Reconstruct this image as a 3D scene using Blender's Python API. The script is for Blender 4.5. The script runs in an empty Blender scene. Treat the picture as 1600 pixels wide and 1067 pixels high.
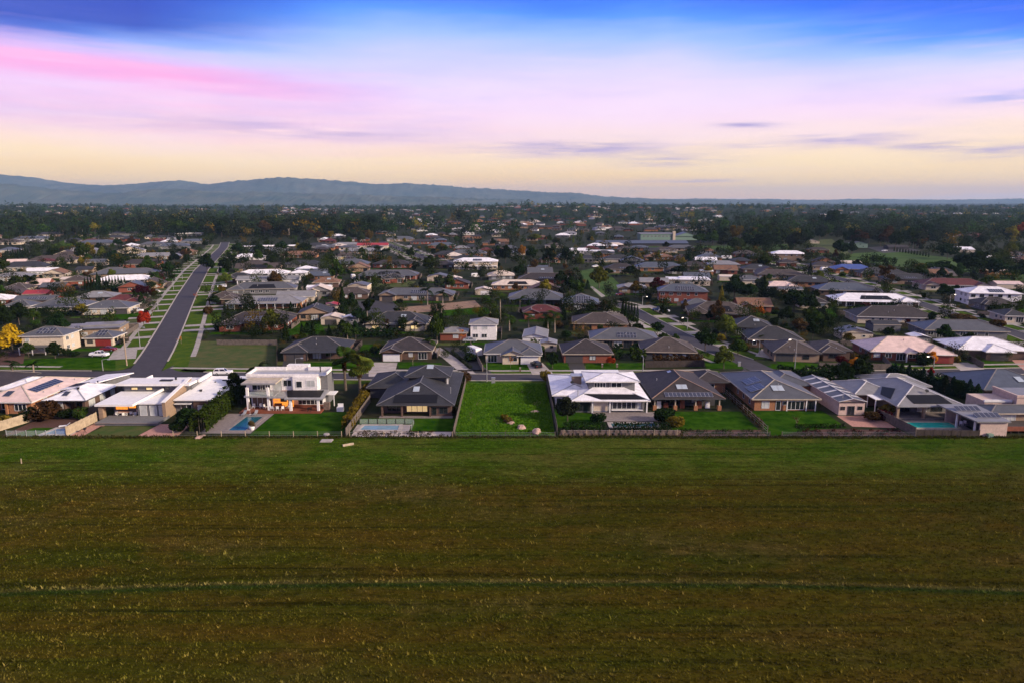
import bpy, math, random
import numpy as np
from mathutils import Vector, Matrix

R = math.radians
S = bpy.context.scene
COL = S.collection
rnd = random.Random(7)

# ------------------------------------------------------------------ camera
PITCH = 11.625
cam_d = bpy.data.cameras.new('camera')
cam = bpy.data.objects.new('camera', cam_d); COL.objects.link(cam)
cam.location = (0, 0, 45)
cam.rotation_euler = (R(90 - PITCH), 0, 0)
cam_d.sensor_width = 36; cam_d.lens = 24.0
cam_d.clip_start = 0.5; cam_d.clip_end = 60000
S.camera = cam

# ------------------------------------------------------------------ exposure
S.view_settings.view_transform = 'Standard'
S.view_settings.look = 'None'
S.view_settings.exposure = 0.45
S.view_settings.gamma = 1
S.view_settings.use_curve_mapping = False
S.render.engine = 'CYCLES'
S.cycles.use_denoising = True
S.cycles.max_bounces = 5
S.cycles.diffuse_bounces = 2
S.cycles.glossy_bounces = 2
S.cycles.transmission_bounces = 3
S.cycles.transparent_max_bounces = 6
S.cycles.volume_bounces = 0

def lin(c):
    return tuple((x / 12.92 if x <= .04045 else ((x + .055) / 1.055) ** 2.4) for x in [v / 255 for v in c]) + (1,)

# ------------------------------------------------------------------ sun + dusk sky
SUN_EL, SUN_AZ = 22.0, 112.0                 # low sun, to the right and a little behind
sd = bpy.data.lights.new('sun', 'SUN'); sun = bpy.data.objects.new('sun', sd); COL.objects.link(sun)
sd.energy = 4.8; sd.angle = R(7); sd.color = (1.0, .80, .60)
d = Vector((math.sin(R(SUN_AZ)) * math.cos(R(SUN_EL)), math.cos(R(SUN_AZ)) * math.cos(R(SUN_EL)), math.sin(R(SUN_EL))))
sun.rotation_euler = (-d).to_track_quat('-Z', 'Y').to_euler()
sun.location = (60, 80, 400)

W = bpy.data.worlds.new('World'); S.world = W; W.use_nodes = True
nt = W.node_tree; N = nt.nodes; LK = nt.links; N.clear()

def wm(op, a, b=None, c=None):
    n = N.new('ShaderNodeMath'); n.operation = op
    for i, v in enumerate((a, b, c)):
        if v is None: continue
        if isinstance(v, (int, float)): n.inputs[i].default_value = v
        else: LK.new(v, n.inputs[i])
    return n.outputs[0]

def wmix(f, a, b):
    n = N.new('ShaderNodeMix'); n.data_type = 'RGBA'
    for i, v in ((0, f), (6, a), (7, b)):
        if isinstance(v, (int, float, tuple)): n.inputs[i].default_value = v
        else: LK.new(v, n.inputs[i])
    return n.outputs[2]

tc = N.new('ShaderNodeTexCoord'); sx = N.new('ShaderNodeSeparateXYZ'); LK.new(tc.outputs['Generated'], sx.inputs[0])
elev = wm('MULTIPLY', wm('ARCSINE', sx.outputs[2]), 57.2958)
az = wm('MULTIPLY', wm('ARCTAN2', sx.outputs[0], sx.outputs[1]), 57.2958)
def wnoise(scale, st, detail=5, rough=.55, rot=5):
    mp = N.new('ShaderNodeMapping'); LK.new(tc.outputs['Generated'], mp.inputs[0])
    mp.inputs['Scale'].default_value = st; mp.inputs['Rotation'].default_value = (0, R(rot), 0)
    n = N.new('ShaderNodeTexNoise'); LK.new(mp.outputs[0], n.inputs[0])
    n.inputs['Scale'].default_value = scale; n.inputs['Detail'].default_value = detail; n.inputs['Roughness'].default_value = rough
    return n.outputs[0]
n1 = wnoise(2.2, (1, 1, 7)); n2 = wnoise(5, (1, 1, 16)); n3 = wnoise(11, (1, 1, 14), 6, .6)
absaz_r = wm('MINIMUM', wm('MAXIMUM', wm('SUBTRACT', az, 12), 0), 40)
absaz_l = wm('MINIMUM', wm('MAXIMUM', wm('SUBTRACT', wm('MULTIPLY', az, -1), 10), 0), 40)
e2 = wm('ADD', elev, wm('MULTIPLY', wm('SUBTRACT', n1, .5), 3.4))
high = wm('MINIMUM', wm('MAXIMUM', wm('DIVIDE', wm('SUBTRACT', elev, 5), 6), 0), 1)
e2 = wm('ADD', e2, wm('MULTIPLY', high, wm('ADD', wm('MULTIPLY', absaz_r, .17), wm('MULTIPLY', absaz_l, .12))))
ramp = N.new('ShaderNodeValToRGB'); LK.new(wm('DIVIDE', e2, 60), ramp.inputs[0])
stops = [(-8, (236, 196, 172)), (0, (255, 196, 132)), (1.6, (255, 214, 150)), (3.2, (255, 224, 176)), (5, (247, 217, 214)), (7, (238, 208, 232)),
         (9, (222, 203, 243)), (10.8, (196, 196, 248)), (12.3, (150, 180, 250)), (13.8, (78, 142, 246)),
         (15.3, (26, 100, 236)), (17.5, (10, 74, 214)), (24, (70, 118, 214)), (34, (136, 144, 200)), (50, (166, 158, 180)), (60, (172, 163, 178))]
el = ramp.color_ramp.elements
while len(el) < len(stops): el.new(.5)
for i, (p, c) in enumerate(stops):
    el[i].position = max(0, (p) / 60) if p > -8 else 0
    el[i].color = lin(c)
el[0].position = 0; el[1].position = .001
col = ramp.outputs[0]
def gauss(a, s):                                 # exp(-(a/s)^2)
    q = wm('DIVIDE', a, s); return wm('EXPONENT', wm('MULTIPLY', wm('MULTIPLY', q, q), -1))
# deep blue gap in the high cloud on the left
db = wm('MULTIPLY', wm('MINIMUM', wm('MAXIMUM', wm('DIVIDE', wm('SUBTRACT', wm('ADD', wm('SUBTRACT', elev, wm('MULTIPLY', az, .05)), wm('MULTIPLY', wm('SUBTRACT', n1, .5), 3)), 11.5), 1.6), 0), 1),
        wm('MINIMUM', wm('MAXIMUM', wm('DIVIDE', wm('SUBTRACT', wm('MULTIPLY', az, -1), 13), 14), 0), 1))
db = wm('MULTIPLY', db, wm('MINIMUM', wm('MAXIMUM', wm('DIVIDE', wm('SUBTRACT', 32, elev), 14), 0), 1))
col = wmix(wm('MULTIPLY', db, .92), col, lin((6, 40, 172)))
# pink band falling from the left
pk_e = wm('ADD', wm('ADD', 7.6, wm('MULTIPLY', az, -.045)), wm('MULTIPLY', wm('SUBTRACT', n2, .5), 1.6))
pk = wm('MULTIPLY', gauss(wm('SUBTRACT', elev, pk_e), 1.05), wm('MINIMUM', wm('MAXIMUM', wm('DIVIDE', wm('SUBTRACT', -7, az), 16), 0), 1))
col = wmix(wm('MULTIPLY', pk, .95), col, lin((247, 158, 214)))
pk2 = wm('MULTIPLY', gauss(wm('SUBTRACT', elev, wm('ADD', pk_e, -2.6)), 2.0), wm('MINIMUM', wm('MAXIMUM', wm('DIVIDE', wm('SUBTRACT', 8, az), 30), 0), 1))
col = wmix(wm('MULTIPLY', pk2, wm('MULTIPLY', n3, .85)), col, lin((242, 172, 214)))
# thin mauve clouds: (azimuth, elevation, half width, half height, strength)
for a_, e_, w_, h_, s_ in ((-22, 5.6, 7, .5, .5), (-14, 5.1, 8, .45, .55), (5.4, 4.1, 8, .62, .9), (13, 3.1, 4.5, .4, .7), (14.2, 1.6, 3.5, .17, .75), (18.3, 5.6, 2.2, .27, .95),
                           (25.3, 4.45, 3.8, .4, 1.0), (30.6, 3.75, 2.8, .32, .95), (34.5, 3.2, 3.6, .42, .8), (20, 4.0, 3.6, .22, .7), (34.8, 6.7, 3.2, .5, .6)):
    g = wm('MULTIPLY', gauss(wm('SUBTRACT', az, a_), w_), gauss(wm('SUBTRACT', wm('ADD', elev, wm('MULTIPLY', wm('SUBTRACT', n2, .5), 1.3)), e_), h_))
    g = wm('MULTIPLY', g, wm('MINIMUM', wm('MAXIMUM', wm('MULTIPLY', wm('SUBTRACT', n3, .3), 3.2), 0), 1))
    col = wmix(wm('MULTIPLY', g, s_), col, lin((164, 146, 200) if e_ < 6.5 else (90, 130, 220)))
# fine streaks
st = wm('MULTIPLY', wm('MAXIMUM', wm('SUBTRACT', n2, .5), 0), 1.1)
col = wmix(wm('MULTIPLY', st, wm('MULTIPLY', wm('MINIMUM', wm('MAXIMUM', wm('DIVIDE', elev, 6), 0), 1), wm('MINIMUM', wm('MAXIMUM', wm('DIVIDE', wm('SUBTRACT', 13.5, elev), 4), 0.12), 1))), col, lin((240, 205, 236)))
n4 = wnoise(2.6, (1.6, 1, 11), 6, .58, 14)
wsp = wm('MULTIPLY', wm('SUBTRACT', n4, .5), wm('MULTIPLY', wm('MINIMUM', wm('MAXIMUM', wm('DIVIDE', wm('SUBTRACT', elev, 2), 4), 0), 1), wm('MINIMUM', wm('MAXIMUM', wm('DIVIDE', wm('SUBTRACT', 12.5, elev), 4), 0.05), 1)))
col = wmix(wm('MINIMUM', wm('MAXIMUM', wm('MULTIPLY', wsp, 1.3), 0), .3), col, lin((250, 226, 240)))
col = wmix(wm('MINIMUM', wm('MAXIMUM', wm('MULTIPLY', wsp, -1.1), 0), .25), col, lin((150, 150, 226)))
sky = N.new('ShaderNodeTexSky'); sky.sky_type = 'NISHITA'; sky.sun_disc = False
sky.sun_elevation = R(SUN_EL); sky.sun_rotation = R(SUN_AZ); sky.altitude = 60; sky.air_density = 1.2; sky.dust_density = 2.0
bg1 = N.new('ShaderNodeBackground'); LK.new(sky.outputs[0], bg1.inputs[0]); bg1.inputs[1].default_value = .012
bg2 = N.new('ShaderNodeBackground'); LK.new(col, bg2.inputs[0]); bg2.inputs[1].default_value = .87
ad = N.new('ShaderNodeAddShader'); LK.new(bg1.outputs[0], ad.inputs[0]); LK.new(bg2.outputs[0], ad.inputs[1])
wo = N.new('ShaderNodeOutputWorld'); LK.new(ad.outputs[0], wo.inputs[0])

# ------------------------------------------------------------------ materials
MATS = {}
def mat(name, c, rough=.65, var=.18, scale=1.2, bump=0, bscale=8, metal=0, spec=.4, c2=None, emit=None, uv=None, objrand=0):
    if name in MATS: return MATS[name]
    m = bpy.data.materials.new(name); MATS[name] = m; m.use_nodes = True
    t = m.node_tree; n = t.nodes; L = t.links; b = n['Principled BSDF']
    b.inputs['Roughness'].default_value = rough; b.inputs['Metallic'].default_value = metal
    b.inputs['Specular IOR Level'].default_value = spec
    c = tuple(c) + (1,) if len(c) == 3 else c
    geo = n.new('ShaderNodeNewGeometry')
    if emit:
        b.inputs['Emission Color'].default_value = tuple(c); b.inputs['Emission Strength'].default_value = emit
    nz = n.new('ShaderNodeTexNoise'); nz.inputs['Scale'].default_value = scale; nz.inputs['Detail'].default_value = 6; nz.inputs['Roughness'].default_value = .65
    L.new(geo.outputs['Position'], nz.inputs[0])
    mx = n.new('ShaderNodeMix'); mx.data_type = 'RGBA'
    rp = n.new('ShaderNodeMapRange'); rp.inputs[1].default_value = .35; rp.inputs[2].default_value = .65
    L.new(nz.outputs[0], rp.inputs[0]); L.new(rp.outputs[0], mx.inputs[0])
    c2_ = (tuple(c2) + (1,)) if c2 else tuple(min(1, x * (1 + var)) for x in c[:3]) + (1,)
    mx.inputs[6].default_value = c if c2 else tuple(x * (1 - var) for x in c[:3]) + (1,)
    mx.inputs[7].default_value = c2_
    out = mx.outputs[2]
    if objrand:
        oi = n.new('ShaderNodeObjectInfo'); hs = n.new('ShaderNodeHueSaturation')
        mr = n.new('ShaderNodeMapRange'); mr.inputs[3].default_value = 1 - objrand; mr.inputs[4].default_value = 1 + objrand
        L.new(oi.outputs['Random'], mr.inputs[0]); L.new(mr.outputs[0], hs.inputs['Value'])
        mr2 = n.new('ShaderNodeMapRange'); mr2.inputs[3].default_value = .5 - objrand * .08; mr2.inputs[4].default_value = .5 + objrand * .08
        L.new(oi.outputs['Random'], mr2.inputs[0]); L.new(mr2.outputs[0], hs.inputs['Hue'])
        L.new(out, hs.inputs['Color']); out = hs.outputs[0]
    h = None
    if uv:                                       # ('ribs', pitch) or ('tiles', size): relief laid out along the slope
        um = n.new('ShaderNodeUVMap')
        if uv[0] == 'ribs':
            w = n.new('ShaderNodeTexWave'); w.wave_type = 'BANDS'; w.bands_direction = 'X'; w.inputs['Scale'].default_value = .314 / uv[1]
            L.new(um.outputs[0], w.inputs[0]); h = w.outputs[1]
        else:
            w = n.new('ShaderNodeTexBrick'); w.inputs['Scale'].default_value = 1 / uv[1] * .5
            w.inputs['Color1'].default_value = (.7, .7, .7, 1); w.inputs['Color2'].default_value = (1.15, 1.15, 1.15, 1); w.inputs['Mortar'].default_value = (.4, .4, .4, 1)
            w.inputs['Brick Width'].default_value = .5; w.inputs['Row Height'].default_value = .5; w.inputs['Mortar Size'].default_value = .03
            L.new(um.outputs[0], w.inputs[0])
            ml = n.new('ShaderNodeMix'); ml.data_type = 'RGBA'; ml.blend_type = 'MULTIPLY'; ml.inputs[0].default_value = .8
            L.new(out, ml.inputs[6]); L.new(w.outputs[0], ml.inputs[7]); out = ml.outputs[2]
            h = w.outputs[1]
    L.new(out, b.inputs['Base Color'])
    if bump or h is not None:
        bp = n.new('ShaderNodeBump'); bp.inputs['Strength'].default_value = bump or .35; bp.inputs['Distance'].default_value = .05
        if h is None:
            n2_ = n.new('ShaderNodeTexNoise'); n2_.inputs['Scale'].default_value = bscale; L.new(geo.outputs['Position'], n2_.inputs[0]); h = n2_.outputs[0]
        L.new(h, bp.inputs['Height']); L.new(bp.outputs[0], b.inputs['Normal'])
    return m

ROOF = {}
for k, c, kind in (('charcoal', (.026, .027, .033), 'tiles'), ('grey', (.072, .075, .082), 'ribs'), ('pale grey', (.19, .187, .19), 'ribs'), ('white', (.74, .73, .76), 'ribs'),
                   ('brown', (.064, .048, .041), 'tiles'), ('dark brown', (.034, .026, .026), 'tiles'), ('red', (.30, .018, .02), 'ribs'), ('maroon', (.10, .016, .016), 'tiles'), ('cream', (.58, .49, .41), 'ribs'),
                   ('pink', (.62, .47, .42), 'ribs'), ('orange', (.20, .10, .055), 'tiles'), ('blue grey', (.062, .074, .098), 'ribs'), ('blue', (.045, .08, .26), 'ribs')):
    ROOF[k] = mat('roof_' + k.replace(' ', '_'), c, rough=.45 if kind == 'ribs' else .7, var=.17 if kind == 'ribs' else .3, scale=.6, uv=(kind, .35 if kind == 'ribs' else .33), spec=.45)
WALL = {}
for k, c in (('red brick', (.20, .058, .036)), ('orange brick', (.30, .135, .065)), ('brown brick', (.10, .06, .046)), ('cream', (.52, .44, .34)), ('white', (.72, .70, .70)), ('grey', (.14, .14, .148)),
             ('tan', (.27, .19, .13)), ('dark', (.05, .05, .055)), ('pink', (.5, .38, .33)), ('maroon', (.18, .03, .025)), ('green', (.16, .25, .2))):
    WALL[k] = mat('wall_' + k.replace(' ', '_'), c, rough=.85, var=.14 if 'brick' not in k else .3, scale=2.2 if 'brick' not in k else 5, bump=.2, bscale=12)
M_cap = mat('ridge_capping', (.20, .18, .165), .6)
M_fascia_w = mat('fascia_white', (.62, .6, .58), .5); M_fascia_d = mat('fascia_dark', (.06, .06, .065), .5); M_fascia_b = mat('fascia_beige', (.42, .36, .28), .5)
M_glass = mat('window_glass', (.018, .022, .028), .06, .3, .5, spec=.7)
M_blind = mat('blind_pale', (.42, .44, .44), .5, .2, .8)
M_lit = mat('lit_room', (1.0, .32, .04), .6, .7, 1.6, emit=.8)
M_lit2 = mat('lit_window', (1.0, .66, .3), .6, .5, 1.2, emit=.42)
M_lamp = mat('lamp_glow', (1.0, .82, .6), .5, 0, emit=5)
M_frame_w = mat('frame_white', (.6, .6, .6), .4); M_frame_d = mat('frame_dark', (.05, .05, .055), .4)
M_white = mat('white_paint', (.74, .73, .72), .5, .08); M_door_w = mat('garage_white', (.68, .67, .68), .5, .06); M_door_d = mat('garage_dark', (.06, .055, .058), .5, .1); M_door_r = mat('garage_red', (.2, .022, .02), .5, .12)
M_pv = mat('solar_cell', (.014, .017, .034), .22, .25, 2, spec=.6); M_pv_b = mat('solar_cell_blue', (.03, .034, .06), .35, .3, 2, spec=.6); M_rail = mat('alloy', (.5, .5, .52), .4, .1, metal=.6)
M_mat = mat('solar_mat_black', (.006, .006, .008), .55, .2, spec=.2); M_sky = mat('skylight_glass', (.34, .4, .46), .1, .1, spec=.7)
M_conc = mat('concrete', (.33, .295, .28), .85, .2, .5, .15, 10); M_path = mat('footpath_concrete', (.30, .275, .25), .85, .22, .7)
M_asph = mat('asphalt', (.036, .032, .038), .8, .22, .35, .2, 20); M_asph2 = mat('driveway_asphalt', (.03, .028, .03), .85, .2, .6)
M_kerb = mat('kerb_concrete', (.36, .33, .29), .85, .12, 1.5); M_pave = mat('paving_grey', (.2, .17, .165), .85, .2, 1.6); M_red_pave = mat('paving_terracotta', (.38, .2, .16), .85, .2, 2.5)
M_lawn = mat('lawn', (.008, .040, .002), .9, c2=(.036, .086, .006), scale=.33, bump=.5, bscale=9, spec=.0)
M_lawn2 = mat('lawn_dry', (.035, .07, .012), .9, c2=(.09, .085, .03), scale=.25, bump=.5, bscale=9, spec=.1)
M_verge = mat('lawn_verge', (.03, .075, .012), .9, c2=(.075, .105, .015), scale=.3, bump=.5, bscale=9, spec=.0)
M_lot = mat('lot_grass', (.022, .095, .004), .9, c2=(.10, .20, .012), scale=.28, bump=.6, bscale=5, spec=.0)
M_tim = mat('timber_grey', (.12, .098, .085), .9, .3, 1.5); M_tim2 = mat('timber_pale', (.36, .29, .2), .9, .2, 1.5); M_tim_d = mat('timber_dark', (.045, .034, .03), .9, .3, 1.5); M_deck = mat('deck_red', (.18, .05, .025), .7, .25, 1.5)
M_steel = mat('galvanised', (.4, .4, .41), .4, .12, metal=.5); M_pole = mat('pole_timber', (.32, .24, .17), .9, .2, 2)
M_dirt = mat('bare_dirt', (.22, .14, .09), .95, .3, .7, .4, 3); M_mulch = mat('mulch', (.07, .03, .022), .95, .35, 3, .4, 6); M_rock = mat('boulder', (.34, .23, .19), .9, .35, 1.6, .8, 2.5)
M_stone = mat('stone_block', (.15, .105, .085), .9, .35, 2, .5, 4); M_pebble = mat('pebble', (.5, .42, .38), .9, .35, 9, .5, 12)
M_black = mat('black_plastic', (.012, .012, .013), .5); M_tyre = mat('tyre', (.012, .012, .012), .9)
def water(name, c):
    m = mat(name, c, .14, .12, 1.0, .12, 3, spec=.45); return m
M_padd = mat('green_paddock', (.025, .065, .008), .9, c2=(.06, .10, .02), scale=.06, bump=.5, bscale=2, spec=.1)
M_pool_d = water('pool_teal', (.012, .09, .12)); M_pool_l = water('pool_pale', (.16, .27, .36)); M_pool_t = water('pool_turquoise', (.02, .38, .33))
M_pglass = bpy.data.materials.new('fence_glass'); M_pglass.use_nodes = True
_b = M_pglass.node_tree.nodes['Principled BSDF']; _b.inputs['Base Color'].default_value = (.8, .95, .9, 1); _b.inputs['Roughness'].default_value = .03; _b.inputs['Alpha'].default_value = .12

def leafmat(name, c, c2):
    m = bpy.data.materials.new(name); MATS[name] = m; m.use_nodes = True
    t = m.node_tree; n = t.nodes; L = t.links; n.clear()
    geo = n.new('ShaderNodeNewGeometry'); oi = n.new('ShaderNodeObjectInfo')
    nz = n.new('ShaderNodeTexNoise'); nz.inputs['Scale'].default_value = .7; nz.inputs['Detail'].default_value = 4; L.new(geo.outputs['Position'], nz.inputs[0])
    mr = n.new('ShaderNodeMapRange'); mr.inputs[1].default_value = .3; mr.inputs[2].default_value = .7; L.new(nz.outputs[0], mr.inputs[0])
    wn = n.new('ShaderNodeTexWhiteNoise'); wn.noise_dimensions = '1D'; L.new(geo.outputs['Random Per Island'], wn.inputs['W'])
    ad = n.new('ShaderNodeMath'); ad.operation = 'MULTIPLY_ADD'; L.new(wn.outputs[0], ad.inputs[0]); ad.inputs[1].default_value = .5; 
    m2 = n.new('ShaderNodeMath'); m2.operation = 'MULTIPLY'; m2.inputs[1].default_value = .5; L.new(mr.outputs[0], m2.inputs[0]); L.new(m2.outputs[0], ad.inputs[2])
    mx = n.new('ShaderNodeMix'); mx.data_type = 'RGBA'; k_ = .72 if max(c2) < .15 else 1; mx.inputs[6].default_value = tuple(q * k_ for q in c) + (1,); mx.inputs[7].default_value = tuple(q * k_ for q in c2) + (1,); L.new(ad.outputs[0], mx.inputs[0])
    hs = n.new('ShaderNodeHueSaturation'); v = n.new('ShaderNodeMapRange'); v.inputs[3].default_value = .65; v.inputs[4].default_value = 1.4; L.new(oi.outputs['Random'], v.inputs[0]); L.new(v.outputs[0], hs.inputs['Value'])
    v2 = n.new('ShaderNodeMapRange'); v2.inputs[3].default_value = .475; v2.inputs[4].default_value = .52; L.new(oi.outputs['Random'], v2.inputs[0]); L.new(v2.outputs[0], hs.inputs['Hue'])
    L.new(mx.outputs[2], hs.inputs['Color'])
    df = n.new('ShaderNodeBsdfDiffuse'); tr = n.new('ShaderNodeBsdfTranslucent'); ms = n.new('ShaderNodeMixShader'); ms.inputs[0].default_value = .3
    L.new(hs.outputs[0], df.inputs[0]); L.new(hs.outputs[0], tr.inputs[0]); L.new(df.outputs[0], ms.inputs[1]); L.new(tr.outputs[0], ms.inputs[2])
    o = n.new('ShaderNodeOutputMaterial'); L.new(ms.outputs[0], o.inputs[0]); return m
LEAF = {k: leafmat('leaf_' + k.replace(' ', '_'), a, b) for k, a, b in (
    ('dark green', (.008, .020, .007), (.028, .052, .014)), ('green', (.018, .045, .008), (.07, .115, .02)), ('light green', (.04, .065, .010), (.13, .15, .025)),
    ('yellow', (.20, .10, .006), (.46, .26, .018)), ('orange', (.30, .07, .008), (.52, .17, .02)), ('red', (.2, .018, .01), (.42, .05, .02)), ('dark red', (.04, .008, .01), (.11, .018, .02)),
    ('grey green', (.016, .027, .015), (.055, .07, .036)), ('brown', (.06, .04, .015), (.14, .085, .03)), ('blue green', (.006, .018, .012), (.02, .045, .022)), ('golden', (.07, .06, .008), (.2, .15, .02)), ('hedge green', (.018, .050, .008), (.075, .125, .02)))}
M_bark = mat('bark', (.09, .07, .055), .9, .3, 3); M_bark_p = mat('bark_pale', (.26, .21, .17), .9, .3, 2)

# ------------------------------------------------------------------ mesh builder
class MB:
    def __init__(s): s.v = []; s.f = []; s.m = []; s.uv = []
    def poly(s, pts, mi=0, uv=None):
        i = len(s.v); s.v += [tuple(p) for p in pts]; s.f.append(tuple(range(i, i + len(pts)))); s.m.append(mi)
        if uv is None:
            a = Vector(pts[1]) - Vector(pts[0])
            a = a.normalized() if a.length > 1e-6 else Vector((1, 0, 0))
            nn = None
            for k in range(2, len(pts)):
                nn = a.cross(Vector(pts[k]) - Vector(pts[0]))
                if nn.length > 1e-6: break
            b = nn.normalized().cross(a) if nn is not None and nn.length > 1e-6 else Vector((0, 1, 0))
            o = Vector(pts[0]); uv = [((Vector(p) - o).dot(a), (Vector(p) - o).dot(b)) for p in pts]
        s.uv += uv
        return s
    def box(s, x0, x1, y0, y1, z0, z1, mi=0):
        a, b, c, d_, e, f, g, h = (x0, y0, z0), (x1, y0, z0), (x1, y1, z0), (x0, y1, z0), (x0, y0, z1), (x1, y0, z1), (x1, y1, z1), (x0, y1, z1)
        for q in ((a, b, f, e), (b, c, g, f), (c, d_, h, g), (d_, a, e, h), (e, f, g, h), (d_, c, b, a)): s.poly(q, mi)
        return s
    def hexa(s, bot, top, mi=0):                    # two quads, lists of four points each
        s.poly(bot[::-1], mi); s.poly(top, mi)
        for i in range(4): j = (i + 1) % 4; s.poly((bot[i], bot[j], top[j], top[i]), mi)
        return s
    def slab(s, p, t, mi=0):                        # sloping slab: four top corners, thickness t
        return s.hexa([(a, b, c - t) for a, b, c in p], list(p), mi)
    def bar(s, a, b, w, h=None, mi=0):
        a, b = Vector(a), Vector(b); h = h or w; d_ = (b - a).normalized()
        u = d_.cross(Vector((0, 0, 1))); u = u.normalized() if u.length > 1e-4 else Vector((1, 0, 0)); v = u.cross(d_)
        k = [(u * sx_ * w / 2 + v * sy_ * h / 2) for sx_, sy_ in ((-1, -1), (1, -1), (1, 1), (-1, 1))]
        return s.hexa([a + q for q in k], [b + q for q in k], mi)
    def tube(s, pts, rs, n=8, mi=0, cap=True):
        rings = []
        for i, p in enumerate(pts):
            p = Vector(p); d_ = Vector(pts[min(i + 1, len(pts) - 1)]) - Vector(pts[max(i - 1, 0)]); d_.normalize()
            u = d_.cross(Vector((0, 1, 0))); u = u.normalized() if u.length > .05 else Vector((1, 0, 0)); v = d_.cross(u)
            rings.append([p + (u * math.cos(2 * math.pi * k / n) + v * math.sin(2 * math.pi * k / n)) * rs[i] for k in range(n)])
        for A, B in zip(rings, rings[1:]):
            for k in range(n): s.poly((A[k], A[(k + 1) % n], B[(k + 1) % n], B[k]), mi)
        if cap: s.poly(rings[0][::-1], mi); s.poly(rings[-1], mi)
        return s
    def mesh(s, name, mats):
        me = bpy.data.meshes.new(name); me.from_pydata(s.v, [], s.f)
        for m in mats: me.materials.append(m)
        me.polygons.foreach_set('material_index', s.m)
        ul = me.uv_layers.new(name='UVMap'); ul.data.foreach_set('uv', [x for p in s.uv for x in p])
        me.update(); return me
    def build(s, name, mats, parent=None, loc=(0, 0, 0), rz=0, label=None):
        if not isinstance(mats, (list, tuple)): mats = [mats]
        return link(name, s.mesh(name, mats), parent, loc, rz, label)

def link(name, me, parent=None, loc=(0, 0, 0), rz=0, label=None):
    o = bpy.data.objects.new(name, me); COL.objects.link(o)
    o.location = loc; o.rotation_euler = (0, 0, rz)
    if parent: o.parent = parent
    if label: o['label'] = label
    return o
def tag(o, label=None, cat=None, group=None, kind=None):
    for k, v in (('label', label), ('category', cat), ('group', group), ('kind', kind)):
        if v: o[k] = v
    return o
def thing(name, label, cat, loc=(0, 0, 0), rz=0, group=None):
    o = bpy.data.objects.new(name, None); COL.objects.link(o); o.location = loc; o.rotation_euler = (0, 0, rz); o.empty_display_size = .2
    return tag(o, label, cat, group)
AUTO = []          # things whose labels are worked out at the end: (object, base phrase, group key)

def sheet(name, pts, z, m, kind='structure'):
    mb = MB(); mb.poly([(x, y, z) for x, y in pts]); o = mb.build(name, m); tag(o, kind=kind); return o
def strip(name, line, w, z, m, off=0):              # ribbon along a polyline, offset sideways
    mb = MB(); L_, R_ = [], []
    for i, p in enumerate(line):
        a = Vector(line[max(i - 1, 0)]); b = Vector(line[min(i + 1, len(line) - 1)]); d_ = (b - a).normalized(); nrm = Vector((-d_.y, d_.x))
        c = Vector(p) + nrm * off; L_.append(c + nrm * w / 2); R_.append(c - nrm * w / 2)
    for i in range(len(line) - 1):
        mb.poly([(q.x, q.y, z) for q in (R_[i], R_[i + 1], L_[i + 1], L_[i])])
    o = mb.build(name, m); tag(o, kind='structure'); return o
def kerb(line, off, w=.35, h=.13, name='kerb'):
    mb = MB(); pts = []
    for i, p in enumerate(line):
        a = Vector(line[max(i - 1, 0)]); b = Vector(line[min(i + 1, len(line) - 1)]); d_ = (b - a).normalized(); nrm = Vector((-d_.y, d_.x))
        pts.append((Vector(p) + nrm * (off - w / 2), Vector(p) + nrm * (off + w / 2)))
    for (a, b), (c, e) in zip(pts, pts[1:]):
        mb.hexa([(a.x, a.y, 0), (c.x, c.y, 0), (e.x, e.y, 0), (b.x, b.y, 0)], [(a.x, a.y, h), (c.x, c.y, h), (e.x, e.y, h), (b.x, b.y, h)])
    o = mb.build(name, M_kerb); tag(o, kind='structure'); return o

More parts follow.
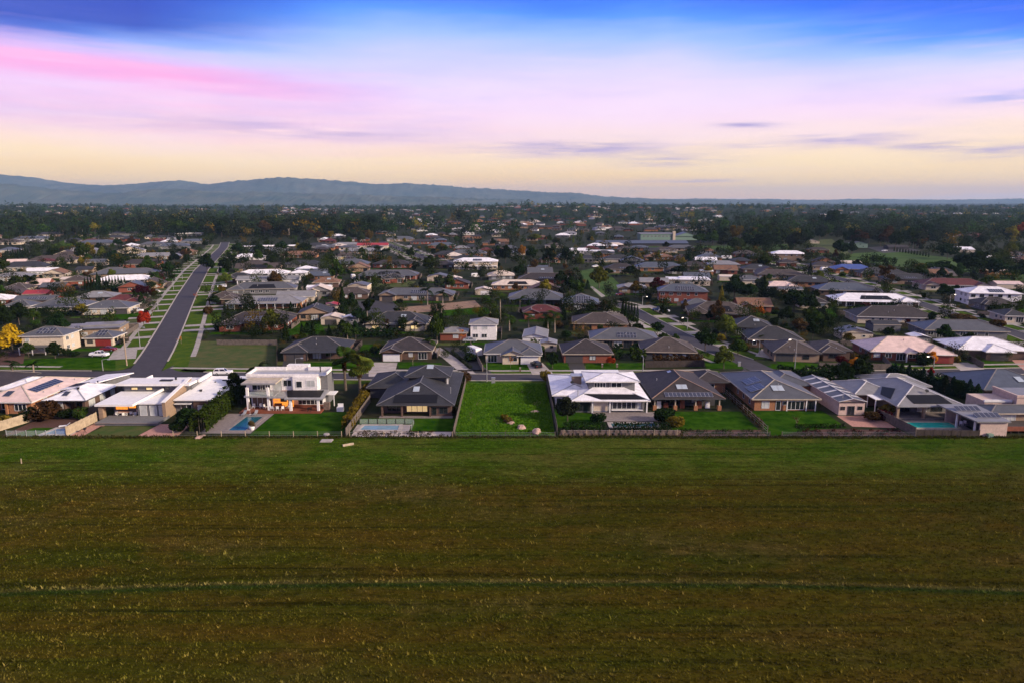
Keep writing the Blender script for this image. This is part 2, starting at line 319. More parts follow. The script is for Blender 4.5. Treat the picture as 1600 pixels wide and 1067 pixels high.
# ------------------------------------------------------------------ house kit
def hip(mb, x0, x1, y0, y1, z, pitch, kind='hip', caps=None, mi=0, gmi=1, th=.2):
    t = math.tan(R(pitch)); w, d_ = x1 - x0, y1 - y0; xc, yc = (x0 + x1) / 2, (y0 + y1) / 2
    A, B, C, D = (x0, y0, z), (x1, y0, z), (x1, y1, z), (x0, y1, z)
    if kind == 'hip':
        r = min(w, d_) / 2; zt = z + r * t
        if w >= d_:
            P, Q = (x0 + r, yc, zt), (x1 - r, yc, zt)
            mb.poly((A, B, Q, P), mi); mb.poly((B, C, Q), mi); mb.poly((C, D, P, Q), mi); mb.poly((D, A, P), mi); ed = [(A, P), (D, P), (B, Q), (C, Q), (P, Q)]
        else:
            P, Q = (xc, y0 + r, zt), (xc, y1 - r, zt)
            mb.poly((A, B, P), mi); mb.poly((B, C, Q, P), mi); mb.poly((C, D, Q), mi); mb.poly((D, A, P, Q), mi); ed = [(A, P), (B, P), (C, Q), (D, Q), (P, Q)]
    elif kind == 'gy':
        zt = z + w / 2 * t; P, Q = (xc, y0, zt), (xc, y1, zt); i = .35
        mb.poly((B, C, Q, P), mi); mb.poly((D, A, P, Q), mi)
        mb.poly(((x0 + i, y0 + i, z - .02), (x1 - i, y0 + i, z - .02), (xc, y0 + i, zt - i * t - .02)), gmi); mb.poly(((x1 - i, y1 - i, z - .02), (x0 + i, y1 - i, z - .02), (xc, y1 - i, zt - i * t - .02)), gmi); ed = [(P, Q), (A, P), (B, P)]
    else:
        zt = z + d_ / 2 * t; P, Q = (x0, yc, zt), (x1, yc, zt); i = .35
        mb.poly((A, B, Q, P), mi); mb.poly((C, D, P, Q), mi)
        mb.poly(((x1 - i, y0 + i, z - .02), (x1 - i, y1 - i, z - .02), (x1 - i, yc, zt - i * t - .02)), gmi); mb.poly(((x0 + i, y1 - i, z - .02), (x0 + i, y0 + i, z - .02), (x0 + i, yc, zt - i * t - .02)), gmi); ed = [(P, Q)]
    mb.poly(((x0, y0, z - th), (x0, y1, z - th), (x1, y1, z - th), (x1, y0, z - th)), mi)
    if caps is not None:
        for a, b in ed: caps.bar(Vector(a) + Vector((0, 0, .05)), Vector(b) + Vector((0, 0, .05)), .22, .07)
    return zt
def gutter(mb, x0, x1, y0, y1, z, th=.2, kind='hip'):
    e = .06
    if kind != 'gy':
        mb.box(x0 - e, x1 + e, y0 - e, y0 + .003, z - th, z + .02); mb.box(x0 - e, x1 + e, y1 - .003, y1 + e, z - th, z + .02)
    else:
        mb.box(x0 - e, x0 + .003, y0 - e, y1 + e, z - th, z + .02); mb.box(x1 - .003, x1 + e, y0 - e, y1 + e, z - th, z + .02); return
    if kind == 'hip':
        mb.box(x0 - e, x0 + .003, y0 + .003, y1 - .003, z - th, z + .02); mb.box(x1 - .003, x1 + e, y0 + .003, y1 - .003, z - th, z + .02)

WIN = {}
def window(parent, w, h, x, y, z, face='f', fm=None, pane=None, tier=1, n=None, label=None, name='window'):
    """a framed window on a wall; face f/b/l/r says which way it looks; the pane is its sub-part"""
    fm = fm or M_frame_w; pane = pane or M_glass; n = n or max(1, round(w / 1.0))
    k = (round(w, 1), round(h, 1), fm.name, n)
    if k not in WIN:
        mb = MB(); t = .09
        mb.box(-w / 2, w / 2, -.07, .02, -h / 2, -h / 2 + t); mb.box(-w / 2, w / 2, -.07, .02, h / 2 - t, h / 2)
        for i in range(n + 1):
            xx = -w / 2 + i * w / n; a, b = (xx - t / 2, xx + t / 2)
            if i == 0: a, b = -w / 2, -w / 2 + t
            if i == n: a, b = w / 2 - t, w / 2
            mb.box(a, b, -.068, .02, -h / 2 + t, h / 2 - t)
        pm = MB(); pm.box(-w / 2 + .02, w / 2 - .02, -.03, .01, -h / 2 + .02, h / 2 - .02)
        WIN[k] = (mb.mesh('window', [fm]), {}, pm)
    fme, panes, pm = WIN[k]
    if pane.name not in panes: panes[pane.name] = pm.mesh('pane', [pane])
    rz = {'f': 0, 'b': math.pi, 'r': math.pi / 2, 'l': -math.pi / 2}[face]
    o = link(name, fme, parent, (x, y, z), rz, label); link('pane', panes[pane.name], o)
    return o
def pick_pane(r, lit=0):
    q = r.random()
    return M_lit2 if q < lit else (M_blind if q < .35 + lit else M_glass)

PVM = {}
def solar(parent, o, u, v, cols, rows, m=None, each=False, pw=1.0, ph=1.65, gap=.04):
    """solar panels on a slope: corner o, unit vectors u along and v up the slope; each=True makes every panel a part"""
    m = m or M_pv; u, v = Vector(u).normalized(), Vector(v).normalized(); nn = u.cross(v)
    def panel(mb):
        mb.box(0, pw - gap, 0, ph - gap, 0, .05, 1); mb.box(.035, pw - gap - .035, .035, ph - gap - .035, .03, .054, 0)
    if each:
        k = (m.name, pw, ph)
        if k not in PVM: mb = MB(); panel(mb); PVM[k] = mb.mesh('solar_panel', [m, M_rail])
        for r_ in range(rows):
            for c in range(cols):
                p = Vector(o) + u * (c * pw) + v * (r_ * ph) + nn * .1
                ob = link('solar_panel', PVM[k], parent); ob.matrix_local = Matrix(((u.x, v.x, nn.x, p.x), (u.y, v.y, nn.y, p.y), (u.z, v.z, nn.z, p.z), (0, 0, 0, 1)))
        return
    mb = MB()
    for r_ in range(rows):
        for c in range(cols):
            s = MB(); panel(s); b0 = len(mb.v)
            for p in s.v:
                q = Vector(o) + u * (c * pw + p[0]) + v * (r_ * ph + p[1]) + nn * (.1 + p[2]); mb.v.append(tuple(q))
            mb.f += [tuple(i + b0 for i in f) for f in s.f]; mb.m += s.m; mb.uv += s.uv
    return mb.build('solar_array', [m, M_rail], parent)
def blackmat(parent, pts, name='solar_mat', m=None):
    p = [Vector(q) for q in pts]; nn = (p[1] - p[0]).cross(p[2] - p[0]).normalized()
    mb = MB(); mb.hexa([q + nn * .02 for q in p], [q + nn * .09 for q in p]); return mb.build(name, m or M_mat, parent)
def garage(parent, w, x, y, z0=0, h=2.25, m=None, face='f'):
    mb = MB(); 
    for i in range(5): mb.box(-w / 2, w / 2, -.03 - .012 * (i % 2), .02, i * h / 5 + .005, (i + 1) * h / 5)
    rz = {'f': 0, 'b': math.pi, 'r': math.pi / 2, 'l': -math.pi / 2}[face]
    return mb.build('garage_door', m or M_door_w, parent, (x, y, z0), rz)
def posts(parent, pts, z0, z1, w=.14, m=None, name='post'):
    for x, y in pts:
        mb = MB(); mb.box(-w / 2, w / 2, -w / 2, w / 2, 0, z1 - z0); mb.build(name, m or M_white, parent, (x, y, z0))
def ventpipe(parent, x, y, z, r=.15, h=.5, m=None, name='roof_vent'):
    mb = MB(); mb.tube([(0, 0, 0), (0, 0, h * .7), (0, 0, h)], [r * .7, r * .7, r], 8); return mb.build(name, m or M_steel, parent, (x, y, z))
def dish(parent, x, y, z):
    mb = MB(); mb.tube([(0, 0, 0), (0, 0, .5)], [.03, .03], 6)
    mb.tube([(0, -.05, .5), (0, -.12, .55), (0, -.2, .65)], [.05, .3, .42], 12); return mb.build('satellite_dish', M_black, parent, (x, y, z))

HOUSE_N = {}
def gen_house(cx, cy, yaw, W, D, roof, wall, kind, ft, tier):
    r = random.Random(int(cx * 7 + cy * 13)); ft = ft.split()
    nm = {'2s': 'two_storey_house', 'shed': 'shed', 'flat': 'flat_roofed_house'}.get(kind, 'house')
    h = thing(nm, None, 'shed' if kind == 'shed' else 'house', (cx, cy, 0), R(yaw))
    rm, wm_ = ROOF[roof], WALL[wall]; oh = .55; x0, x1, y0, y1 = -W / 2, W / 2, -D / 2, D / 2
    ze = 5.3 if kind == '2s' else 2.65
    if kind == 'shed': oh = .12; ze = 2.5 if 'T' not in ft else 4.2
    pitch = r.choice((20, 22, 23)) if roof not in ('white', 'pale grey') else 18
    if kind in ('shed',): pitch = 14
    if D > 1.2 * W or min(W, D) > 15: pitch = min(pitch, 19)
    wallm = MB(); roofm = MB(); caps = MB() if tier < 2 and kind != 'flat' else None; gut = MB()
    wallm.box(x0, x1, y0, y1, 0, ze - .19)
    lit = .55 if 'L' in ft else .01; fm = M_frame_w if r.random() < .6 else M_frame_d; px = .45
    top = ze
    if kind == 'flat':
        hgt = 3.0; wallm = MB().box(x0, x1, y0, y1, 0, hgt)
        roofm.box(x0 - .3, x1 + .3, y0 - .3, y1 + .3, hgt + .003, hgt + .3); gut.box(x0 - .33, x1 + .33, y0 - .36, y0 - .303, hgt - .1, hgt + .33)
        if W > 11: roofm.box(x0 + W * .3, x1 - .5, y0 + D * .35, y1 - .5, hgt + .3, hgt + .75)
        top = hgt + .3
    else:
        rk = {'gable': 'gy', 'gablex': 'gx', 'shed': 'gy' if D >= W * .8 or 'T' in ft else 'gx'}.get(kind, 'hip')
        top = hip(roofm, x0 - oh, x1 + oh, y0 - oh, y1 + oh, ze, pitch, rk, caps)
        gutter(gut, x0 - oh, x1 + oh, y0 - oh, y1 + oh, ze, .2, rk)
    occ = []                                              # facade spans already used
    fy = y0
    for k in ft:
        if k[0] in 'Ww' and k[1] in 'LRC':
            ww = min(7.2, max(5.4, W * .38)); pj = 2.4; xa = {'L': x0 + .3, 'R': x1 - .3 - ww, 'C': -ww / 2}[k[1]]
            wallm.box(xa, xa + ww, y0 - pj, y0 + 1.5, 0, 2.4)
            hip(roofm, xa - oh, xa + ww + oh, y0 - pj - oh, y0 + ww * .6 + 2, 2.6, pitch + .7, 'hip' if k[0] == 'W' else 'gy', caps)
            gutter(gut, xa - oh, xa + ww + oh, y0 - pj - oh, y0 + 1, 2.6, .2, 'gy') if k[0] == 'w' else gut.box(xa - oh - .06, xa + ww + oh + .06, y0 - pj - oh - .06, y0 - pj - oh + .003, 2.4, 2.62)
            occ.append((xa - .4, xa + ww + .4))
            if k[2:3]:
                gm = {'w': M_door_w, 'd': M_door_d, 'r': M_door_r}[k[2]]; garage(h, 4.8, xa + ww / 2, y0 - pj, 0, 2.15, gm)
            else: window(h, 2.4 if tier < 2 else 2, 1.3, xa + ww / 2, y0 - pj, 1.5, 'f', fm, pick_pane(r, lit), tier)
        elif k[0] == 'A':                                 # rear or side wing
            wd = W * .55; xa = x0 + .4 if k[1] == 'L' else x1 - .4 - wd
            wallm.box(xa, xa + wd, y1 - 1, y1 + 5, 0, 2.4)
            hip(roofm, xa - oh, xa + wd + oh, y1 - wd * .5 - 1, y1 + 5 + oh, 2.62, pitch + .6, 'hip', caps)
        elif k[0] == 'G':
            gm = {'w': M_door_w, 'd': M_door_d, 'r': M_door_r}[k[2]]; gw = min(4.8, W * .6)
            xg = {'L': x0 + gw / 2 + .5, 'R': x1 - gw / 2 - .5, 'C': 0}[k[1]]; garage(h, gw, xg, y0, 0, 2.2 if kind != 'shed' or 'T' in ft else 2.0, gm); occ.append((xg - gw / 2 - .3, xg + gw / 2 + .3))
        elif k == 'V':
            vb = MB(); vb.slab([(x0 + .2, y0 - 2.6, 2.35), (x1 - .2, y0 - 2.6, 2.35), (x1 - .2, y0 - oh - .07, 2.6), (x0 + .2, y0 - oh - .07, 2.6)], .1); vb.build('verandah_roof', rm, h)
            n = max(2, int(W / 3.2)); posts(h, [(x0 + .4 + i * (W - .8) / n, y0 - 2.45) for i in range(n + 1)], 0, 2.3, .16, M_white if r.random() < .7 else M_frame_d, 'verandah_post')
        elif k == 'P':
            pb = MB(); hip(pb, -2.2, 2.2, y0 - 2.2, y0 + 2, 2.66, 24, 'gy', None, 0, 1); pb.build('portico', [rm, M_white], h); posts(h, [(-1.9, y0 - 2), (1.9, y0 - 2)], 0, 2.5, .25, M_white, 'portico_post')
    wallm.build('wall', wm_, h); roofm.build('roof', [rm, wm_ if kind != 'gable' or 'cg' not in ft else WALL['cream']], h)
    if caps is not None and caps.v: caps.build('ridge_cap', M_cap if roof not in ('white', 'pink', 'cream') else M_fascia_w if roof == 'white' else M_fascia_b, h)
    if gut.v: gut.build('gutter', M_fascia_w if wall in ('white', 'cream') or roof in ('white', 'pink') else (M_fascia_b if r.random() < .45 else M_fascia_d), h)
    # openings along the front and sides
    rows = [1.45] if kind != '2s' else [1.45, 4.1]
    if kind == 'shed' and 'T' in ft: window(h, 1.4, .7, 0, y0, 3.5, 'f', fm, M_glass, tier)
    for zr in rows if kind != 'shed' else []:
        xx = x0 + 1.6
        while xx < x1 - 1.2:
            if not any(a < xx + .9 and b > xx - .9 for a, b in occ) or zr > 3:
                q = r.random()
                if q < .25 and zr < 3: window(h, 2.6, 2.1, xx + .3, y0, 1.1, 'f', fm, pick_pane(r, lit), tier, 3, name='sliding_door')
                elif q < .85: window(h, r.choice((1.2, 1.8, 1.8)), 1.3, xx, y0, zr, 'f', fm, pick_pane(r, lit), tier)
            xx += r.uniform(2.9, 4.0) if tier < 2 else r.uniform(3.6, 5)
        if tier < 2 or abs(yaw) > 9:
            for s_, X in (('l', x0), ('r', x1)):
                if (s_ == 'r') == (cx < 0) or abs(yaw) > 9:
                    for q in range(2 if D < 15 else 3): window(h, 1.5, 1.2, X, y0 + D * (.25 + .3 * q), zr, s_, fm, pick_pane(r), tier)
    if kind == 'shed' and not any(k[0] == 'G' for k in ft) and W > 4: window(h, 1.0, .8, W * .2, y0, 1.5, 'f', fm, M_glass, tier)
    # things on the roof
    if kind != 'flat':
        cp_, sp_ = math.cos(R(pitch)), math.sin(R(pitch)); up = (0, cp_, sp_)
        def on(x, q): return (x, y0 - oh + q * cp_, ze + q * sp_)
        if kind in ('gable',) or (kind == 'shed' and D >= W * .8):
            up = (-cp_, 0, sp_)
        for k in ft:
            if k[0] == 'S' and k[1].isdigit():
                rws, cl = int(k[1]), int(k[2:].strip('b')); mm = M_pv_b if k.endswith('b') else M_pv
                if up[1]: solar(h, on(-cl / 2 + W * .04, 1.0), (1, 0, 0), up, cl, rws, mm, tier < 1)
                else: 
                    ow = W / 2 + oh; solar(h, (ow - .8 * cp_, -D * .3, ze + .8 * sp_), (0, 1, 0), up, min(cl, int(D * .6)), rws, mm)
            elif k == 'M' and up[1]:
                L_ = min(4, (D / 2) * .6); blackmat(h, [on(-W * .2, .9), on(W * .22, .9), on(W * .17, .9 + L_), on(-W * .15, .9 + L_)])
            elif k == 'K' and up[1]: solar(h, on(-.9 + W * .1, min(W, D) * .3), (1, 0, 0), up, 2, 1, M_sky, False, 1.0, 1.6)
        if tier < 2 and kind != 'shed':
            for _ in range(r.randint(0, 2)): 
                q = r.uniform(.8, min(W, D) * .45); ventpipe(h, r.uniform(-.15, .15) * W, y0 - oh + q * cp_ if up[1] else 0, ze + q * sp_ if up[1] else top - .1)
    elif any(k[0] == 'S' for k in ft): solar(h, (-W * .25, -D * .2, top + .46), (1, 0, .0), (0, .97, .24), int(W * .5), 1)
    HOUSE_N[h.name] = dict(x=cx, y=cy, W=W, D=D, yaw=yaw, roof=roof, wall=wall, kind=kind, ft=ft)
    return h

# ------------------------------------------------------------------ vegetation kit
def leaf_mesh(name, P, Nn, sz, seed, mats, extra=None, slender=1.0, mi=0):
    """P points, Nn outward directions, sz sizes -> one leaf clump face per point"""
    g = np.random.default_rng(seed); n = len(P)
    nn = Nn + g.normal(0, .75, (n, 3)); nn /= np.linalg.norm(nn, axis=1)[:, None] + 1e-9
    a = np.cross(nn, g.normal(0, 1, (n, 3))); a /= np.linalg.norm(a, axis=1)[:, None] + 1e-9
    if slender != 1: a = np.array((0, 0, 1.0)) * .8 + .5 * a; a -= nn * (a * nn).sum(1)[:, None]; a /= np.linalg.norm(a, axis=1)[:, None] + 1e-9
    b = np.cross(nn, a); s = sz[:, None]
    k = g.uniform(.6, 1.0, (n, 4, 1))
    V = np.stack([P + a * s * slender * k[:, 0], P + b * s * .75 * k[:, 1], P - a * s * slender * k[:, 2], P - b * s * .75 * k[:, 3]], 1).reshape(-1, 3)
    F = np.arange(4 * n).reshape(-1, 4)
    return np_mesh(name, V, F, mats)
def np_mesh(name, V, F, mats, attr=None):
    me = bpy.data.meshes.new(name); n, k = F.shape
    me.vertices.add(len(V)); me.vertices.foreach_set('co', V.astype(np.float32).ravel())
    me.loops.add(n * k); me.loops.foreach_set('vertex_index', F.astype(np.int32).ravel())
    me.polygons.add(n); me.polygons.foreach_set('loop_start', np.arange(0, n * k, k, dtype=np.int32)); me.polygons.foreach_set('loop_total', np.full(n, k, dtype=np.int32))
    for m in mats: me.materials.append(m)
    if attr is not None:
        a = me.attributes.new('tone', 'FLOAT', 'POINT'); a.data.foreach_set('value', attr.astype(np.float32))
    me.update(calc_edges=True); return me
def blob_pts(lobes, n, seed, inner=.55):
    g = np.random.default_rng(seed); L = np.array(lobes); vol = (L[:, 3] * L[:, 4] * L[:, 5]) ** .67; idx = g.choice(len(L), n, p=vol / vol.sum())
    d_ = g.normal(0, 1, (n, 3)); d_ /= np.linalg.norm(d_, axis=1)[:, None]; rr = g.uniform(inner ** 2, 1.08, n) ** .5
    return L[idx, :3] + d_ * L[idx, 3:6] * rr[:, None], d_
def trunk_mesh(seed, h0, h1, r0, m, spread=.22, limbs=4):
    r = random.Random(seed); mb = MB(); mb.tube([(0, 0, -.02), (r.uniform(-.015, .015), 0, h0 * .6), (r.uniform(-.03, .03), r.uniform(-.03, .03), h0)], [r0 * 1.35, r0, r0 * .8], 7)
    for i in range(limbs):
        a = i * 2 * math.pi / limbs + r.uniform(-.4, .4); q = spread * r.uniform(.7, 1.2)
        mb.tube([(0, 0, h0 * .9), (q * .4 * math.cos(a), q * .4 * math.sin(a), h0 + (h1 - h0) * .35), (q * math.cos(a), q * math.sin(a), h0 + (h1 - h0) * r.uniform(.6, .85))], [r0 * .7, r0 * .5, r0 * .2], 5)
    return mb.mesh('trunk', [m])
SPEC = {}
def species(kind, var):
    """unit tree: height 1, crown about one wide (scaled per tree)"""
    k = (kind, var)
    if k in SPEC: return SPEC[k]
    r = random.Random(hash(kind) % 97 + var * 31 if False else sum(map(ord, kind)) + var * 31); seed = r.randint(0, 9999); m0 = [LEAF['green']]
    if kind == 'round':
        L = [(0, 0, .6, .34, .34, .28)] + [(.27 * math.cos(a), .27 * math.sin(a), r.uniform(.42, .74), r.uniform(.16, .26), r.uniform(.16, .26), r.uniform(.13, .22)) for a in [i * 1.05 + r.uniform(-.3, .3) for i in range(6)]] + [(r.uniform(-.1, .1), r.uniform(-.1, .1), .86, .2, .2, .13)]
        P, d_ = blob_pts(L, 1300, seed); c = leaf_mesh('crown', P, d_, np.random.default_rng(seed).uniform(.04, .085, len(P)), seed, m0); t = trunk_mesh(seed, .3, .8, .022, M_bark)
    elif kind == 'gum':
        L = [(r.gauss(0, .2), r.gauss(0, .2), r.uniform(.42, .92), r.uniform(.11, .22), r.uniform(.11, .22), r.uniform(.06, .13)) for _ in range(13)] + [(0, 0, .72, .25, .25, .2)]
        P, d_ = blob_pts(L, 1300, seed, .3); c = leaf_mesh('crown', P, d_, np.random.default_rng(seed).uniform(.034, .078, len(P)), seed, m0); t = trunk_mesh(seed, .42, .9, .02, M_bark_p, .26, 5)
    elif kind == 'cypress':
        g = np.random.default_rng(seed); n = 700; z = g.uniform(.03, 1, n); rad = np.sin(np.clip(z * 1.15, 0, 1) ** .6 * np.pi * .93) ** .5 * .5 * (1 - z ** 4 * .9); a = g.uniform(0, 6.283, n)
        q = g.uniform(.75, 1, n); P = np.stack([np.cos(a) * rad * q, np.sin(a) * rad * q, z], 1); d_ = np.stack([np.cos(a), np.sin(a), .3 + 0 * a], 1)
        c = leaf_mesh('crown', P, d_, g.uniform(.04, .09, n), seed, m0, slender=1.3); t = trunk_mesh(seed, .12, .2, .05, M_bark, .1, 2)
    elif kind == 'conifer':
        g = np.random.default_rng(seed); n = 1100; z = g.uniform(.06, 1, n) ** 1.15; lay = .82 + .18 * np.sin(z * 46 + g.normal(0, .5, n)); rad = (1 - z) ** .8 * .5 * lay + .015; a = g.uniform(0, 6.283, n)
        q = g.uniform(.55, 1.05, n); P = np.stack([np.cos(a) * rad * q, np.sin(a) * rad * q, z], 1); d_ = np.stack([np.cos(a), np.sin(a), .25 + 0 * a], 1)
        c = leaf_mesh('crown', P, d_, g.uniform(.035, .07, n), seed, m0); t = trunk_mesh(seed, .15, .4, .03, M_bark, .1, 3)
    elif kind == 'shrub':
        L = [(0, 0, .45, .4, .4, .42)] + [(.3 * math.cos(a), .3 * math.sin(a), r.uniform(.25, .6), .22, .22, r.uniform(.2, .34)) for a in [i * 1.26 + r.uniform(-.4, .4) for i in range(5)]]
        P, d_ = blob_pts(L, 650, seed, .7); P[:, 2] = np.abs(P[:, 2]); c = leaf_mesh('crown', P, d_, np.random.default_rng(seed).uniform(.06, .13, len(P)), seed, m0); t = trunk_mesh(seed, .2, .5, .03, M_bark, .2, 3)
    elif kind == 'bare':
        L = [(r.gauss(0, .2), r.gauss(0, .2), r.uniform(.45, .95), .13, .13, .1) for _ in range(9)]
        P, d_ = blob_pts(L, 240, seed, .2); c = leaf_mesh('crown', P, d_, np.random.default_rng(seed).uniform(.02, .045, len(P)), seed, m0); t = trunk_mesh(seed, .35, 1, .016, M_bark_p, .3, 7)
    elif kind == 'far':
        L = [(r.gauss(0, .18), r.gauss(0, .18), r.uniform(.4, .85), .24, .24, .17) for _ in range(6)]
        P, d_ = blob_pts(L, 330, seed, .4); P[:, 2] = np.clip(P[:, 2], .02, 1); c = leaf_mesh('crown', P, d_, np.random.default_rng(seed).uniform(.05, .1, len(P)), seed, m0); t = trunk_mesh(seed, .3, .7, .022, M_bark, .2, 3)
    SPEC[k] = (c, t); return SPEC[k]
SPNAME = {'round': ('leafy_tree', 'tree'), 'gum': ('gum_tree', 'tree'), 'cypress': ('cypress_tree', 'cypress'), 'conifer': ('conifer_tree', 'conifer'), 'shrub': ('shrub', 'shrub'), 'bare': ('sapling', 'tree'), 'far': ('distant_tree', 'tree'), 'palm': ('palm_tree', 'palm'), 'fan': ('fan_palm', 'palm')}
TREES = []
FROND = {}
def frond(kind, lod=0):
    if (kind, lod) in FROND: return FROND[kind, lod]
    mb = MB(); r = random.Random(3)
    if kind == 'palm':                            # feather frond, unit long, arching out along +x
        sp = [(t, .32 * math.sin(t * 2.2) - .62 * t * t) for t in [i / 9 for i in range(10)]]
        for (a, za), (b, zb) in zip(sp, sp[1:]): mb.poly(((a, -.012, za), (b, -.01, zb), (b, .01, zb), (a, .012, za)))
        for i in range(1, 10 if not lod else 10, 1):
            x, z = sp[i]; l = .3 * math.sin(math.pi * (.15 + .8 * x)) + .05
            for s_ in (-1, 1): 
                for q in (0, .05): mb.poly(((x + q, 0, z), (x + q + .035, 0, z - .004), (x + q + .13, s_ * l, z - l * .55 - r.uniform(0, .05))))
    else:                                          # fan leaf: a stalk and a pleated fan of blades
        mb.poly(((0, -.015, 0), (.5, -.012, .12), (.5, .012, .12), (0, .015, 0)))
        for i in range(13):
            a = R(-120 + i * 20); l = .52 * (1 - .25 * abs(i - 6) / 6); dx, dy = math.cos(a), math.sin(a)
            mb.poly(((.5, 0, .12), (.5 + l * dx - .1 * dy, l * dy + .1 * dx, .12 + .06 - l * .28), (.5 + l * 1.15 * dx, l * 1.15 * dy, .12 - l * .45), (.5 + l * dx + .1 * dy, l * dy - .1 * dx, .12 - l * .28)))
    FROND[kind, lod] = mb.mesh('frond', [LEAF['green']]); return FROND[kind, lod]
def set_mat(o, m):
    o.material_slots[0].link = 'OBJECT'; o.material_slots[0].material = m
PALMT = {}
def palm(kind, x, y, h, w, col, label=None, group=None):
    t = thing(SPNAME[kind][0], label, 'palm', (x, y, 0), rnd.uniform(0, 6), group); r = random.Random(int(x * 31 + y))
    th = h - w * .28; mb = MB(); r0 = .2 if kind == 'palm' else .3
    mb.tube([(0, 0, -.05), (.04, 0, th * .5), (.08, 0, th)], [r0 * 1.3, r0, r0 * .9], 8); mb.build('trunk', M_bark_p if kind == 'palm' else M_bark, t)
    if kind == 'fan':
        g = np.random.default_rng(int(abs(x) * 9)); n = 260; a = g.uniform(0, 6.28, n); z = g.uniform(th * .62, th, n); P = np.stack([np.cos(a) * .42 + .06, np.sin(a) * .42, z], 1); d_ = np.stack([np.cos(a), np.sin(a), 0 * a], 1)
        sk = link('dead_leaf_skirt', leaf_mesh('dead_leaf_skirt', P, d_, g.uniform(.15, .4, n), 5, [LEAF['brown']], slender=1.6), t)
    n = 26 if kind == 'palm' else 64
    for i in range(n):
        o = link('frond', frond(kind), t, (.08, 0, th)); tilt = -.9 + 1.55 * ((i * .618) % 1) if kind == 'palm' else -1.25 + 1.85 * ((i * .618) % 1)
        o.rotation_euler = (0, tilt, i * 2.4 + r.uniform(-.2, .2)); sc = w / 2 * r.uniform(.85, 1.1); o.scale = (sc, sc, sc); set_mat(o, LEAF[col])
    TREES.append((t, kind, col, x, y, h)); return t
def tree(kind, x, y, h, w, col, label=None, group=None):
    if kind in ('palm', 'fan'): return palm(kind, x, y, h, w, col, label, group)
    c, tr = species(kind, rnd.randint(0, 3)); nm, cat = SPNAME[kind]
    t = thing(nm, label, cat, (x, y, 0), rnd.uniform(0, 6.28), group)
    o = link('crown' if kind != 'shrub' else 'foliage', c, t); o.scale = (w, w, h); set_mat(o, LEAF[col])
    if kind != 'far' or h * w > 60:
        q = link('trunk' if kind != 'shrub' else 'stem', tr, t); q.scale = (min(w, h), min(w, h), h)
    TREES.append((t, kind, col, x, y, h)); return t
def hedge(line, w, h, col, label, lumpy=.35, dens=34, leaf=.3, cat='hedge', group=None):
    """a hedge along a polyline: leaf clumps over its sides and top, on a row of stems"""
    g = np.random.default_rng(int(abs(line[0][0]) * 17 + line[0][1])); P = []; D_ = []; st = MB(); n = 0
    for (ax, ay), (bx, by) in zip(line, line[1:]):
        L_ = math.hypot(bx - ax, by - ay); k = int(1.35 * dens * L_ * (w + 2 * h) * .5); u = g.uniform(0, 1, k); cx, cy = ax + (bx - ax) * u, ay + (by - ay) * u; nx, ny = -(by - ay) / L_, (bx - ax) / L_
        hh = h * (1 - lumpy * .5 + lumpy * .5 * np.sin(u * L_ * 2.1 + 1) * np.sin(u * L_ * .9 + 2)) 
        a = g.uniform(0, math.pi, k); ww = w / 2 * (1 - lumpy * .4 + lumpy * .4 * np.sin(u * L_ * 2.9))
        e = np.abs(np.cos(a)) ** .45 * np.sign(np.cos(a)); f = np.sin(a) ** .45; q = g.uniform(.86, 1.04, k)
        s = e * ww * q; z = hh * (.04 + .96 * f * q * np.where(np.abs(np.cos(a)) > .5, g.uniform(.2, 1, k), 1)); P.append(np.stack([cx + nx * s, cy + ny * s, z], 1)); D_.append(np.stack([nx * e, ny * e, f * .9], 1))
        for i in range(max(1, int(L_ / 1.2))):
            t_ = (i + .5) / max(1, int(L_ / 1.2)); X, Y = ax + (bx - ax) * t_, ay + (by - ay) * t_; st.tube([(X, Y, 0), (X, Y, h * .8)], [.06, .03], 5)
    P = np.concatenate(P); D_ = np.concatenate(D_); o0 = Vector((line[0][0], line[0][1], 0)); P -= np.array((o0.x, o0.y, 0))
    t = thing('hedge', label, cat, o0, 0, group); link('foliage', leaf_mesh('foliage', P, D_, g.uniform(leaf * .6, leaf * 1.3, len(P)), 3, [LEAF[col]]), t)
    so = st.build('stem', M_bark, t, (-o0.x, -o0.y, 0)); return t

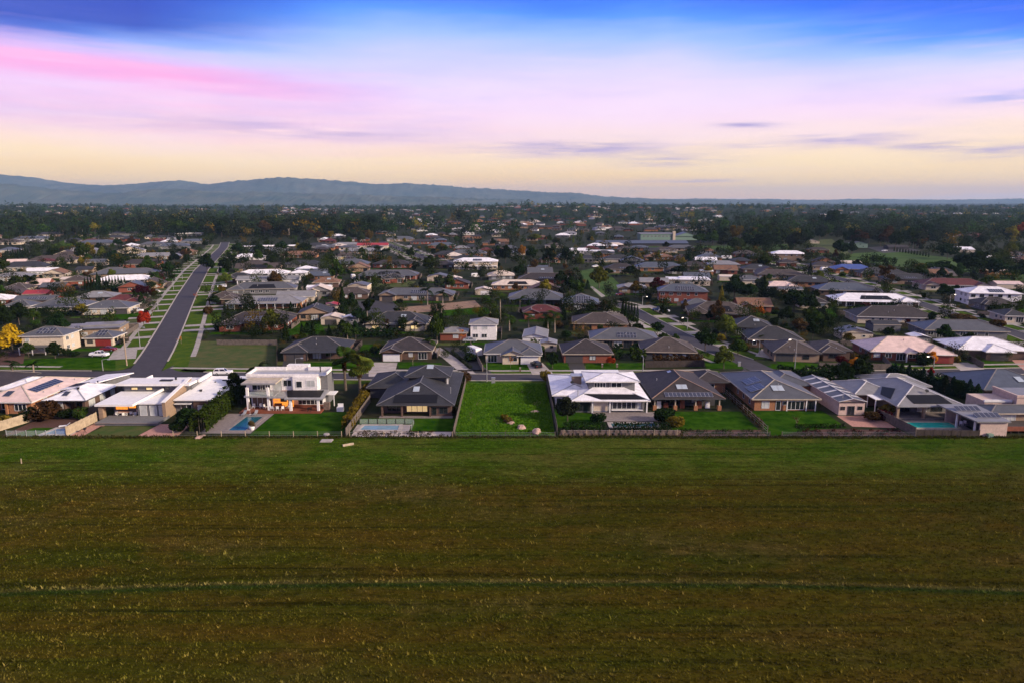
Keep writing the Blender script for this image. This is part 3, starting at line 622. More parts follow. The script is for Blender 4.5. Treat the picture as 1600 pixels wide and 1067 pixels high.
# ------------------------------------------------------------------ fences
def fence(line, h, label, m=None, bay=2.4, style='paling', mp=None, each=True, cap=False, group=None):
    """post-and-panel fence; every bay's panel and every post is a part"""
    m = m or M_tim; o0 = Vector((line[0][0], line[0][1], 0)); t = thing({'paling': 'timber_fence', 'wire': 'wire_fence', 'glass': 'glass_pool_fence', 'metal': 'metal_fence'}[style], label, 'fence', o0, 0, group); pm = {}
    po = MB(); po.box(-.06, .06, -.06, .06, 0, h + .08); pme = po.mesh('post', [mp or m])
    allb = MB()
    for (ax, ay), (bx, by) in zip(line, line[1:]):
        L_ = math.hypot(bx - ax, by - ay); n = max(1, round(L_ / bay)); a = math.atan2(by - ay, bx - ax); bl = L_ / n; k = round(bl, 2)
        if k not in pm:
            mb = MB()
            if style in ('paling', 'metal'):
                j = max(3, int(bl / .34)); r = random.Random(int(bl * 100))
                for i in range(j): 
                    q = r.uniform(-.035, .02); mb.box(i * bl / j + .004, (i + 1) * bl / j - .004, -.022 - .012 * (i % 2), .012, .03, h + q if style == 'paling' else h)
                mb.box(.05, bl - .05, .013, .06, h * .2, h * .2 + .09); mb.box(.05, bl - .05, .013, .06, h * .78, h * .78 + .09)
            elif style == 'glass': mb.box(.05, bl - .05, -.008, .008, .08, h)
            else:
                for q in (.3, .6, .92): mb.box(.05, bl - .05, -.012, .012, h * q - .012, h * q + .012)
            pm[k] = mb.mesh({'paling': 'fence_panel', 'metal': 'fence_panel', 'glass': 'glass_panel', 'wire': 'wire'}[style], [M_pglass if style == 'glass' else (m if style != 'wire' else M_steel)])
        for i in range(n):
            X, Y = ax + (bx - ax) * i / n - o0.x, ay + (by - ay) * i / n - o0.y
            link(pm[k].name.split('.')[0], pm[k], t, (X, Y, 0), a); link('post', pme, t, (X, Y, 0), a)
    link('post', pme, t, (line[-1][0] - o0.x, line[-1][1] - o0.y, 0), a)
    return t

# ------------------------------------------------------------------ ground, field, hills
def nodes_mat(name):
    m = bpy.data.materials.new(name); m.use_nodes = True; return m, m.node_tree.nodes, m.node_tree.links
def field_mat(name, tuft):
    m, n, L = nodes_mat(name); b = n['Principled BSDF']; b.inputs['Roughness'].default_value = .95; b.inputs['Specular IOR Level'].default_value = .0
    geo = n.new('ShaderNodeNewGeometry')
    def noise(sc, st=(1, 1, 1), det=6, rough=.6):
        mp = n.new('ShaderNodeMapping'); mp.inputs['Scale'].default_value = st; L.new(geo.outputs['Position'], mp.inputs[0])
        t = n.new('ShaderNodeTexNoise'); t.inputs['Scale'].default_value = sc; t.inputs['Detail'].default_value = det; t.inputs['Roughness'].default_value = rough; L.new(mp.outputs[0], t.inputs[0]); return t.outputs[0]
    def ma(op, a, b_=None, cl=False):
        q = n.new('ShaderNodeMath'); q.operation = op; q.use_clamp = cl
        for i, v in enumerate((a, b_)):
            if v is None: continue
            if isinstance(v, (int, float)): q.inputs[i].default_value = v
            else: L.new(v, q.inputs[i])
        return q.outputs[0]
    def mx(f, a, b_):
        q = n.new('ShaderNodeMix'); q.data_type = 'RGBA'
        for i, v in ((0, f), (6, a), (7, b_)):
            if isinstance(v, tuple): q.inputs[i].default_value = v + (1,)
            elif isinstance(v, (int, float)): q.inputs[i].default_value = v
            else: L.new(v, q.inputs[i])
        return q.outputs[2]
    sp = n.new('ShaderNodeSeparateXYZ'); L.new(geo.outputs['Position'], sp.inputs[0]); Y = sp.outputs[1]
    big = noise(.022, (.6, 1.6, 1), 5); streak = noise(.11, (.12, 2.2, 1), 6, .7); mid = noise(.16, (.5, 1, 1), 6, .7); fine = noise(1.7, (.8, 1.3, 1), 6, .8); clot = noise(.55, (.7, 1.2, 1), 5, .75)
    green, olive, brown, tan, dark = (.044, .092, .006), (.054, .060, .006), (.082, .058, .008), (.20, .14, .05), (.014, .018, .004)
    # the mown strip by the gardens is green, the paddock is olive to brown
    edge = ma('DIVIDE', ma('SUBTRACT', ma('ADD', Y, ma('MULTIPLY', ma('SUBTRACT', big, .5), 26)), 106), 7, True) if False else ma('MULTIPLY', ma('SUBTRACT', ma('ADD', Y, ma('ADD', ma('MULTIPLY', ma('SUBTRACT', clot, .5), 16), ma('MULTIPLY', ma('SUBTRACT', mid, .5), 14))), 101), .075, True)
    c = mx(ma('MULTIPLY', ma('SUBTRACT', streak, .39), 3.4, True), olive, brown)
    c = mx(ma('MULTIPLY', ma('SUBTRACT', big, .46), 5, True), c, (.036, .048, .005))
    c = mx(ma('MULTIPLY', ma('SUBTRACT', mid, .5), 4, True), c, (.094, .062, .010))
    g2 = mx(ma('MULTIPLY', ma('SUBTRACT', mid, .42), 4, True), green, (.105, .118, .02))
    c = mx(edge, c, g2)
    c = mx(ma('MULTIPLY', ma('SUBTRACT', noise(.30, (.05, 3.4, 1), 4, .6), .55), 5, True), c, dark)
    c = mx(ma('MULTIPLY', ma('MULTIPLY', ma('SUBTRACT', noise(.045, (.7, 1.5, 1), 4, .6), .52), 6, True), ma('MULTIPLY', ma('SUBTRACT', clot, .3), 2.2, True)), c, (.115, .085, .026))
    # the old track: a pale grassy ridge with a green margin in front of it
    X = sp.outputs[0]; ty = ma('ADD', 75.0, ma('ADD', ma('MULTIPLY', ma('MULTIPLY', X, X), -.00062), ma('MULTIPLY', ma('SUBTRACT', noise(.06), .5), 1.6)))
    dy = ma('SUBTRACT', Y, ty)
    def gs(a, s): q = ma('DIVIDE', a, s); return ma('EXPONENT', ma('MULTIPLY', ma('MULTIPLY', q, q), -1))
    c = mx(ma('MULTIPLY', gs(ma('ADD', dy, .7), .55), .85), c, (.022, .045, .008))
    c = mx(ma('MULTIPLY', ma('MULTIPLY', gs(dy, ma('ADD', .12, ma('MULTIPLY', mid, .5))), ma('MULTIPLY', ma('SUBTRACT', clot, .25), 1.6, True)), .8), c, (.15, .12, .045))
    c = mx(ma('MULTIPLY', gs(ma('SUBTRACT', dy, 1.4), .5), .5), c, dark)
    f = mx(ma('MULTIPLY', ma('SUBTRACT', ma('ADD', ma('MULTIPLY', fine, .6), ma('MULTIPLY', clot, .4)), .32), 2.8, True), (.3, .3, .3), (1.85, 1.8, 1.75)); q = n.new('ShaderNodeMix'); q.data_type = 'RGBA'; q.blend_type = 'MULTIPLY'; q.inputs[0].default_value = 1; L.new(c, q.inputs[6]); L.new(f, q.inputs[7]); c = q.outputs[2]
    if not tuft: hv = n.new('ShaderNodeHueSaturation'); hv.inputs['Value'].default_value = .62; L.new(c, hv.inputs['Color']); c = hv.outputs[0]  # ground darkened under the tufts: shade of the gaps put into its colour
    if tuft:
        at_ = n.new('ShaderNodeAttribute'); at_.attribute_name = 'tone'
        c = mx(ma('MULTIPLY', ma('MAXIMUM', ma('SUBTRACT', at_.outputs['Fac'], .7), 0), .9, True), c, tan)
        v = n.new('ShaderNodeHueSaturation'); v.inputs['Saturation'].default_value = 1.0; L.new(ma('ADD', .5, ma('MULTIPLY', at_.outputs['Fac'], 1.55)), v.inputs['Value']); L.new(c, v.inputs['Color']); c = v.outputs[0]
    else:
        bp = n.new('ShaderNodeBump'); bp.inputs['Strength'].default_value = .8; bp.inputs['Distance'].default_value = .12; L.new(ma('ADD', fine, ma('MULTIPLY', streak, .8)), bp.inputs['Height']); L.new(bp.outputs[0], b.inputs['Normal'])
    L.new(c, b.inputs['Base Color']); return m
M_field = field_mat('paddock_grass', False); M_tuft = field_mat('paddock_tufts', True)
M_ground = mat('garden_ground', (.008, .020, .004), .95, c2=(.030, .028, .013), scale=.16, bump=.3, bscale=1.5, spec=.1)
M_far = mat('far_plain', (.010, .018, .007), .95, c2=(.022, .030, .011), scale=.006, spec=.05)
mb = MB(); mb.poly([(-22000, -500, -.06), (22000, -500, -.06), (22000, 24000, -.06), (-22000, 24000, -.06)]); tag(mb.build('ground', M_far), kind='structure')
sheet('suburb_ground', [(-520, 126), (420, 126), (900, 1300), (-1000, 1300)], 0, M_ground)
# paddock: gently uneven, with the track as a low ridge
g = np.random.default_rng(4); nx, ny = 150, 100
xs = np.linspace(-190, 190, nx); ys = np.linspace(-30, 126.6, ny); XX, YY = np.meshgrid(xs, ys)
def field_z(x, y):
    e = np.clip((126.6 - y) / 3, 0, 1)
    return .006 + e * (.05 * np.sin(x * .13 + y * .31) + .04 * np.sin(x * .047 - y * .55 + 1) + .03 * np.sin(y * 1.9 + .1 * np.sin(x * .08) * 6) + .12)
V = np.stack([XX, YY, field_z(XX, YY)], -1).reshape(-1, 3)
I = np.arange(nx * ny).reshape(ny, nx); F = np.stack([I[:-1, :-1], I[:-1, 1:], I[1:, 1:], I[1:, :-1]], -1).reshape(-1, 4)
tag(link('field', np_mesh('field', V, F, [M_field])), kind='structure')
# grass tufts over the paddock: three blades each
def tufts(name, n, area, hmin, hmax, m, seed, label):
    g = np.random.default_rng(seed); x0, x1, y0, y1 = area
    P = np.stack([g.uniform(x0, x1, n), y0 + (y1 - y0) * g.uniform(0, 1, n) ** 1.25, np.zeros(n)], 1); P[:, 2] = field_z(P[:, 0], P[:, 1]) - .01
    cell = g.random((700, 700)); cell = cell[((P[:, 1] + 60) / .55 + 3 * np.sin(P[:, 0] * .4)).astype(int) % 700, ((P[:, 0] + 140) / .8 + 2 * np.sin(P[:, 1] * .6)).astype(int) % 700]
    clump = np.sin(P[:, 0] * .9 + 3 * np.sin(P[:, 1] * .7)) * np.sin(P[:, 1] * 1.3 + 2 * np.sin(P[:, 0] * .5)) + g.normal(0, .7, n)
    tone = np.clip(.12 + .52 * cell + .08 * clump + g.normal(0, .13, n), 0, 1); ty = 75 - .00062 * P[:, 0] ** 2
    on = np.exp(-((P[:, 1] - ty) / .45) ** 2); hgt = g.uniform(hmin, hmax, n) * (1 + .5 * (tone > .75)) * np.where(P[:, 1] > 108, .7, 1) * (1 + .4 * on * (g.random(n) < .6)); tone = np.clip(tone + on * .28, 0, 1); tone = np.where(P[:, 1] > 108, .12 + tone * .75, tone)
    A = []
    for k in range(3):
        a = g.uniform(0, 6.283, n); ln = g.uniform(.5, 1.25, n) * hgt; w = g.uniform(.25, .6, n) * hgt; off = np.stack([np.cos(a), np.sin(a), 0 * a], 1); side = np.stack([-np.sin(a), np.cos(a), 0 * a], 1)
        b0 = P + side * w[:, None] * .5; b1 = P - side * w[:, None] * .5; tp = P + off * ln[:, None] * .8; tp[:, 2] += hgt * g.uniform(.5, 1, n); A.append(np.stack([b0, b1, tp], 1))
    V = np.stack(A, 1).reshape(-1, 3); F = np.arange(len(V)).reshape(-1, 3)
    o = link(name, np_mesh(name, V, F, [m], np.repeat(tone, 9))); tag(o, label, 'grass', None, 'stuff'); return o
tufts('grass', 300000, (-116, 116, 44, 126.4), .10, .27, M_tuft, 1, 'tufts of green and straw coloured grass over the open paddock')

g = np.random.default_rng(31); n = 5200; P = np.stack([g.uniform(-104, 108, n), 126.35 + g.normal(0, .45, n), np.full(n, .02)], 1); hh = g.uniform(.1, .42, n) * (.5 + g.random(n)); A = []
for k in range(3):
    a = g.uniform(0, 6.28, n); s_ = np.stack([np.cos(a), np.sin(a), 0 * a], 1) * .12; tp = P + np.stack([np.sin(a) * hh * .6, np.cos(a) * hh * .6, hh], 1); A.append(np.stack([P + s_, P - s_, tp], 1))
V = np.stack(A, 1).reshape(-1, 3); tag(link('long_grass', np_mesh('long_grass', V, np.arange(len(V)).reshape(-1, 3), [leafmat('fence_grass', (.018, .035, .006), (.12, .10, .03))])), 'uncut long grass and weeds along the foot of the garden fences', 'grass', None, 'stuff')
M_hill = mat('hazed_forest_hills', (.055, .092, .098), .95, c2=(.115, .135, .12), scale=.003, spec=.02)  # forest colour paled and blued: part of the distance haze is painted in
def hills(name, prof, dist, depth, seed, m, rough):
    """a wooded range: crest heights (x, z) at one distance, falling away in front and behind"""
    g = np.random.default_rng(seed); n = 420; px = np.array(prof); x = np.linspace(px[0, 0], px[-1, 0], n); z = np.interp(x, px[:, 0], px[:, 1]); z = np.convolve(np.pad(z, 3, mode='edge'), np.ones(7) / 7, 'valid')
    rows = []
    for j, t in enumerate(np.linspace(-1, 1, 25)):
        f = np.cos(t * math.pi / 2) ** 1.15; k = 1 - abs(t)
        zz = z * f * (1 + .20 * (1 - f) * np.sin(x / 260 + j * .8)) + rough * 1.5 * (g.normal(0, 1, n) + 1.6 * np.sin(x / 47 + j) * np.sin(x / 19 + j * 2)) * (.5 + .5 * f) * (z > 20); zz = np.where(abs(t) > .98, -5, zz)
        rows.append(np.stack([x * (1 + t * depth / dist * .2), dist + t * depth + 300 * np.sin(x / 900 + seed) * k, zz], -1))
    V = np.stack(rows).reshape(-1, 3); I = np.arange(n * 25).reshape(25, n); F = np.stack([I[:-1, :-1], I[:-1, 1:], I[1:, 1:], I[1:, :-1]], -1).reshape(-1, 4)
    o = link(name, np_mesh(name, V, F, [m])); tag(o, kind='structure')
    for p in o.data.polygons: p.use_smooth = True
def rise(x, y): return (15 + 6 * np.sin(x / 430 + .6) + 4 * np.sin(x / 170 + 1)) * np.cos(np.clip((y - 2700) / 1150, -1, 1) * math.pi / 2) ** 1.2
gx, gy = np.meshgrid(np.linspace(-4200, 4200, 180), np.linspace(1540, 3860, 40)); V = np.stack([gx, gy, rise(gx, gy) - .03], -1).reshape(-1, 3); I = np.arange(7200).reshape(40, 180)
tag(link('wooded_rise', np_mesh('wooded_rise', V, np.stack([I[:-1, :-1], I[:-1, 1:], I[1:, 1:], I[1:, :-1]], -1).reshape(-1, 4), [M_far])), kind='structure')
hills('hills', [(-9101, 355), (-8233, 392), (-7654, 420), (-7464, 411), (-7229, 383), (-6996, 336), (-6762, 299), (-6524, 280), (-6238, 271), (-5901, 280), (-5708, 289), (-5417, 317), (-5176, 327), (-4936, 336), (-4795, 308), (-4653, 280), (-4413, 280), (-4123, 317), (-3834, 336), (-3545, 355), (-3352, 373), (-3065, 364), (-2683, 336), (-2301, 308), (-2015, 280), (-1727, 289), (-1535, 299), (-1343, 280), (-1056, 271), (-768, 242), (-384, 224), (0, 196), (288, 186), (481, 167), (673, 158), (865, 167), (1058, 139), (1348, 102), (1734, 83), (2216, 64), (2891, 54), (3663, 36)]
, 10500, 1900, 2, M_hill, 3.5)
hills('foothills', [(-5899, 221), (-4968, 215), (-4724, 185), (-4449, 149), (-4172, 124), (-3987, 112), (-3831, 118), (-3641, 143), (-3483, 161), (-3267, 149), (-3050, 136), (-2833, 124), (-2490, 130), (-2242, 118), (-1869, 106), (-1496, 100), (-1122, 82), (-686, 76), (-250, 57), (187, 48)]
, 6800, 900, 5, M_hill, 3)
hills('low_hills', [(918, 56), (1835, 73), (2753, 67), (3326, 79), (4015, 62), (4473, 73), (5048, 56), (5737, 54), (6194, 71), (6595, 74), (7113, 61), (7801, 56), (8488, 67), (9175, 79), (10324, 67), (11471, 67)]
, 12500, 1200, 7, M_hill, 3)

# ------------------------------------------------------------------ roads, kerbs, footpaths, lawns
street = [(-280, 180), (-180, 178), (-113, 175.7), (-60, 174), (-3, 172.5), (40, 173), (66, 174), (100, 176.5), (140, 179.5), (300, 190)]
road_l = [(-97, 173), (-102.8, 189.3), (-107.8, 202.8), (-113.4, 217.2), (-124.8, 246), (-159.7, 333.5), (-206.4, 454), (-283.8, 676), (-316.6, 760)]
road_2 = [(67.5, 173), (68.2, 179), (66.4, 191.7), (61.7, 207.4), (57.2, 230), (52.7, 264), (50.3, 287), (46, 300), (36, 306)]
road_3 = [(164, 183), (168, 200), (174, 228), (178.5, 277), (187.8, 338), (192, 391), (197, 458), (203, 540)]
road_4 = [(-147, 772), (-124.7, 706), (-63, 529), (-48, 486)]
strip('street', street, 6.6, .012, M_asph); strip('road', road_l, 8.2, .016, M_asph); strip('road', road_2, 7, .016, M_asph); strip('road', road_3, 7.2, .016, M_asph); strip('road', road_4, 9, .016, M_asph)
def flare(cx, cy, sx_, rad, name='road'):           # rounded corner of a junction
    pts = [(cx, cy)] + [(cx + sx_ * rad * (1 - math.sin(t)), cy + rad * (1 - math.cos(t))) for t in [i * math.pi / 16 for i in range(9)]]
    sheet(name, pts if sx_ > 0 else pts[::-1], .02, M_asph)
flare(-94.7, 177.5, 1, 10); flare(-103.3, 178.0, -1, 9); flare(71, 177.3, 1, 7); flare(64, 176.6, -1, 8)
seg = lambda ln, a, b: [p for p in ln if a <= p[0] <= b]
kerb([(-280, 180), (-180, 178), (-114, 176)], 3.45); kerb([(-83, 174.7), (-60, 174), (-3, 172.5), (40, 173), (55, 173.5)], 3.45); kerb([(79, 174.9), (100, 176.5), (140, 179.5), (300, 190)], 3.45); kerb(street, -3.45)
kerb(road_l[1:], 4.3, .45); kerb(road_l[1:], -4.3, .45); kerb(road_2[2:], 3.7); kerb(road_2[2:], -3.7); kerb(road_3[1:], 3.8); kerb(road_3[1:], -3.8); kerb(road_4, 4.7); kerb(road_4, -4.7)
sheet('lawn', [(-95, 180.1), (-83, 178.4), (-84.5, 197), (-101, 197)], .006, M_verge); sheet('lawn', [(-125, 181.8), (-106, 179.8), (-106.5, 190), (-110, 196)], .0065, M_verge)
# nature strips and footpaths along the street
strip('lawn', [(-280, 186), (-180, 184), (-124, 181.5)], 3.2, .006, M_verge); strip('lawn', [(-90, 180.4), (-60, 178.6), (-3, 177.2), (40, 177.7), (56, 178.5)], 3.0, .006, M_verge); strip('lawn', [(80, 180), (100, 181.6), (140, 184.6), (300, 195)], 3.0, .006, M_verge)
strip('footpath', [(-280, 189), (-180, 187), (-125, 184)], 1.5, .03, M_path); strip('footpath', [(-94, 182.9), (-60, 181), (-3, 179.6), (40, 180), (54, 180.7)], 1.5, .03, M_path); strip('footpath', [(81, 182.4), (100, 184.2), (140, 187.2), (300, 197)], 1.5, .03, M_path)
strip('lawn', [(-280, 174.6), (-113, 170.2), (-60, 168.3), (-3, 167.0), (40, 167.5), (100, 171), (140, 174), (300, 184)], 3.4, .006, M_verge)
# long road: lawns between the driveways, both sides, and the footpaths
def lpt(s_, off, ln=road_l[1:]):                     # point a distance s_ along the long road, off to its left
    for i, (a, b) in enumerate(zip(ln, ln[1:])):
        a, b = Vector(a), Vector(b); L_ = (b - a).length
        if s_ <= L_ or i == len(ln) - 2: break
        s_ -= L_
    d_ = (b - a) / L_; p = a + d_ * s_ + Vector((-d_.y, d_.x)) * off; return (p.x, p.y)
for sd_ in (1, -1):
    strip('footpath', [lpt(q, sd_ * 10.6) for q in [4 if sd_ < 0 else 10, 15, 30, 45, 62, 110, 155, 280, 400, 510, 570]], 1.5, .03, M_path)
    s = -3 if sd_ < 0 else 8; k = 0
    while s < 560:
        ln = rnd.uniform(9, 20) if sd_ > 0 else rnd.uniform(20, 38) if k % 2 == 0 else 5; ln = 50 if sd_ < 0 and k == 0 else ln; a, b = s, s + ln
        sheet('lawn', ([lpt(a + q * ln / 4, sd_ * 4.7) for q in range(5)] + [lpt(a + q * ln / 4, sd_ * 9.8) for q in range(4, -1, -1)])[::sd_ * -1], .008, M_verge)
        sheet('driveway', [lpt(b + .4, sd_ * 4.7), lpt(b + 4.4, sd_ * 4.7), lpt(b + 4.4, sd_ * 17), lpt(b + .4, sd_ * 17)][::sd_ * -1], .02, M_path if k % 3 else M_conc)
        if not (sd_ < 0 and k == 0): sheet('lawn', [lpt(a, sd_ * 11.5), lpt(b, sd_ * 11.5), lpt(b, sd_ * 16.5), lpt(a, sd_ * 16.5)][::sd_ * -1], .008, rnd.choice((M_lawn, M_verge, M_lawn2)))
        s = b + 5; k += 1
for ln, offs in ((road_2[2:], (5.9,)), (road_2[2:], (-5.9,)), (road_3[1:], (6.2,)), (road_3[1:], (-6.2,)), (road_4, (7.4,)), (road_4, (-7.4,))):
    pts = []                                                  # resample, then alternate lawn and driveway
    for (ax, ay), (bx, by) in zip(ln, ln[1:]):
        n = max(1, int(math.hypot(bx - ax, by - ay) / 5)); pts += [(ax + (bx - ax) * i / n, ay + (by - ay) * i / n) for i in range(n)]
    i = 0
    while i + 3 < len(pts):
        j = i + rnd.randint(2, 3); strip('lawn', pts[i:j + 1], 4.2, .009, M_verge, offs[0]); 
        if j + 1 < len(pts): strip('driveway', pts[j:j + 2], 9, .021, M_path, offs[0] * 1.5)
        i = j + 1
    strip('footpath', pts, 1.4, .031, M_path, offs[0] * 1.62)
for q, m_, nm in [
    ([(-88.7, 181.0), (-64.3, 181.0), (-77.2, 219.3), (-103.8, 219.3)], 'M_lawn2', 'lawn'),
    ([(-37.6, 173.4), (-30.9, 173.4), (-32.6, 189.3), (-40.7, 189.3)], 'M_conc', 'driveway'),
    ([(-57.8, 180.3), (-40.0, 180.3), (-41.9, 189.3), (-59.1, 189.3)], 'M_lawn', 'lawn'),
    ([(-62.2, 178.9), (-57.3, 178.9), (-60.0, 191.7), (-65.9, 191.7)], 'M_asph2', 'driveway'),
    ([(-31.3, 182.5), (-19.4, 182.5), (-20.0, 188.6), (-31.8, 188.6)], 'M_lawn', 'lawn'),
    ([(5.4, 175.4), (11.2, 175.4), (8.7, 188.6), (4.0, 188.6)], 'M_conc', 'driveway'),
    ([(-8.0, 180.3), (4.9, 180.3), (3.6, 189.3), (-7.3, 189.3)], 'M_lawn', 'lawn'),
    ([(15.8, 175.4), (19.8, 175.4), (20.3, 188.6), (16.0, 188.6)], 'M_asph2', 'driveway'),
    ([(11.5, 180.3), (15.7, 180.3), (15.7, 189.3), (9.5, 189.3)], 'M_lawn', 'lawn'),
    ([(20.2, 180.3), (35.8, 180.3), (37.4, 188.6), (20.9, 188.6)], 'M_lawn', 'lawn'),
    ([(53.3, 181.8), (65.2, 181.8), (64.8, 192.5), (55.6, 192.5)], 'M_lawn', 'lawn'),
    ([(74.0, 180.3), (83.5, 181.0), (86.5, 187.8), (76.0, 192.5)], 'M_lawn', 'lawn'),
    ([(72.1, 197.5), (78.2, 192.5), (81.8, 201.0), (77.6, 207.4)], 'M_conc', 'driveway'),
    ([(84.9, 179.6), (102.8, 180.0), (103.4, 181.0), (85.6, 181.0)], 'M_lawn', 'lawn'),
    ([(121.4, 178.9), (129.2, 179.6), (129.8, 189.3), (125.1, 189.3)], 'M_conc', 'driveway'),
    ([(131.2, 181.8), (137.8, 183.2), (137.1, 192.5), (130.5, 189.3)], 'M_lawn', 'lawn'),
    ([(139.2, 180.3), (146.7, 181.0), (148.2, 192.5), (144.5, 192.5)], 'M_red_pave', 'driveway'),
    ([(-135.0, 181.8), (-109.1, 182.5), (-117.2, 196.7), (-138.2, 194.2), (-143.7, 189.3)], 'M_lawn', 'lawn'),
    ([(-117.1, 192.5), (-109.8, 194.2), (-117.4, 209.3), (-123.3, 207.4)], 'M_path', 'driveway'),
    ([(-143.6, 186.2), (-138.2, 187.8), (-151.2, 207.4), (-157.7, 205.5)], 'M_mulch', 'garden_bed'),
    ([(40.7, 372.8), (42.0, 322.2), (50.3, 328.9), (58.3, 353.4), (61.3, 429.8), (54.2, 462.9), (43.9, 445.7)], 'M_padd', 'park_lawn'),
    ([(42.6, 322.2), (45.0, 326.6), (43.2, 364.2), (41.5, 361.5)], 'M_path', 'park_path'),
    ([(-155.6, 259.8), (-145.0, 261.3), (-158.9, 285.1), (-170.0, 280.0)], 'M_lawn', 'lawn'),
    ([(-46.5, 271.9), (-13.3, 292.2), (-17.1, 311.6), (-50.9, 288.6)], 'M_dirt', 'bare_ground'),
    ([(-28.1, 268.8), (-7.8, 273.5), (-11.0, 290.4), (-29.6, 283.4)], 'M_lawn', 'lawn'),
    ([(-65.0, 271.9), (-45.9, 281.7), (-55.4, 311.6), (-71.9, 311.6)], 'M_asph2', 'driveway'),
    ([(-76.6, 229.1), (-64.1, 231.4), (-72.9, 255.5), (-85.1, 255.5)], 'M_lawn', 'lawn'),
    ([(-44.1, 195.9), (-38.7, 197.5), (-42.7, 214.2), (-49.2, 214.2)], 'M_lawn', 'lawn'),
    ([(-80.0, 361.5), (-54.5, 361.5), (-54.7, 387.9), (-88.9, 394.3)], 'M_lawn2', 'lawn'),
    ([(93.5, 288.6), (106.6, 292.2), (116.3, 311.6), (114.1, 326.6), (97.2, 311.6)], 'M_lawn2', 'dry_paddock'),
    ([(201.0, 275.1), (206.5, 271.9), (224.1, 295.9), (212.9, 295.9)], 'M_lawn', 'lawn'),
    ([(117.4, 262.7), (128.0, 264.2), (141.5, 295.9), (127.3, 292.2)], 'M_lawn', 'lawn'),
    ([(224.0, 616.3), (252.7, 616.3), (290.5, 726.7), (253.0, 716.1)], 'M_padd', 'green_paddock'),
    ([(257.5, 540.7), (266.5, 491.2), (279.8, 445.7), (306.3, 429.8), (352.2, 546.8), (348.9, 624.2), (299.7, 601.1)], 'M_padd', 'green_paddock'),
    ([(277.1, 387.9), (318.6, 394.3), (364.1, 462.9), (306.3, 441.6)], 'M_padd', 'green_paddock'),
    ([(251.1, 572.7), (289.9, 586.5), (382.9, 824.9), (340.9, 798.0)], 'M_lawn2', 'green_paddock'),
    ([(325.0, 601.1), (377.0, 632.4), (393.8, 705.7), (349.3, 676.3)], 'M_asph2', 'yard'),
    ([(109.0, 632.4), (223.7, 640.7), (242.8, 705.7), (118.0, 685.8)], 'M_padd', 'green_strip'),
    ([(-472.5, 705.7), (-430.0, 632.4), (-446.3, 705.7), (-603.0, 1033.4), (-628.2, 1012.1)], 'M_verge', 'lawn'),
    ([(42.3, 239.7), (51.0, 243.5), (48.4, 254.1), (40.7, 251.4)], 'M_conc', 'driveway'),
    ([(76.6, 180.3), (78.0, 184.0), (70.6, 185.5), (70.4, 182.5)], 'M_lawn', 'lawn'),
]:
    sheet(nm, q, .025 if m_ not in ('M_lawn', 'M_lot', 'M_lawn2', 'M_verge', 'M_padd') else .012, globals()[m_])
strip('driveway', [(-11.4, 176.1), (-18.1, 194.2), (-24.0, 208.3)], 3.6, .03, M_conc); strip('driveway', [(-7.3, 176.1), (-13.4, 194.2), (-19.5, 210.2)], 4.2, .03, M_asph2)

# ------------------------------------------------------------------ front row
class FH:
    def __init__(s, name, label, x, y, cat='house'): s.x, s.y = x, y; s.o = thing(name, label, cat, (x, y, 0))
    def p(s, name, mb, m, label=None): return mb.build(name, m, s.o, (-s.x, -s.y, 0), 0, label)
    def box(s, name, m, *b): return s.p(name, MB().box(*b), m)
    def win(s, w, h, x, y, z, face='f', fm=None, pane=None, n=None, name='window'): return window(s.o, w, h, x - s.x, y - s.y, z, face, fm, pane, 0, n, None, name)
    def posts(s, pts, z0, z1, w=.3, m=None, name='column'): posts(s.o, [(x - s.x, y - s.y) for x, y in pts], z0, z1, w, m, name)
    def solar(s, o, u, v, c, r, m=None, each=True, pw=1.0, ph=1.65): return solar(s.o, (o[0] - s.x, o[1] - s.y, o[2]), u, v, c, r, m, each, pw, ph)
    def hip(s, x0, x1, y0, y1, z, pitch, kind='hip', roof='charcoal', gm=None, cm=None, th=.22):
        a, b, c = MB(), MB(), MB(); zt = hip(a, x0, x1, y0, y1, z, pitch, kind, b, th=th); gutter(c, x0, x1, y0, y1, z, th, kind)
        s.p('roof', a, [ROOF[roof], gm or WALL['cream']]); s.p('ridge_cap', b, cm or M_cap); s.p('gutter', c, gm or M_fascia_d); return zt
    def slab(s, name, pts, t, m): return s.p(name, MB().slab(pts, t), m)
    def mat(s, pts): return blackmat(s.o, [(x - s.x, y - s.y, z) for x, y, z in pts])
    def vent(s, x, y, z, **k): return ventpipe(s.o, x - s.x, y - s.y, z, **k)
    def dish(s, x, y, z): return dish(s.o, x - s.x, y - s.y, z)
def slope(x0, y, z, pitch):                     # helper for a front slope rising away from the camera
    t = math.tan(R(pitch)); return lambda x, q: (x, y + q, z + q * t)

# 0 dark house cut by the left edge
h = FH('house', 'dark brown roofed house cut off by the left edge of the picture', -126, 155)
h.box('wall', WALL['brown brick'], -134, -119.2, 147, 166, 0, 2.5); h.hip(-134.6, -118.4, 146.4, 166.6, 2.75, 19, 'hip', 'dark brown')
h.win(1.6, 1.5, -119.2, 150, 1.4, 'r'); h.win(1.6, 1.5, -119.2, 155, 1.4, 'r', pane=M_blind); h.box('pier', WALL['orange brick'], -119.25, -118.9, 151.6, 152.6, 0, 2.5)
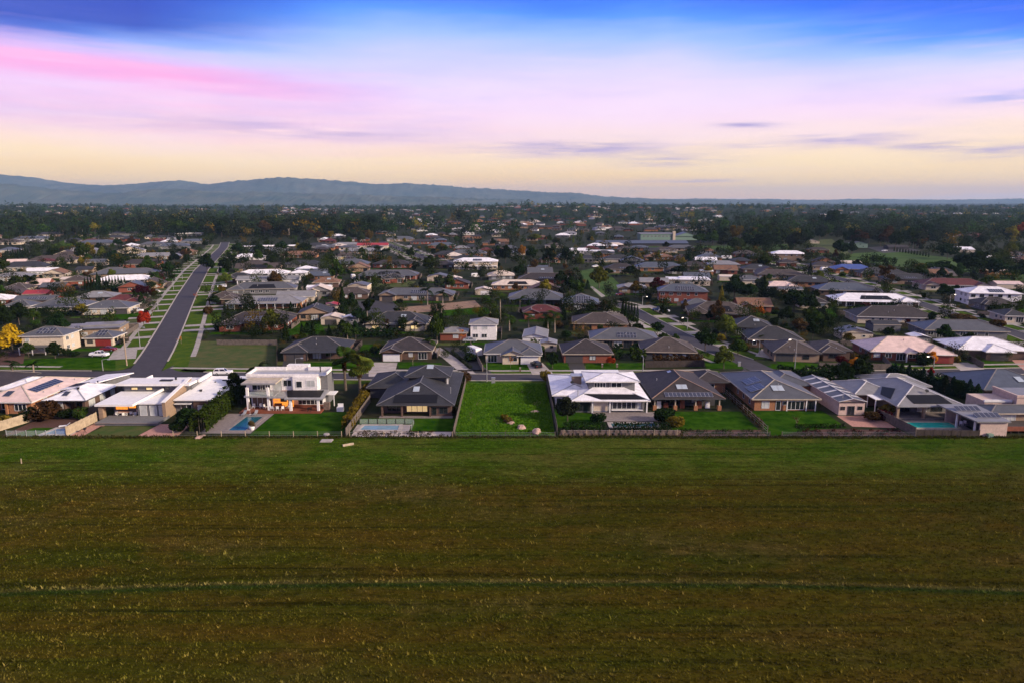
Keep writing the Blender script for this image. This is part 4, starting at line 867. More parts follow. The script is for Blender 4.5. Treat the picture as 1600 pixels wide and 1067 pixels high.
# 1 cream roof
h = FH('house', 'orange brick house with a pale pink metal roof and one row of solar panels', -109.5, 148)
h.box('wall', WALL['orange brick'], -115, -103.7, 144.4, 161, 0, 2.58); h.box('wall', WALL['orange brick'], -108.6, -103.7, 141.5, 144.4, 0, 2.57)
zt = h.hip(-115.7, -103.1, 140.9, 161.6, 2.8, 17, 'hip', 'pink', M_fascia_w, M_fascia_b)
h.hip(-119, -110, 151, 162.5, 2.75, 15, 'hip', 'white', M_fascia_w, M_fascia_w); h.box('wall', WALL['cream'], -118.4, -110.6, 151.6, 162, 0, 2.5)
h.win(2.6, 1.6, -106.1, 141.5, 1.45, n=3); h.win(2.8, 2.2, -111, 144.4, 1.15, n=3, name='sliding_door'); h.posts([(-115.2, 141.4), (-109.0, 141.4)], 0, 2.6, .45, WALL['orange brick'], 'verandah_pier')
for yy in (146, 149.5, 153, 157): h.win(1.2, .6, -103.7, yy, 2.0, 'r')
cp_, sp_ = math.cos(R(17)), math.sin(R(17))
h.solar((-103.1 - 2.3 * cp_, 145.9, 2.8 + 2.3 * sp_), (0, 1, 0), (-cp_, 0, sp_), 9, 1, M_pv, True, 1.05, 2.2)
f = slope(0, 140.9, 2.8, 17); h.solar(f(-110.8, 2.0), (1, 0, 0), (0, cp_, sp_), 1, 1, M_pv, True, 1.6, 2.2); h.dish(-114.2, 142.8, 3.3)
for yy in (147, 152, 158): h.vent(-104.5, yy, 3.2, r=.12, h=.4)
# 2 pale blue-white roof
h = FH('house', 'grey brick house with a blue white hip roof and a tall raised skillion behind', -97, 149)
h.box('wall', WALL['brown brick'], -101.2, -92.8, 144.5, 155, 0, 2.58); h.box('wall', WALL['brown brick'], -101.2, -97.2, 142.6, 144.5, 0, 2.57); h.box('wall', WALL['brown brick'], -93.4, -92.8, 142.6, 144.5, 0, 2.56)
h.hip(-101.8, -92.2, 142, 155.6, 2.8, 18, 'hip', 'white', M_fascia_d, M_steel)
h.win(3.4, 1.9, -99.3, 142.6, 1.5, n=4, pane=M_blind); h.win(1.1, 1.7, -99.3, 142.56, 1.45, n=1, fm=M_frame_d)
for yy, w_ in ((145, 2.2), (149, 2.0), (153, 1.6)): h.win(w_, 1.6, -92.8, yy, 1.5, 'r', pane=M_blind)
h.win(2.6, 2.1, -95.4, 144.5, 1.1, fm=M_frame_d, name='sliding_door'); h.box('doorstep', M_deck, -97.2, -93, 142.7, 144.4, 0, .25)
h.slab('skillion_roof', [(-103.2, 150, 3.0), (-97.3, 150, 3.95), (-91.6, 160.5, 4.4), (-98.8, 161.2, 3.8)], .22, ROOF['white']); h.mat([(-101.8, 151.4, 3.32), (-98.1, 151.2, 3.9), (-97.6, 152.8, 4.02), (-101.2, 153.4, 3.5)])
h.p('skillion_wall', MB().hexa([(-102, 156.2, 0), (-96, 156.2, 0), (-92.4, 160, 0), (-98, 160.6, 0)], [(-102, 156.2, 3.0), (-96, 156.2, 3.75), (-92.4, 160, 4.0), (-98, 160.6, 3.5)]), WALL['grey'])
h.box('flat_roof', ROOF['white'], -92.0, -87.0, 154.6, 160.5, 2.7, 2.95); h.box('carport_wall', WALL['grey'], -91.6, -87.4, 155, 160, 0, 2.69); h.vent(-96.2, 146.2, 4.2, r=.35, h=.4, m=M_black); h.vent(-95.0, 151.5, 4.3, r=.2, h=.4, m=M_black)
h.solar((-98.4, 143.6, 3.32), (1, 0, 0), (0, math.cos(R(18)), math.sin(R(18))), 1, 1, M_pv, True, 1.3, 1.8)
# 3 white flat roofs
h = FH('flat_roofed_house', 'large modern house of grey walls under white flat roofs with a patio full of chairs', -76, 148)
h.box('terrace', WALL['grey'], -85.4, -72.6, 133.6, 138.6, 0, .55); h.box('terrace_edge', M_pave, -85.5, -72.5, 133.4, 133.6, .45, .58)
h.slab('patio_roof', [(-87.2, 136.9, 3.45), (-79.2, 136.9, 3.45), (-79.2, 146.9, 3.5), (-87.2, 146.9, 3.5)], .42, M_white)
h.box('wall', WALL['grey'], -86.2, -79.3, 141.9, 147.2, 0, 3.0); h.box('pier', WALL['tan'], -86.8, -85.9, 137.4, 138.5, 0, 3.02); h.box('lit_patio_wall', M_lit, -85.7, -83.2, 141.8, 141.9, .9, 2.7); h.box('lit_patio_wall', M_lit, -82.9, -81.4, 141.8, 141.9, 1.2, 2.7); h.win(1.8, 2.1, -80.4, 141.9, 1.25, fm=M_frame_d, pane=M_glass, name='sliding_door')
h.box('wall', WALL['grey'], -79.2, -73.5, 138.6, 147.2, 0, 3.05); h.box('mid_roof', M_white, -79.35, -73.6, 138.3, 146.9, 3.06, 3.3); h.slab('parapet', [(-79.6, 137.6, 3.5), (-79.2, 137.6, 3.5), (-77.6, 146.9, 4.2), (-78.0, 146.9, 4.2)], .5, M_white)
for xx in (-78.0, -75.9, -74.2): h.win(1.5 if xx < -75 else 1.0, 2.2, xx, 138.6, 1.65, n=1, pane=M_blind)
h.box('clerestory_wall', WALL['grey'], -86.6, -71.5, 147.25, 152, 0, 4.65); h.slab('upper_roof', [(-87.9, 146.3, 5.4), (-71.6, 146.3, 5.4), (-71.6, 152.4, 5.15), (-87.9, 152.4, 5.15)], .5, M_white)
for xx, pn in ((-84.3, M_lit2), (-81, M_lit2), (-77.2, M_glass), (-73.6, M_glass)): h.win(1.5, .65, xx, 147.25, 4.05, n=1, fm=M_frame_d, pane=pn)
h.p('blade_wall', MB().hexa([(-73.45, 137.6, 0), (-72.75, 137.6, 0), (-72.75, 150, 0), (-73.45, 150, 0)], [(-73.45, 137.6, 3.7), (-72.75, 137.6, 3.7), (-72.75, 150, 5.8), (-73.45, 150, 5.8)]), WALL['tan']); h.slab('blade_capping', [(-73.55, 137.4, 3.82), (-72.65, 137.4, 3.82), (-72.65, 150.1, 5.95), (-73.55, 150.1, 5.95)], .1, M_white)
h.box('wall', WALL['grey'], -72.7, -64.9, 141.8, 156, 0, 3.1); h.box('corner_block', WALL['brown brick'], -68.6, -64.85, 141.2, 144, 0, 3.05); h.slab('sloped_roof', [(-72.6, 140.8, 3.35), (-64.3, 140.8, 3.35), (-62.6, 156.6, 4.1), (-71, 156.6, 4.6)], .25, M_white)
h.box('awning', M_frame_w, -72.5, -69, 140.6, 141.8, 2.35, 2.5); h.win(2.4, 1.9, -70.4, 141.8, 1.2, n=2); h.win(1.6, 1.0, -66.9, 141.2, 1.5, n=1, pane=M_blind)
h.box('rear_flat_roof', M_white, -86, -71.2, 152.45, 158.5, 3.4, 3.7); h.box('rear_wall', WALL['grey'], -85.6, -71.6, 152.5, 158, 0, 3.39); h.box('rear_parapet', M_white, -86.3, -86.0, 152.45, 158.5, 3.4, 4.3); h.box('rear_parapet', M_white, -71.4, -71.0, 150.2, 156.8, 4.7, 5.5)
h.box('rear_flat_roof', M_white, -70.9, -61.8, 156.7, 160, 3.4, 3.7); h.box('rear_wall', WALL['grey'], -70.5, -62.2, 156.9, 159.6, 0, 3.39); h.vent(-69.2, 146.5, 3.6, r=.4, h=.4, m=M_black); h.vent(-76.5, 150.5, 5.15, r=.3, h=.6, m=M_black); h.box('skylight', M_black, -79.4, -76.8, 148.8, 149.8, 5.2, 5.55); h.box('skylight', M_black, -67.4, -64.8, 153.6, 154.2, 4.15, 4.3); h.vent(-68.5, 152.5, 4.0, r=.25, h=.25, m=M_black)
# 4 white two storey house
h = FH('two_storey_house', 'white two storey house with tall white columns and an orange lit alfresco', -50, 150)
h.box('deck', M_deck, -59.0, -41.4, 141.6, 147.4, 0, .3)
h.box('wall', WALL['white'], -59.2, -43.4, 149.2, 153.4, 0, 3.3); h.box('wall', WALL['white'], -59.3, -43.2, 147.6, 153.2, 3.55, 6.75); h.box('bump_out', WALL['white'], -48.8, -43.35, 146.9, 147.6, 3.5, 6.75)
h.box('grey_return', WALL['grey'], -43.15, -41.6, 149, 153, 0, 6.5); h.box('roof', M_steel, -59.0, -41.8, 147.9, 153, 6.751, 6.85)
for b in ((-59.3, -43.2, 147.4, 147.7), (-59.3, -52, 152.9, 153.2), (-47, -41.6, 152.9, 153.2), (-59.3, -59.0, 147.7, 152.9), (-41.8, -41.6, 149, 152.9)): h.box('parapet', WALL['white'], *b, 6.76, 7.35 + (.25 if b[2] > 150 else 0))
h.box('parapet', WALL['white'], -52, -47.05, 153.3, 155, 6.0, 7.9); h.box('rear_block', WALL['grey'], -59.3, -43.2, 153.21, 160, 0, 4.6)
h.box('balcony_floor', M_steel, -58.3, -51.8, 143.0, 147.55, 3.2, 3.5); h.box('balcony_roof', M_fascia_b, -58.6, -51.2, 142.8, 147.55, 6.15, 6.45); h.box('balcony_fascia', M_steel, -58.65, -51.15, 142.7, 142.8, 6.1, 6.48)
h.posts([(-57.6, 143.3), (-53.1, 143.3)], .3, 5.4, .5, WALL['white']); h.posts([(-57.6, 143.3), (-53.1, 143.3)], 5.4, 6.12, .14, WALL['white'], 'column_top'); h.posts([(-48.2, 142.9), (-42.2, 142.9)], .3, 3.1, .5, WALL['white'])
for xx in (-57.4, -55.6): h.win(2.3, 2.3, xx + .4, 147.6, 4.75, n=2, name='sliding_door')
h.win(1.9, 2.4, -52.4, 147.6, 4.75, n=1, pane=M_blind); h.win(1.9, 1.5, -50.2, 147.6, 5.2, n=2); h.win(1.4, 1.5, -47.4, 146.9, 5.1, n=1); h.win(1.9, 1.5, -44.8, 146.9, 5.3, n=2, pane=M_blind)
for i in range(6): h.box('baluster_panel', M_pglass, -58 + i * 1.02, -57.05 + i * 1.02, 143.1, 143.13, 3.5, 4.45)
h.slab('alfresco_roof', [(-53.0, 142.8, 3.3), (-48.9, 142.8, 3.3), (-48.9, 147.5, 3.42), (-53.0, 147.5, 3.42)], .25, M_steel); h.slab('lower_roof', [(-49.4, 142.4, 3.1), (-41.0, 142.4, 3.1), (-41.0, 147.55, 3.75), (-49.4, 147.55, 3.75)], .3, M_steel); h.mat([(-48.9, 143.2, 3.22), (-41.8, 143.2, 3.22), (-41.9, 146.9, 3.69), (-50.2, 146.9, 3.69)])
h.box('lit_alfresco_wall', M_lit, -52.9, -48.5, 145.6, 145.8, .35, 3.04); h.box('lit_ceiling_lamp', M_lit2, -50.9, -50.3, 144.9, 145.3, 2.5, 2.62); h.box('alfresco_bench', M_deck, -52.6, -51.0, 145.1, 145.55, .3, 1.2); h.box('picture_frame', M_frame_d, -51.3, -49.9, 145.52, 145.58, 1.5, 2.3); h.box('shelf', M_white, -52.7, -51.6, 145.4, 145.58, 1.7, 1.8); h.box('doorway', M_frame_d, -49.6, -48.7, 145.54, 145.59, .35, 2.3)
h.box('curtain_wall', WALL['white'], -57.8, -53.0, 145.8, 149, .3, 3.1); h.win(4.4, 2.6, -55.4, 145.8, 1.65, n=4, name='sliding_door', pane=mat('curtain_glass', (.16, .10, .08), .15, .3, 1)); h.win(5.6, 2.35, -45.2, 147.3, 1.5, n=6, name='sliding_door', fm=M_frame_w); h.box('wall', WALL['white'], -49.3, -42.3, 147.35, 149.2, .3, 3.1); h.vent(-43.8, 151.5, 6.8, r=.18, h=1.2, m=M_black)
h.box('side_porch_roof', M_white, -41.5, -39.6, 147, 150, 2.6, 2.75); h.posts([(-39.9, 147.3)], 0, 2.6, .16, M_white); h.box('stone_pier', M_stone, -41.5, -40.2, 144.2, 145.2, 0, 1.6)
# 5 charcoal hip
h = FH('two_storey_house', 'dark slate hip roofed house with small raised upper storey, behind a lap pool', -20.5, 150)
h.box('wall', WALL['brown brick'], -28.0, -12.9, 142.2, 166, 0, 2.55); h.box('wall', WALL['brown brick'], -17.2, -12.9, 139.6, 142.2, 0, 2.54); h.box('wall', WALL['dark'], -33, -28, 153.5, 165.5, 0, 2.5); h.box('patio', M_pave, -28.2, -12.6, 138.3, 139.6, 0, .15)
h.hip(-28.7, -12.2, 138.8, 166.8, 2.8, 18.5, 'hip', 'charcoal', cm=mat('ridge_capping_grey', (.13, .13, .14))); h.hip(-33.8, -22, 152.6, 166.2, 2.76, 19, 'hip', 'charcoal', cm=MATS['ridge_capping_grey'])
h.box('upper_wall', WALL['dark'], -23.8, -14.8, 153.2, 160.8, 3, 5.25); h.hip(-24.8, -14.2, 152.2, 161.8, 5.45, 19, 'hip', 'charcoal', cm=MATS['ridge_capping_grey']); h.posts([(-14.9, 152.7)], 3.5, 5.25, .35, M_fascia_w, 'upper_pier')
f = slope(0, 138.8, 2.8, 18.5); h.mat([f(-25.3, .7), f(-16.0, .7), f(-16.0, 3.6), f(-25.3, 3.6)]); h.solar(f(-21.6, 4.6), (1, 0, 0), (0, .948, .318), 1, 1, M_sky, True, 1.4, 2.0); h.vent(-13.6, 146, 3.3, r=.1, h=1.4)
h.solar((-20.0, 155.2, 6.5), (1, 0, 0), (0, .945, .325), 1, 1, M_sky, True, 1.6, 1.8)
h.posts([(-27.6, 139.2), (-23.4, 139.2), (-17.4, 139.2)], 0, 2.6, .35, WALL['brown brick'], 'verandah_pier'); h.win(4.6, 2.1, -20.6, 142.2, 1.25, n=4, pane=M_lit2, fm=M_frame_d, name='sliding_door'); h.win(3, 1.8, -25.6, 142.2, 1.3, n=3, fm=M_frame_d); h.win(1.8, 1.5, -14.6, 139.6, 1.35, n=2, fm=M_frame_d); h.win(1.0, 1.8, -16.6, 139.6, 1.2, n=1, fm=M_frame_d)
# 7 white roof, two storeys
h = FH('two_storey_house', 'white roofed two storey house behind a low clipped hedge and a stone retaining wall', 21, 150)
h.box('wall', WALL['grey'], 13.4, 28.8, 142.6, 159.5, 0, 2.7); h.box('wall', WALL['white'], 9.7, 13.4, 146.6, 160, 0, 2.68)
zt = h.hip(12.6, 29.8, 141.4, 162.0, 2.95, 13, 'hip', 'white', M_fascia_w, M_steel); h.hip(8.9, 19.5, 145.8, 164.5, 2.9, 12, 'hip', 'white', M_fascia_w, M_steel)
h.box('upper_wall', WALL['grey'], 17.1, 27.4, 147.2, 154.2, 3.2, 5.75); h.hip(16.3, 28.3, 146.2, 155.2, 5.95, 10, 'hip', 'white', M_fascia_w, M_steel); h.win(2.6, 1.2, 19.6, 147.2, 4.9, n=4); h.win(2.4, 1.2, 23.3, 147.2, 4.9, n=2); h.box('flue', M_frame_d, 21.3, 21.6, 147.0, 147.2, 3.8, 5.7)
f = slope(0, 141.4, 2.95, 13); h.mat([f(19.2, .5), f(29.0, .5), f(27.0, 2.7), f(15.8, 2.9)])
h.slab('upper_skirt_roof', [(15.9, 144.6, 3.85), (27.4, 144.6, 3.85), (25.0, 147.1, 4.4), (18.0, 147.1, 4.4)], .12, ROOF['white']); h.vent(14.4, 143.6, 3.4, r=.13, h=1.3, m=M_steel); h.box('chimney', WALL['tan'], 13.9, 16.0, 152.2, 154.2, 3.5, 5.6); h.box('chimney_cap', M_steel, 13.6, 16.3, 151.9, 154.5, 5.6, 5.75); h.dish(13.6, 149.6, 4.3); h.box('carport_roof', M_white, 15.5, 26.8, 164.6, 168, 3.0, 3.2); h.box('carport_wall', WALL['cream'], 16, 26.3, 165, 167.7, 0, 2.99)
h.win(3.2, 2.1, 15.4, 142.6, 1.3, n=2, fm=M_frame_d, name='sliding_door'); h.win(3.2, 2.2, 19.3, 142.6, 1.35, n=1, pane=mat('blind_cream', (.5, .42, .33), .6)); h.win(6.2, 1.6, 24.9, 142.6, 1.55, n=6, name='window'); h.posts([(13.0, 142.0), (17.4, 142.0), (21.2, 142.0), (29.2, 142.0)], 0, 2.72, .3, M_frame_w, 'verandah_post'); h.box('window_shelf', M_white, 21.6, 28.4, 142.0, 142.55, .55, .7); h.box('curtain', M_blind, 27.2, 27.9, 142.5, 142.53, .9, 2.2)
for xx in (10.4, 12.2): h.win(1.0, 1.6, xx, 146.6, 1.3)
h.box('terrace', M_pave, 17.5, 31, 136.2, 142.4, 0, .12)
# 8 dark brown hip
h = FH('house', 'dark brown tiled house with twelve small solar panels over a wide dark verandah', 38.6, 154)
h.box('wall', WALL['dark'], 31.6, 45.6, 147.6, 165.5, 0, 2.55); zt = h.hip(30.6, 46.6, 143.5, 166.4, 2.8, 19.5, 'hip', 'dark brown', cm=mat('ridge_capping_tan', (.26, .17, .12)))
h.box('garage_wall', WALL['orange brick'], 45.4, 51.2, 158.4, 167, 0, 2.5); h.hip(43.5, 52, 157.6, 167.8, 2.72, 20, 'hip', 'dark brown'); f = slope(0, 143.5, 2.8, 19.5)
h.solar(f(33.6, .5), (1, 0, 0), (0, .943, .334), 12, 1, M_pv_b, True, .88, 1.7); h.solar(f(36.8, 3.3), (1, 0, 0), (0, .943, .334), 2, 1, M_sky, True, 1.2, 1.8); h.vent(33.5, 153, 4.4, r=.1, h=.5); h.solar((37.0, 157.4, 5.2), (0, 1, 0), (.94, 0, .33), 1, 1, M_sky, True, 1.5, .9)
h.posts([(31.4, 144.3), (35.9, 144.3), (40.4, 144.3), (45.6, 144.3)], 0, 1.0, .8, WALL['orange brick'], 'verandah_pier'); h.posts([(31.4, 144.3), (35.9, 144.3), (40.4, 144.3), (45.6, 144.3)], 1.0, 2.6, .25, M_fascia_b, 'verandah_post'); h.win(4, 2.1, 35.5, 147.6, 1.1, n=4, name='sliding_door', fm=M_frame_d); h.win(2.4, 1.5, 41.5, 147.6, 1.4, pane=M_blind, fm=M_frame_d); h.win(1.2, 1.5, 48, 158.4, 1.4)
# 9 grey hip, orange brick
h = FH('house', 'orange brick house with grey hip roof and two solar arrays on its left slope', 60, 152)
h.box('wall', WALL['orange brick'], 53.2, 66.5, 143.9, 166, 0, 2.55); h.hip(52.3, 67.4, 143.2, 166.7, 2.8, 17.5, 'hip', 'grey', M_fascia_b, M_fascia_b); h.box('wall', WALL['orange brick'], 66, 70.3, 155, 168, 0, 2.5); h.hip(60.5, 71, 154.4, 168.6, 2.74, 16.5, 'hip', 'grey', cm=M_cap)
cp_, sp_ = math.cos(R(17.5)), math.sin(R(17.5)); tl = (cp_ * .94 + sp_ * .34, 0, sp_ * .94 + cp_ * .34)
h.solar((53.6, 147.4, 3.35), (0, -1, 0), tl, 1, 1, M_pv_b, True, .01, .01)
for y_, x_ in ((147.2, 53.4), (152.2, 54.2)): h.solar((x_, y_ + 4.2 * 1.0, 2.85 + (x_ - 52.3) * .315), (0, -1, 0), (cp_, 0, sp_), 4, 2, M_pv_b, True, 1.1, 1.7)
f = slope(0, 143.2, 2.8, 17.5); h.solar(f(58.0, 3.0), (1, 0, 0), (0, cp_, sp_), 2, 1, M_sky, True, 1.3, 2.2); h.vent(59.8, 148.2, 4.4, r=.12, h=.5)
h.win(1.7, 1.6, 55.6, 143.9, 1.3, pane=M_blind); h.win(1.1, 2.1, 58.4, 143.9, 1.1, n=1, fm=M_frame_w, name='door'); h.win(1.0, .9, 59.8, 143.9, 1.7); h.win(3.8, 2.0, 62.2, 143.9, 1.2, n=4, name='sliding_door'); h.posts([(60.2, 143.5), (64.4, 143.5), (66.4, 143.5)], 0, 2.5, .2, M_white); h.win(2.2, 1.9, 65.4, 143.9, 1.2, n=3, fm=M_frame_d, name='sliding_door')
for yy in (147, 151, 155): h.win(1.0, 1.4, 53.2, yy, 1.4, 'l')
# 10 long shed
h = FH('shed', 'long pink walled shed with a dark roof striped by pale skylight sheets', 72.9, 150, 'shed')
h.box('wall', WALL['pink'], 70.1, 75.6, 140.5, 160.5, 0, 2.95); zt = h.hip(69.8, 75.9, 140.2, 160.8, 3.05, 13, 'gy', 'grey', WALL['pink'], M_fascia_w, .1)
for k in range(5):
    yy = 143.5 + k * 3.6; t_ = math.tan(R(13))
    for s_ in (-1, 1): h.p('skylight_sheet', MB().slab([(72.85 + s_ * .25, yy, 3.09 + 2.8 * t_), (72.85 + s_ * 2.95, yy, 3.09 + .1 * t_), (72.85 + s_ * 2.95, yy + .7, 3.09 + .1 * t_), (72.85 + s_ * .25, yy + .7, 3.09 + 2.8 * t_)][::s_], .03), M_fascia_w)
h.win(1.0, .8, 70.9, 140.5, 1.55, n=2, fm=M_frame_d); h.win(1.5, 2.0, 72.7, 140.5, 1.05, n=2, fm=M_frame_d, name='sliding_door'); h.win(1.0, .8, 74.6, 140.5, 1.6, n=2, fm=M_frame_d); h.vent(71.6, 142.3, 3.4, r=.1, h=.9); h.vent(73.4, 142.6, 3.7, r=.1, h=.9)
# 11 pale grey hip with the turquoise pool
h = FH('house', 'pale grey hip roofed house with two black solar mats above a pillared poolside verandah', 88, 148)
h.box('wall', WALL['grey'], 82.0, 94.6, 142.5, 158, 0, 2.75); h.hip(80.7, 95.4, 137.3, 158.8, 3.0, 19, 'hip', 'pale grey', M_steel, M_fascia_w); h.hip(76.4, 86, 146.6, 158, 2.95, 18, 'hip', 'pale grey', M_steel, M_fascia_w); h.box('wall', WALL['brown brick'], 77.2, 82, 147.4, 157.4, 0, 2.7); h.hip(85, 97.5, 153, 163.5, 2.96, 18, 'hip', 'pale grey', M_steel, M_fascia_w); h.box('wall', WALL['grey'], 86, 96.8, 154, 163, 0, 2.7)
h.box('pergola_roof', M_white, 79.0, 83.2, 142.8, 146.8, 2.72, 2.85); h.posts([(79.2, 143), (79.2, 146.4)], 0, 2.7, .18, M_white)
f = slope(0, 137.3, 3.0, 19); h.mat([f(84.6, .8), f(92.6, .8), f(91.6, 3.8), f(84.2, 3.8)]); t_ = math.tan(R(19)); h.mat([(81.4, 145.4, 3.0 + .7 * t_), (81.6, 141.6, 3.0 + .9 * t_), (84.8, 145.8, 3.0 + 4.1 * t_), (83.6, 149, 3.0 + 2.9 * t_)][::1])
h.posts([(81.3, 138.0), (86.8, 138.0), (92.2, 138.0)], 0, 2.8, .5, WALL['tan'], 'verandah_pillar'); h.win(4, 2.2, 84.6, 142.5, 1.25, n=3, fm=M_frame_d, name='sliding_door'); h.win(2.2, 2.2, 89.2, 142.5, 1.25, n=2, pane=M_blind, name='sliding_door'); h.win(2.4, 2.2, 92.4, 142.5, 1.25, n=2, fm=M_frame_d, name='sliding_door'); h.dish(89.2, 141.8, 4.5); h.box('verandah_floor', M_pave, 80.9, 95, 137.5, 142.4, 0, .15)
# 11b pool house with panels
h = FH('pool_house', 'pinkish pool house with ten solar panels on its sloping roof beside the turquoise pool', 94.5, 131, 'pool house')
h.box('wall', WALL['pink'], 91.3, 96.6, 127.0, 127.3, 0, 3.0); h.box('wall', WALL['pink'], 96.3, 96.6, 127.3, 136.5, 0, 3.1); h.box('wall', WALL['pink'], 90.4, 96.3, 136.2, 136.5, 0, 3.3); h.posts([(90.9, 128.0), (90.2, 132.4)], 0, 3.0, .3, M_white); h.box('back_wall', WALL['dark'], 93.6, 93.9, 127.3, 136.2, 0, 2.9)
h.slab('roof', [(90.3, 126.6, 3.15), (96.9, 126.6, 3.15), (96.9, 137.2, 3.5), (88.8, 137.2, 3.5)], .25, ROOF['pale grey']); h.solar((91.6, 128.6, 3.22), (1, 0, 0), (0, .95, .31), 5, 1, M_pv_b, True, .98, 1.75); h.solar((90.2, 132.6, 3.35), (1, 0, 0), (0, .95, .31), 5, 1, M_pv_b, True, .98, 1.75); h.posts([(91.8, 130.1), (96.3, 130.1)], 3.15, 3.75, .08, M_steel, 'panel_leg'); h.box('pump_box', WALL['green'], 92.6, 93.6, 126.2, 126.95, 0, .7)
# 12 house at the right edge, 13 block behind
h = FH('house', 'grey roofed house with a timber deck cut off by the right edge of the picture', 103, 138)
h.box('wall', WALL['tan'], 98.0, 112, 133.6, 138.2, 0, 2.6); h.hip(97.2, 113, 132.8, 138.9, 2.85, 17, 'hip', 'grey', M_fascia_b, M_cap); h.box('deck', M_tim_d, 97.0, 112, 128.6, 133.5, .9, 1.1); h.box('deck_skirt', M_deck, 97.0, 112, 128.4, 128.58, .6, 1.5); h.posts([(97.2 + i * 1.5, 128.7) for i in range(8)], 0, .9, .15, M_tim_d, 'deck_post'); h.win(3.6, 1.9, 101.2, 133.6, 1.6, n=4, pane=M_blind)
h = FH('flat_roofed_house', 'pinkish flat roofed block with parapets at the right edge of the picture', 112, 143)
h.box('wall', WALL['pink'], 107.6, 122, 140.0, 147.5, 0, 4.2); h.box('roof', ROOF['pale grey'], 107.9, 121.7, 140.3, 147.2, 4.201, 4.3); 
for b in ((107.4, 122.2, 139.8, 140.2), (107.4, 107.8, 140.2, 147.6)): h.box('parapet', WALL['pink'], *b, 4.1, 4.6)
h.box('low_wing', WALL['pink'], 101.5, 107.4, 141, 147, 0, 3.0); h.box('low_parapet', M_white, 101.3, 107.3, 140.8, 141.2, 2.8, 3.3); h.win(1.4, .9, 104, 141, 1.9, n=2)
h = FH('house', 'slate hip roofed house behind the conifer row with one skylight', 117, 158)
h.box('wall', WALL['tan'], 108.8, 125, 151.4, 166, 0, 2.6); h.hip(107.8, 126, 150.5, 166.8, 2.8, 20, 'hip', 'blue grey'); h.solar((117.6, 153.3, 3.85), (1, 0, 0), (0, .94, .34), 1, 1, M_sky, True, 1.6, 2.2)
FRONT_END = [o for o in COL.objects if o.get('category')]

# pools, paving, lawns of the front gardens
def pool(label, pts, m, m_edge=M_conc, edge=.7):
    cx = sum(p[0] for p in pts) / 4; cy = sum(p[1] for p in pts) / 4; t = thing('swimming_pool', label, 'pool', (cx, cy, 0)); L_ = [(x - cx, y - cy) for x, y in pts]
    mb = MB(); out = [(x + math.copysign(edge, x), y + math.copysign(edge, y)) for x, y in L_]
    for i in range(4):
        j = (i + 1) % 4; mb.hexa([(*L_[i], 0), (*L_[j], 0), (*out[j], 0), (*out[i], 0)], [(*L_[i], .13), (*L_[j], .13), (*out[j], .13), (*out[i], .13)])
    mb.build('coping', m_edge, t); MB().poly([(x, y, .06) for x, y in L_]).build('water', m, t); return t
pool('teal swimming pool with floating toys beside the two storey white house', [(-56.9, 130.3), (-53.4, 130.3), (-53.0, 139.2), (-56.6, 139.2)], M_pool_d, M_pave)
pool('narrow pale blue lap pool in front of the dark slate house', [(-30.6, 130.7), (-22.9, 130.7), (-23.1, 133.4), (-30.2, 133.4)], M_pool_l)
pool('turquoise swimming pool beside the pinkish pool house', [(80.9, 131.9), (90.6, 131.9), (90.6, 135.4), (81.4, 135.4)], M_pool_t, M_fascia_b, .35)
pool('pale pool behind glass fencing at the left end of the row', [(-92.5, 128.2), (-87.3, 128.2), (-87.6, 131.4), (-91.8, 131.4)], M_pool_l)
pool('slim dark pool behind the clipped hedge of the white roofed house', [(20.4, 132.6), (29.5, 132.6), (29.5, 134.8), (20.4, 134.8)], M_pool_d)
def fit(nm, pts, m, z=.014): return sheet(nm, pts, z, m)
fit('lawn', [(-84, 127), (-73.5, 127), (-72.9, 133.2), (-84, 133.2)], M_lawn2); fit('paving', [(-86.8, 127), (-84.1, 127), (-83, 137), (-86.2, 137)], M_red_pave); fit('paving', [(-73.4, 127), (-65.4, 127), (-66.2, 134.5), (-72.6, 134.5)], M_red_pave)
fit('paving', [(-62, 128.8), (-51.8, 128.8), (-51.4, 141.5), (-61.6, 141.5)], M_pave); fit('lawn', [(-51.6, 127), (-33.5, 127), (-34.5, 143), (-51.3, 141.5)], M_lawn); fit('paving', [(-31.8, 129.8), (-20.6, 129.8), (-20.6, 134.2), (-31.8, 134.2)], M_conc); fit('lawn', [(-31.8, 134.25), (-12, 134.25), (-12, 138.3), (-31.8, 138.3)], M_lawn); fit('lawn', [(-20.5, 130.2), (-12, 130.2), (-12, 134.2), (-20.5, 134.2)], M_lawn)
fit('garden_bed', [(-31.5, 126.8), (-12, 126.8), (-12, 129.7), (-31.5, 129.7)], M_pebble)
fit('vacant_lot', [(-11.2, 127), (8.4, 127), (8.6, 145), (8.2, 166.5), (-12.5, 166.5)], M_lot, .018); fit('bare_patch', [(-9, 158.5), (-3, 161.8), (4, 161.2), (5.5, 158.6), (0, 157.2), (-5, 156.8)], mat('dry_grass', (.10, .12, .03), .95, c2=(.2, .13, .07), scale=.6, spec=.1), .024)
fit('lawn', [(9.2, 132), (18, 132), (18, 141), (9.2, 145)], M_lawn); fit('lawn', [(32.2, 131), (49.6, 131), (49.8, 143), (31.5, 143)], M_lawn); fit('garden_bed', [(32.2, 127), (50, 127), (50, 130.8), (32.2, 130.8)], M_mulch); fit('lawn', [(51, 127), (60, 131), (68, 132.2), (68, 143.4), (51, 143.4)], M_lawn); fit('garden_bed', [(56, 127), (78, 127), (78, 131), (62, 131.2)], M_mulch)
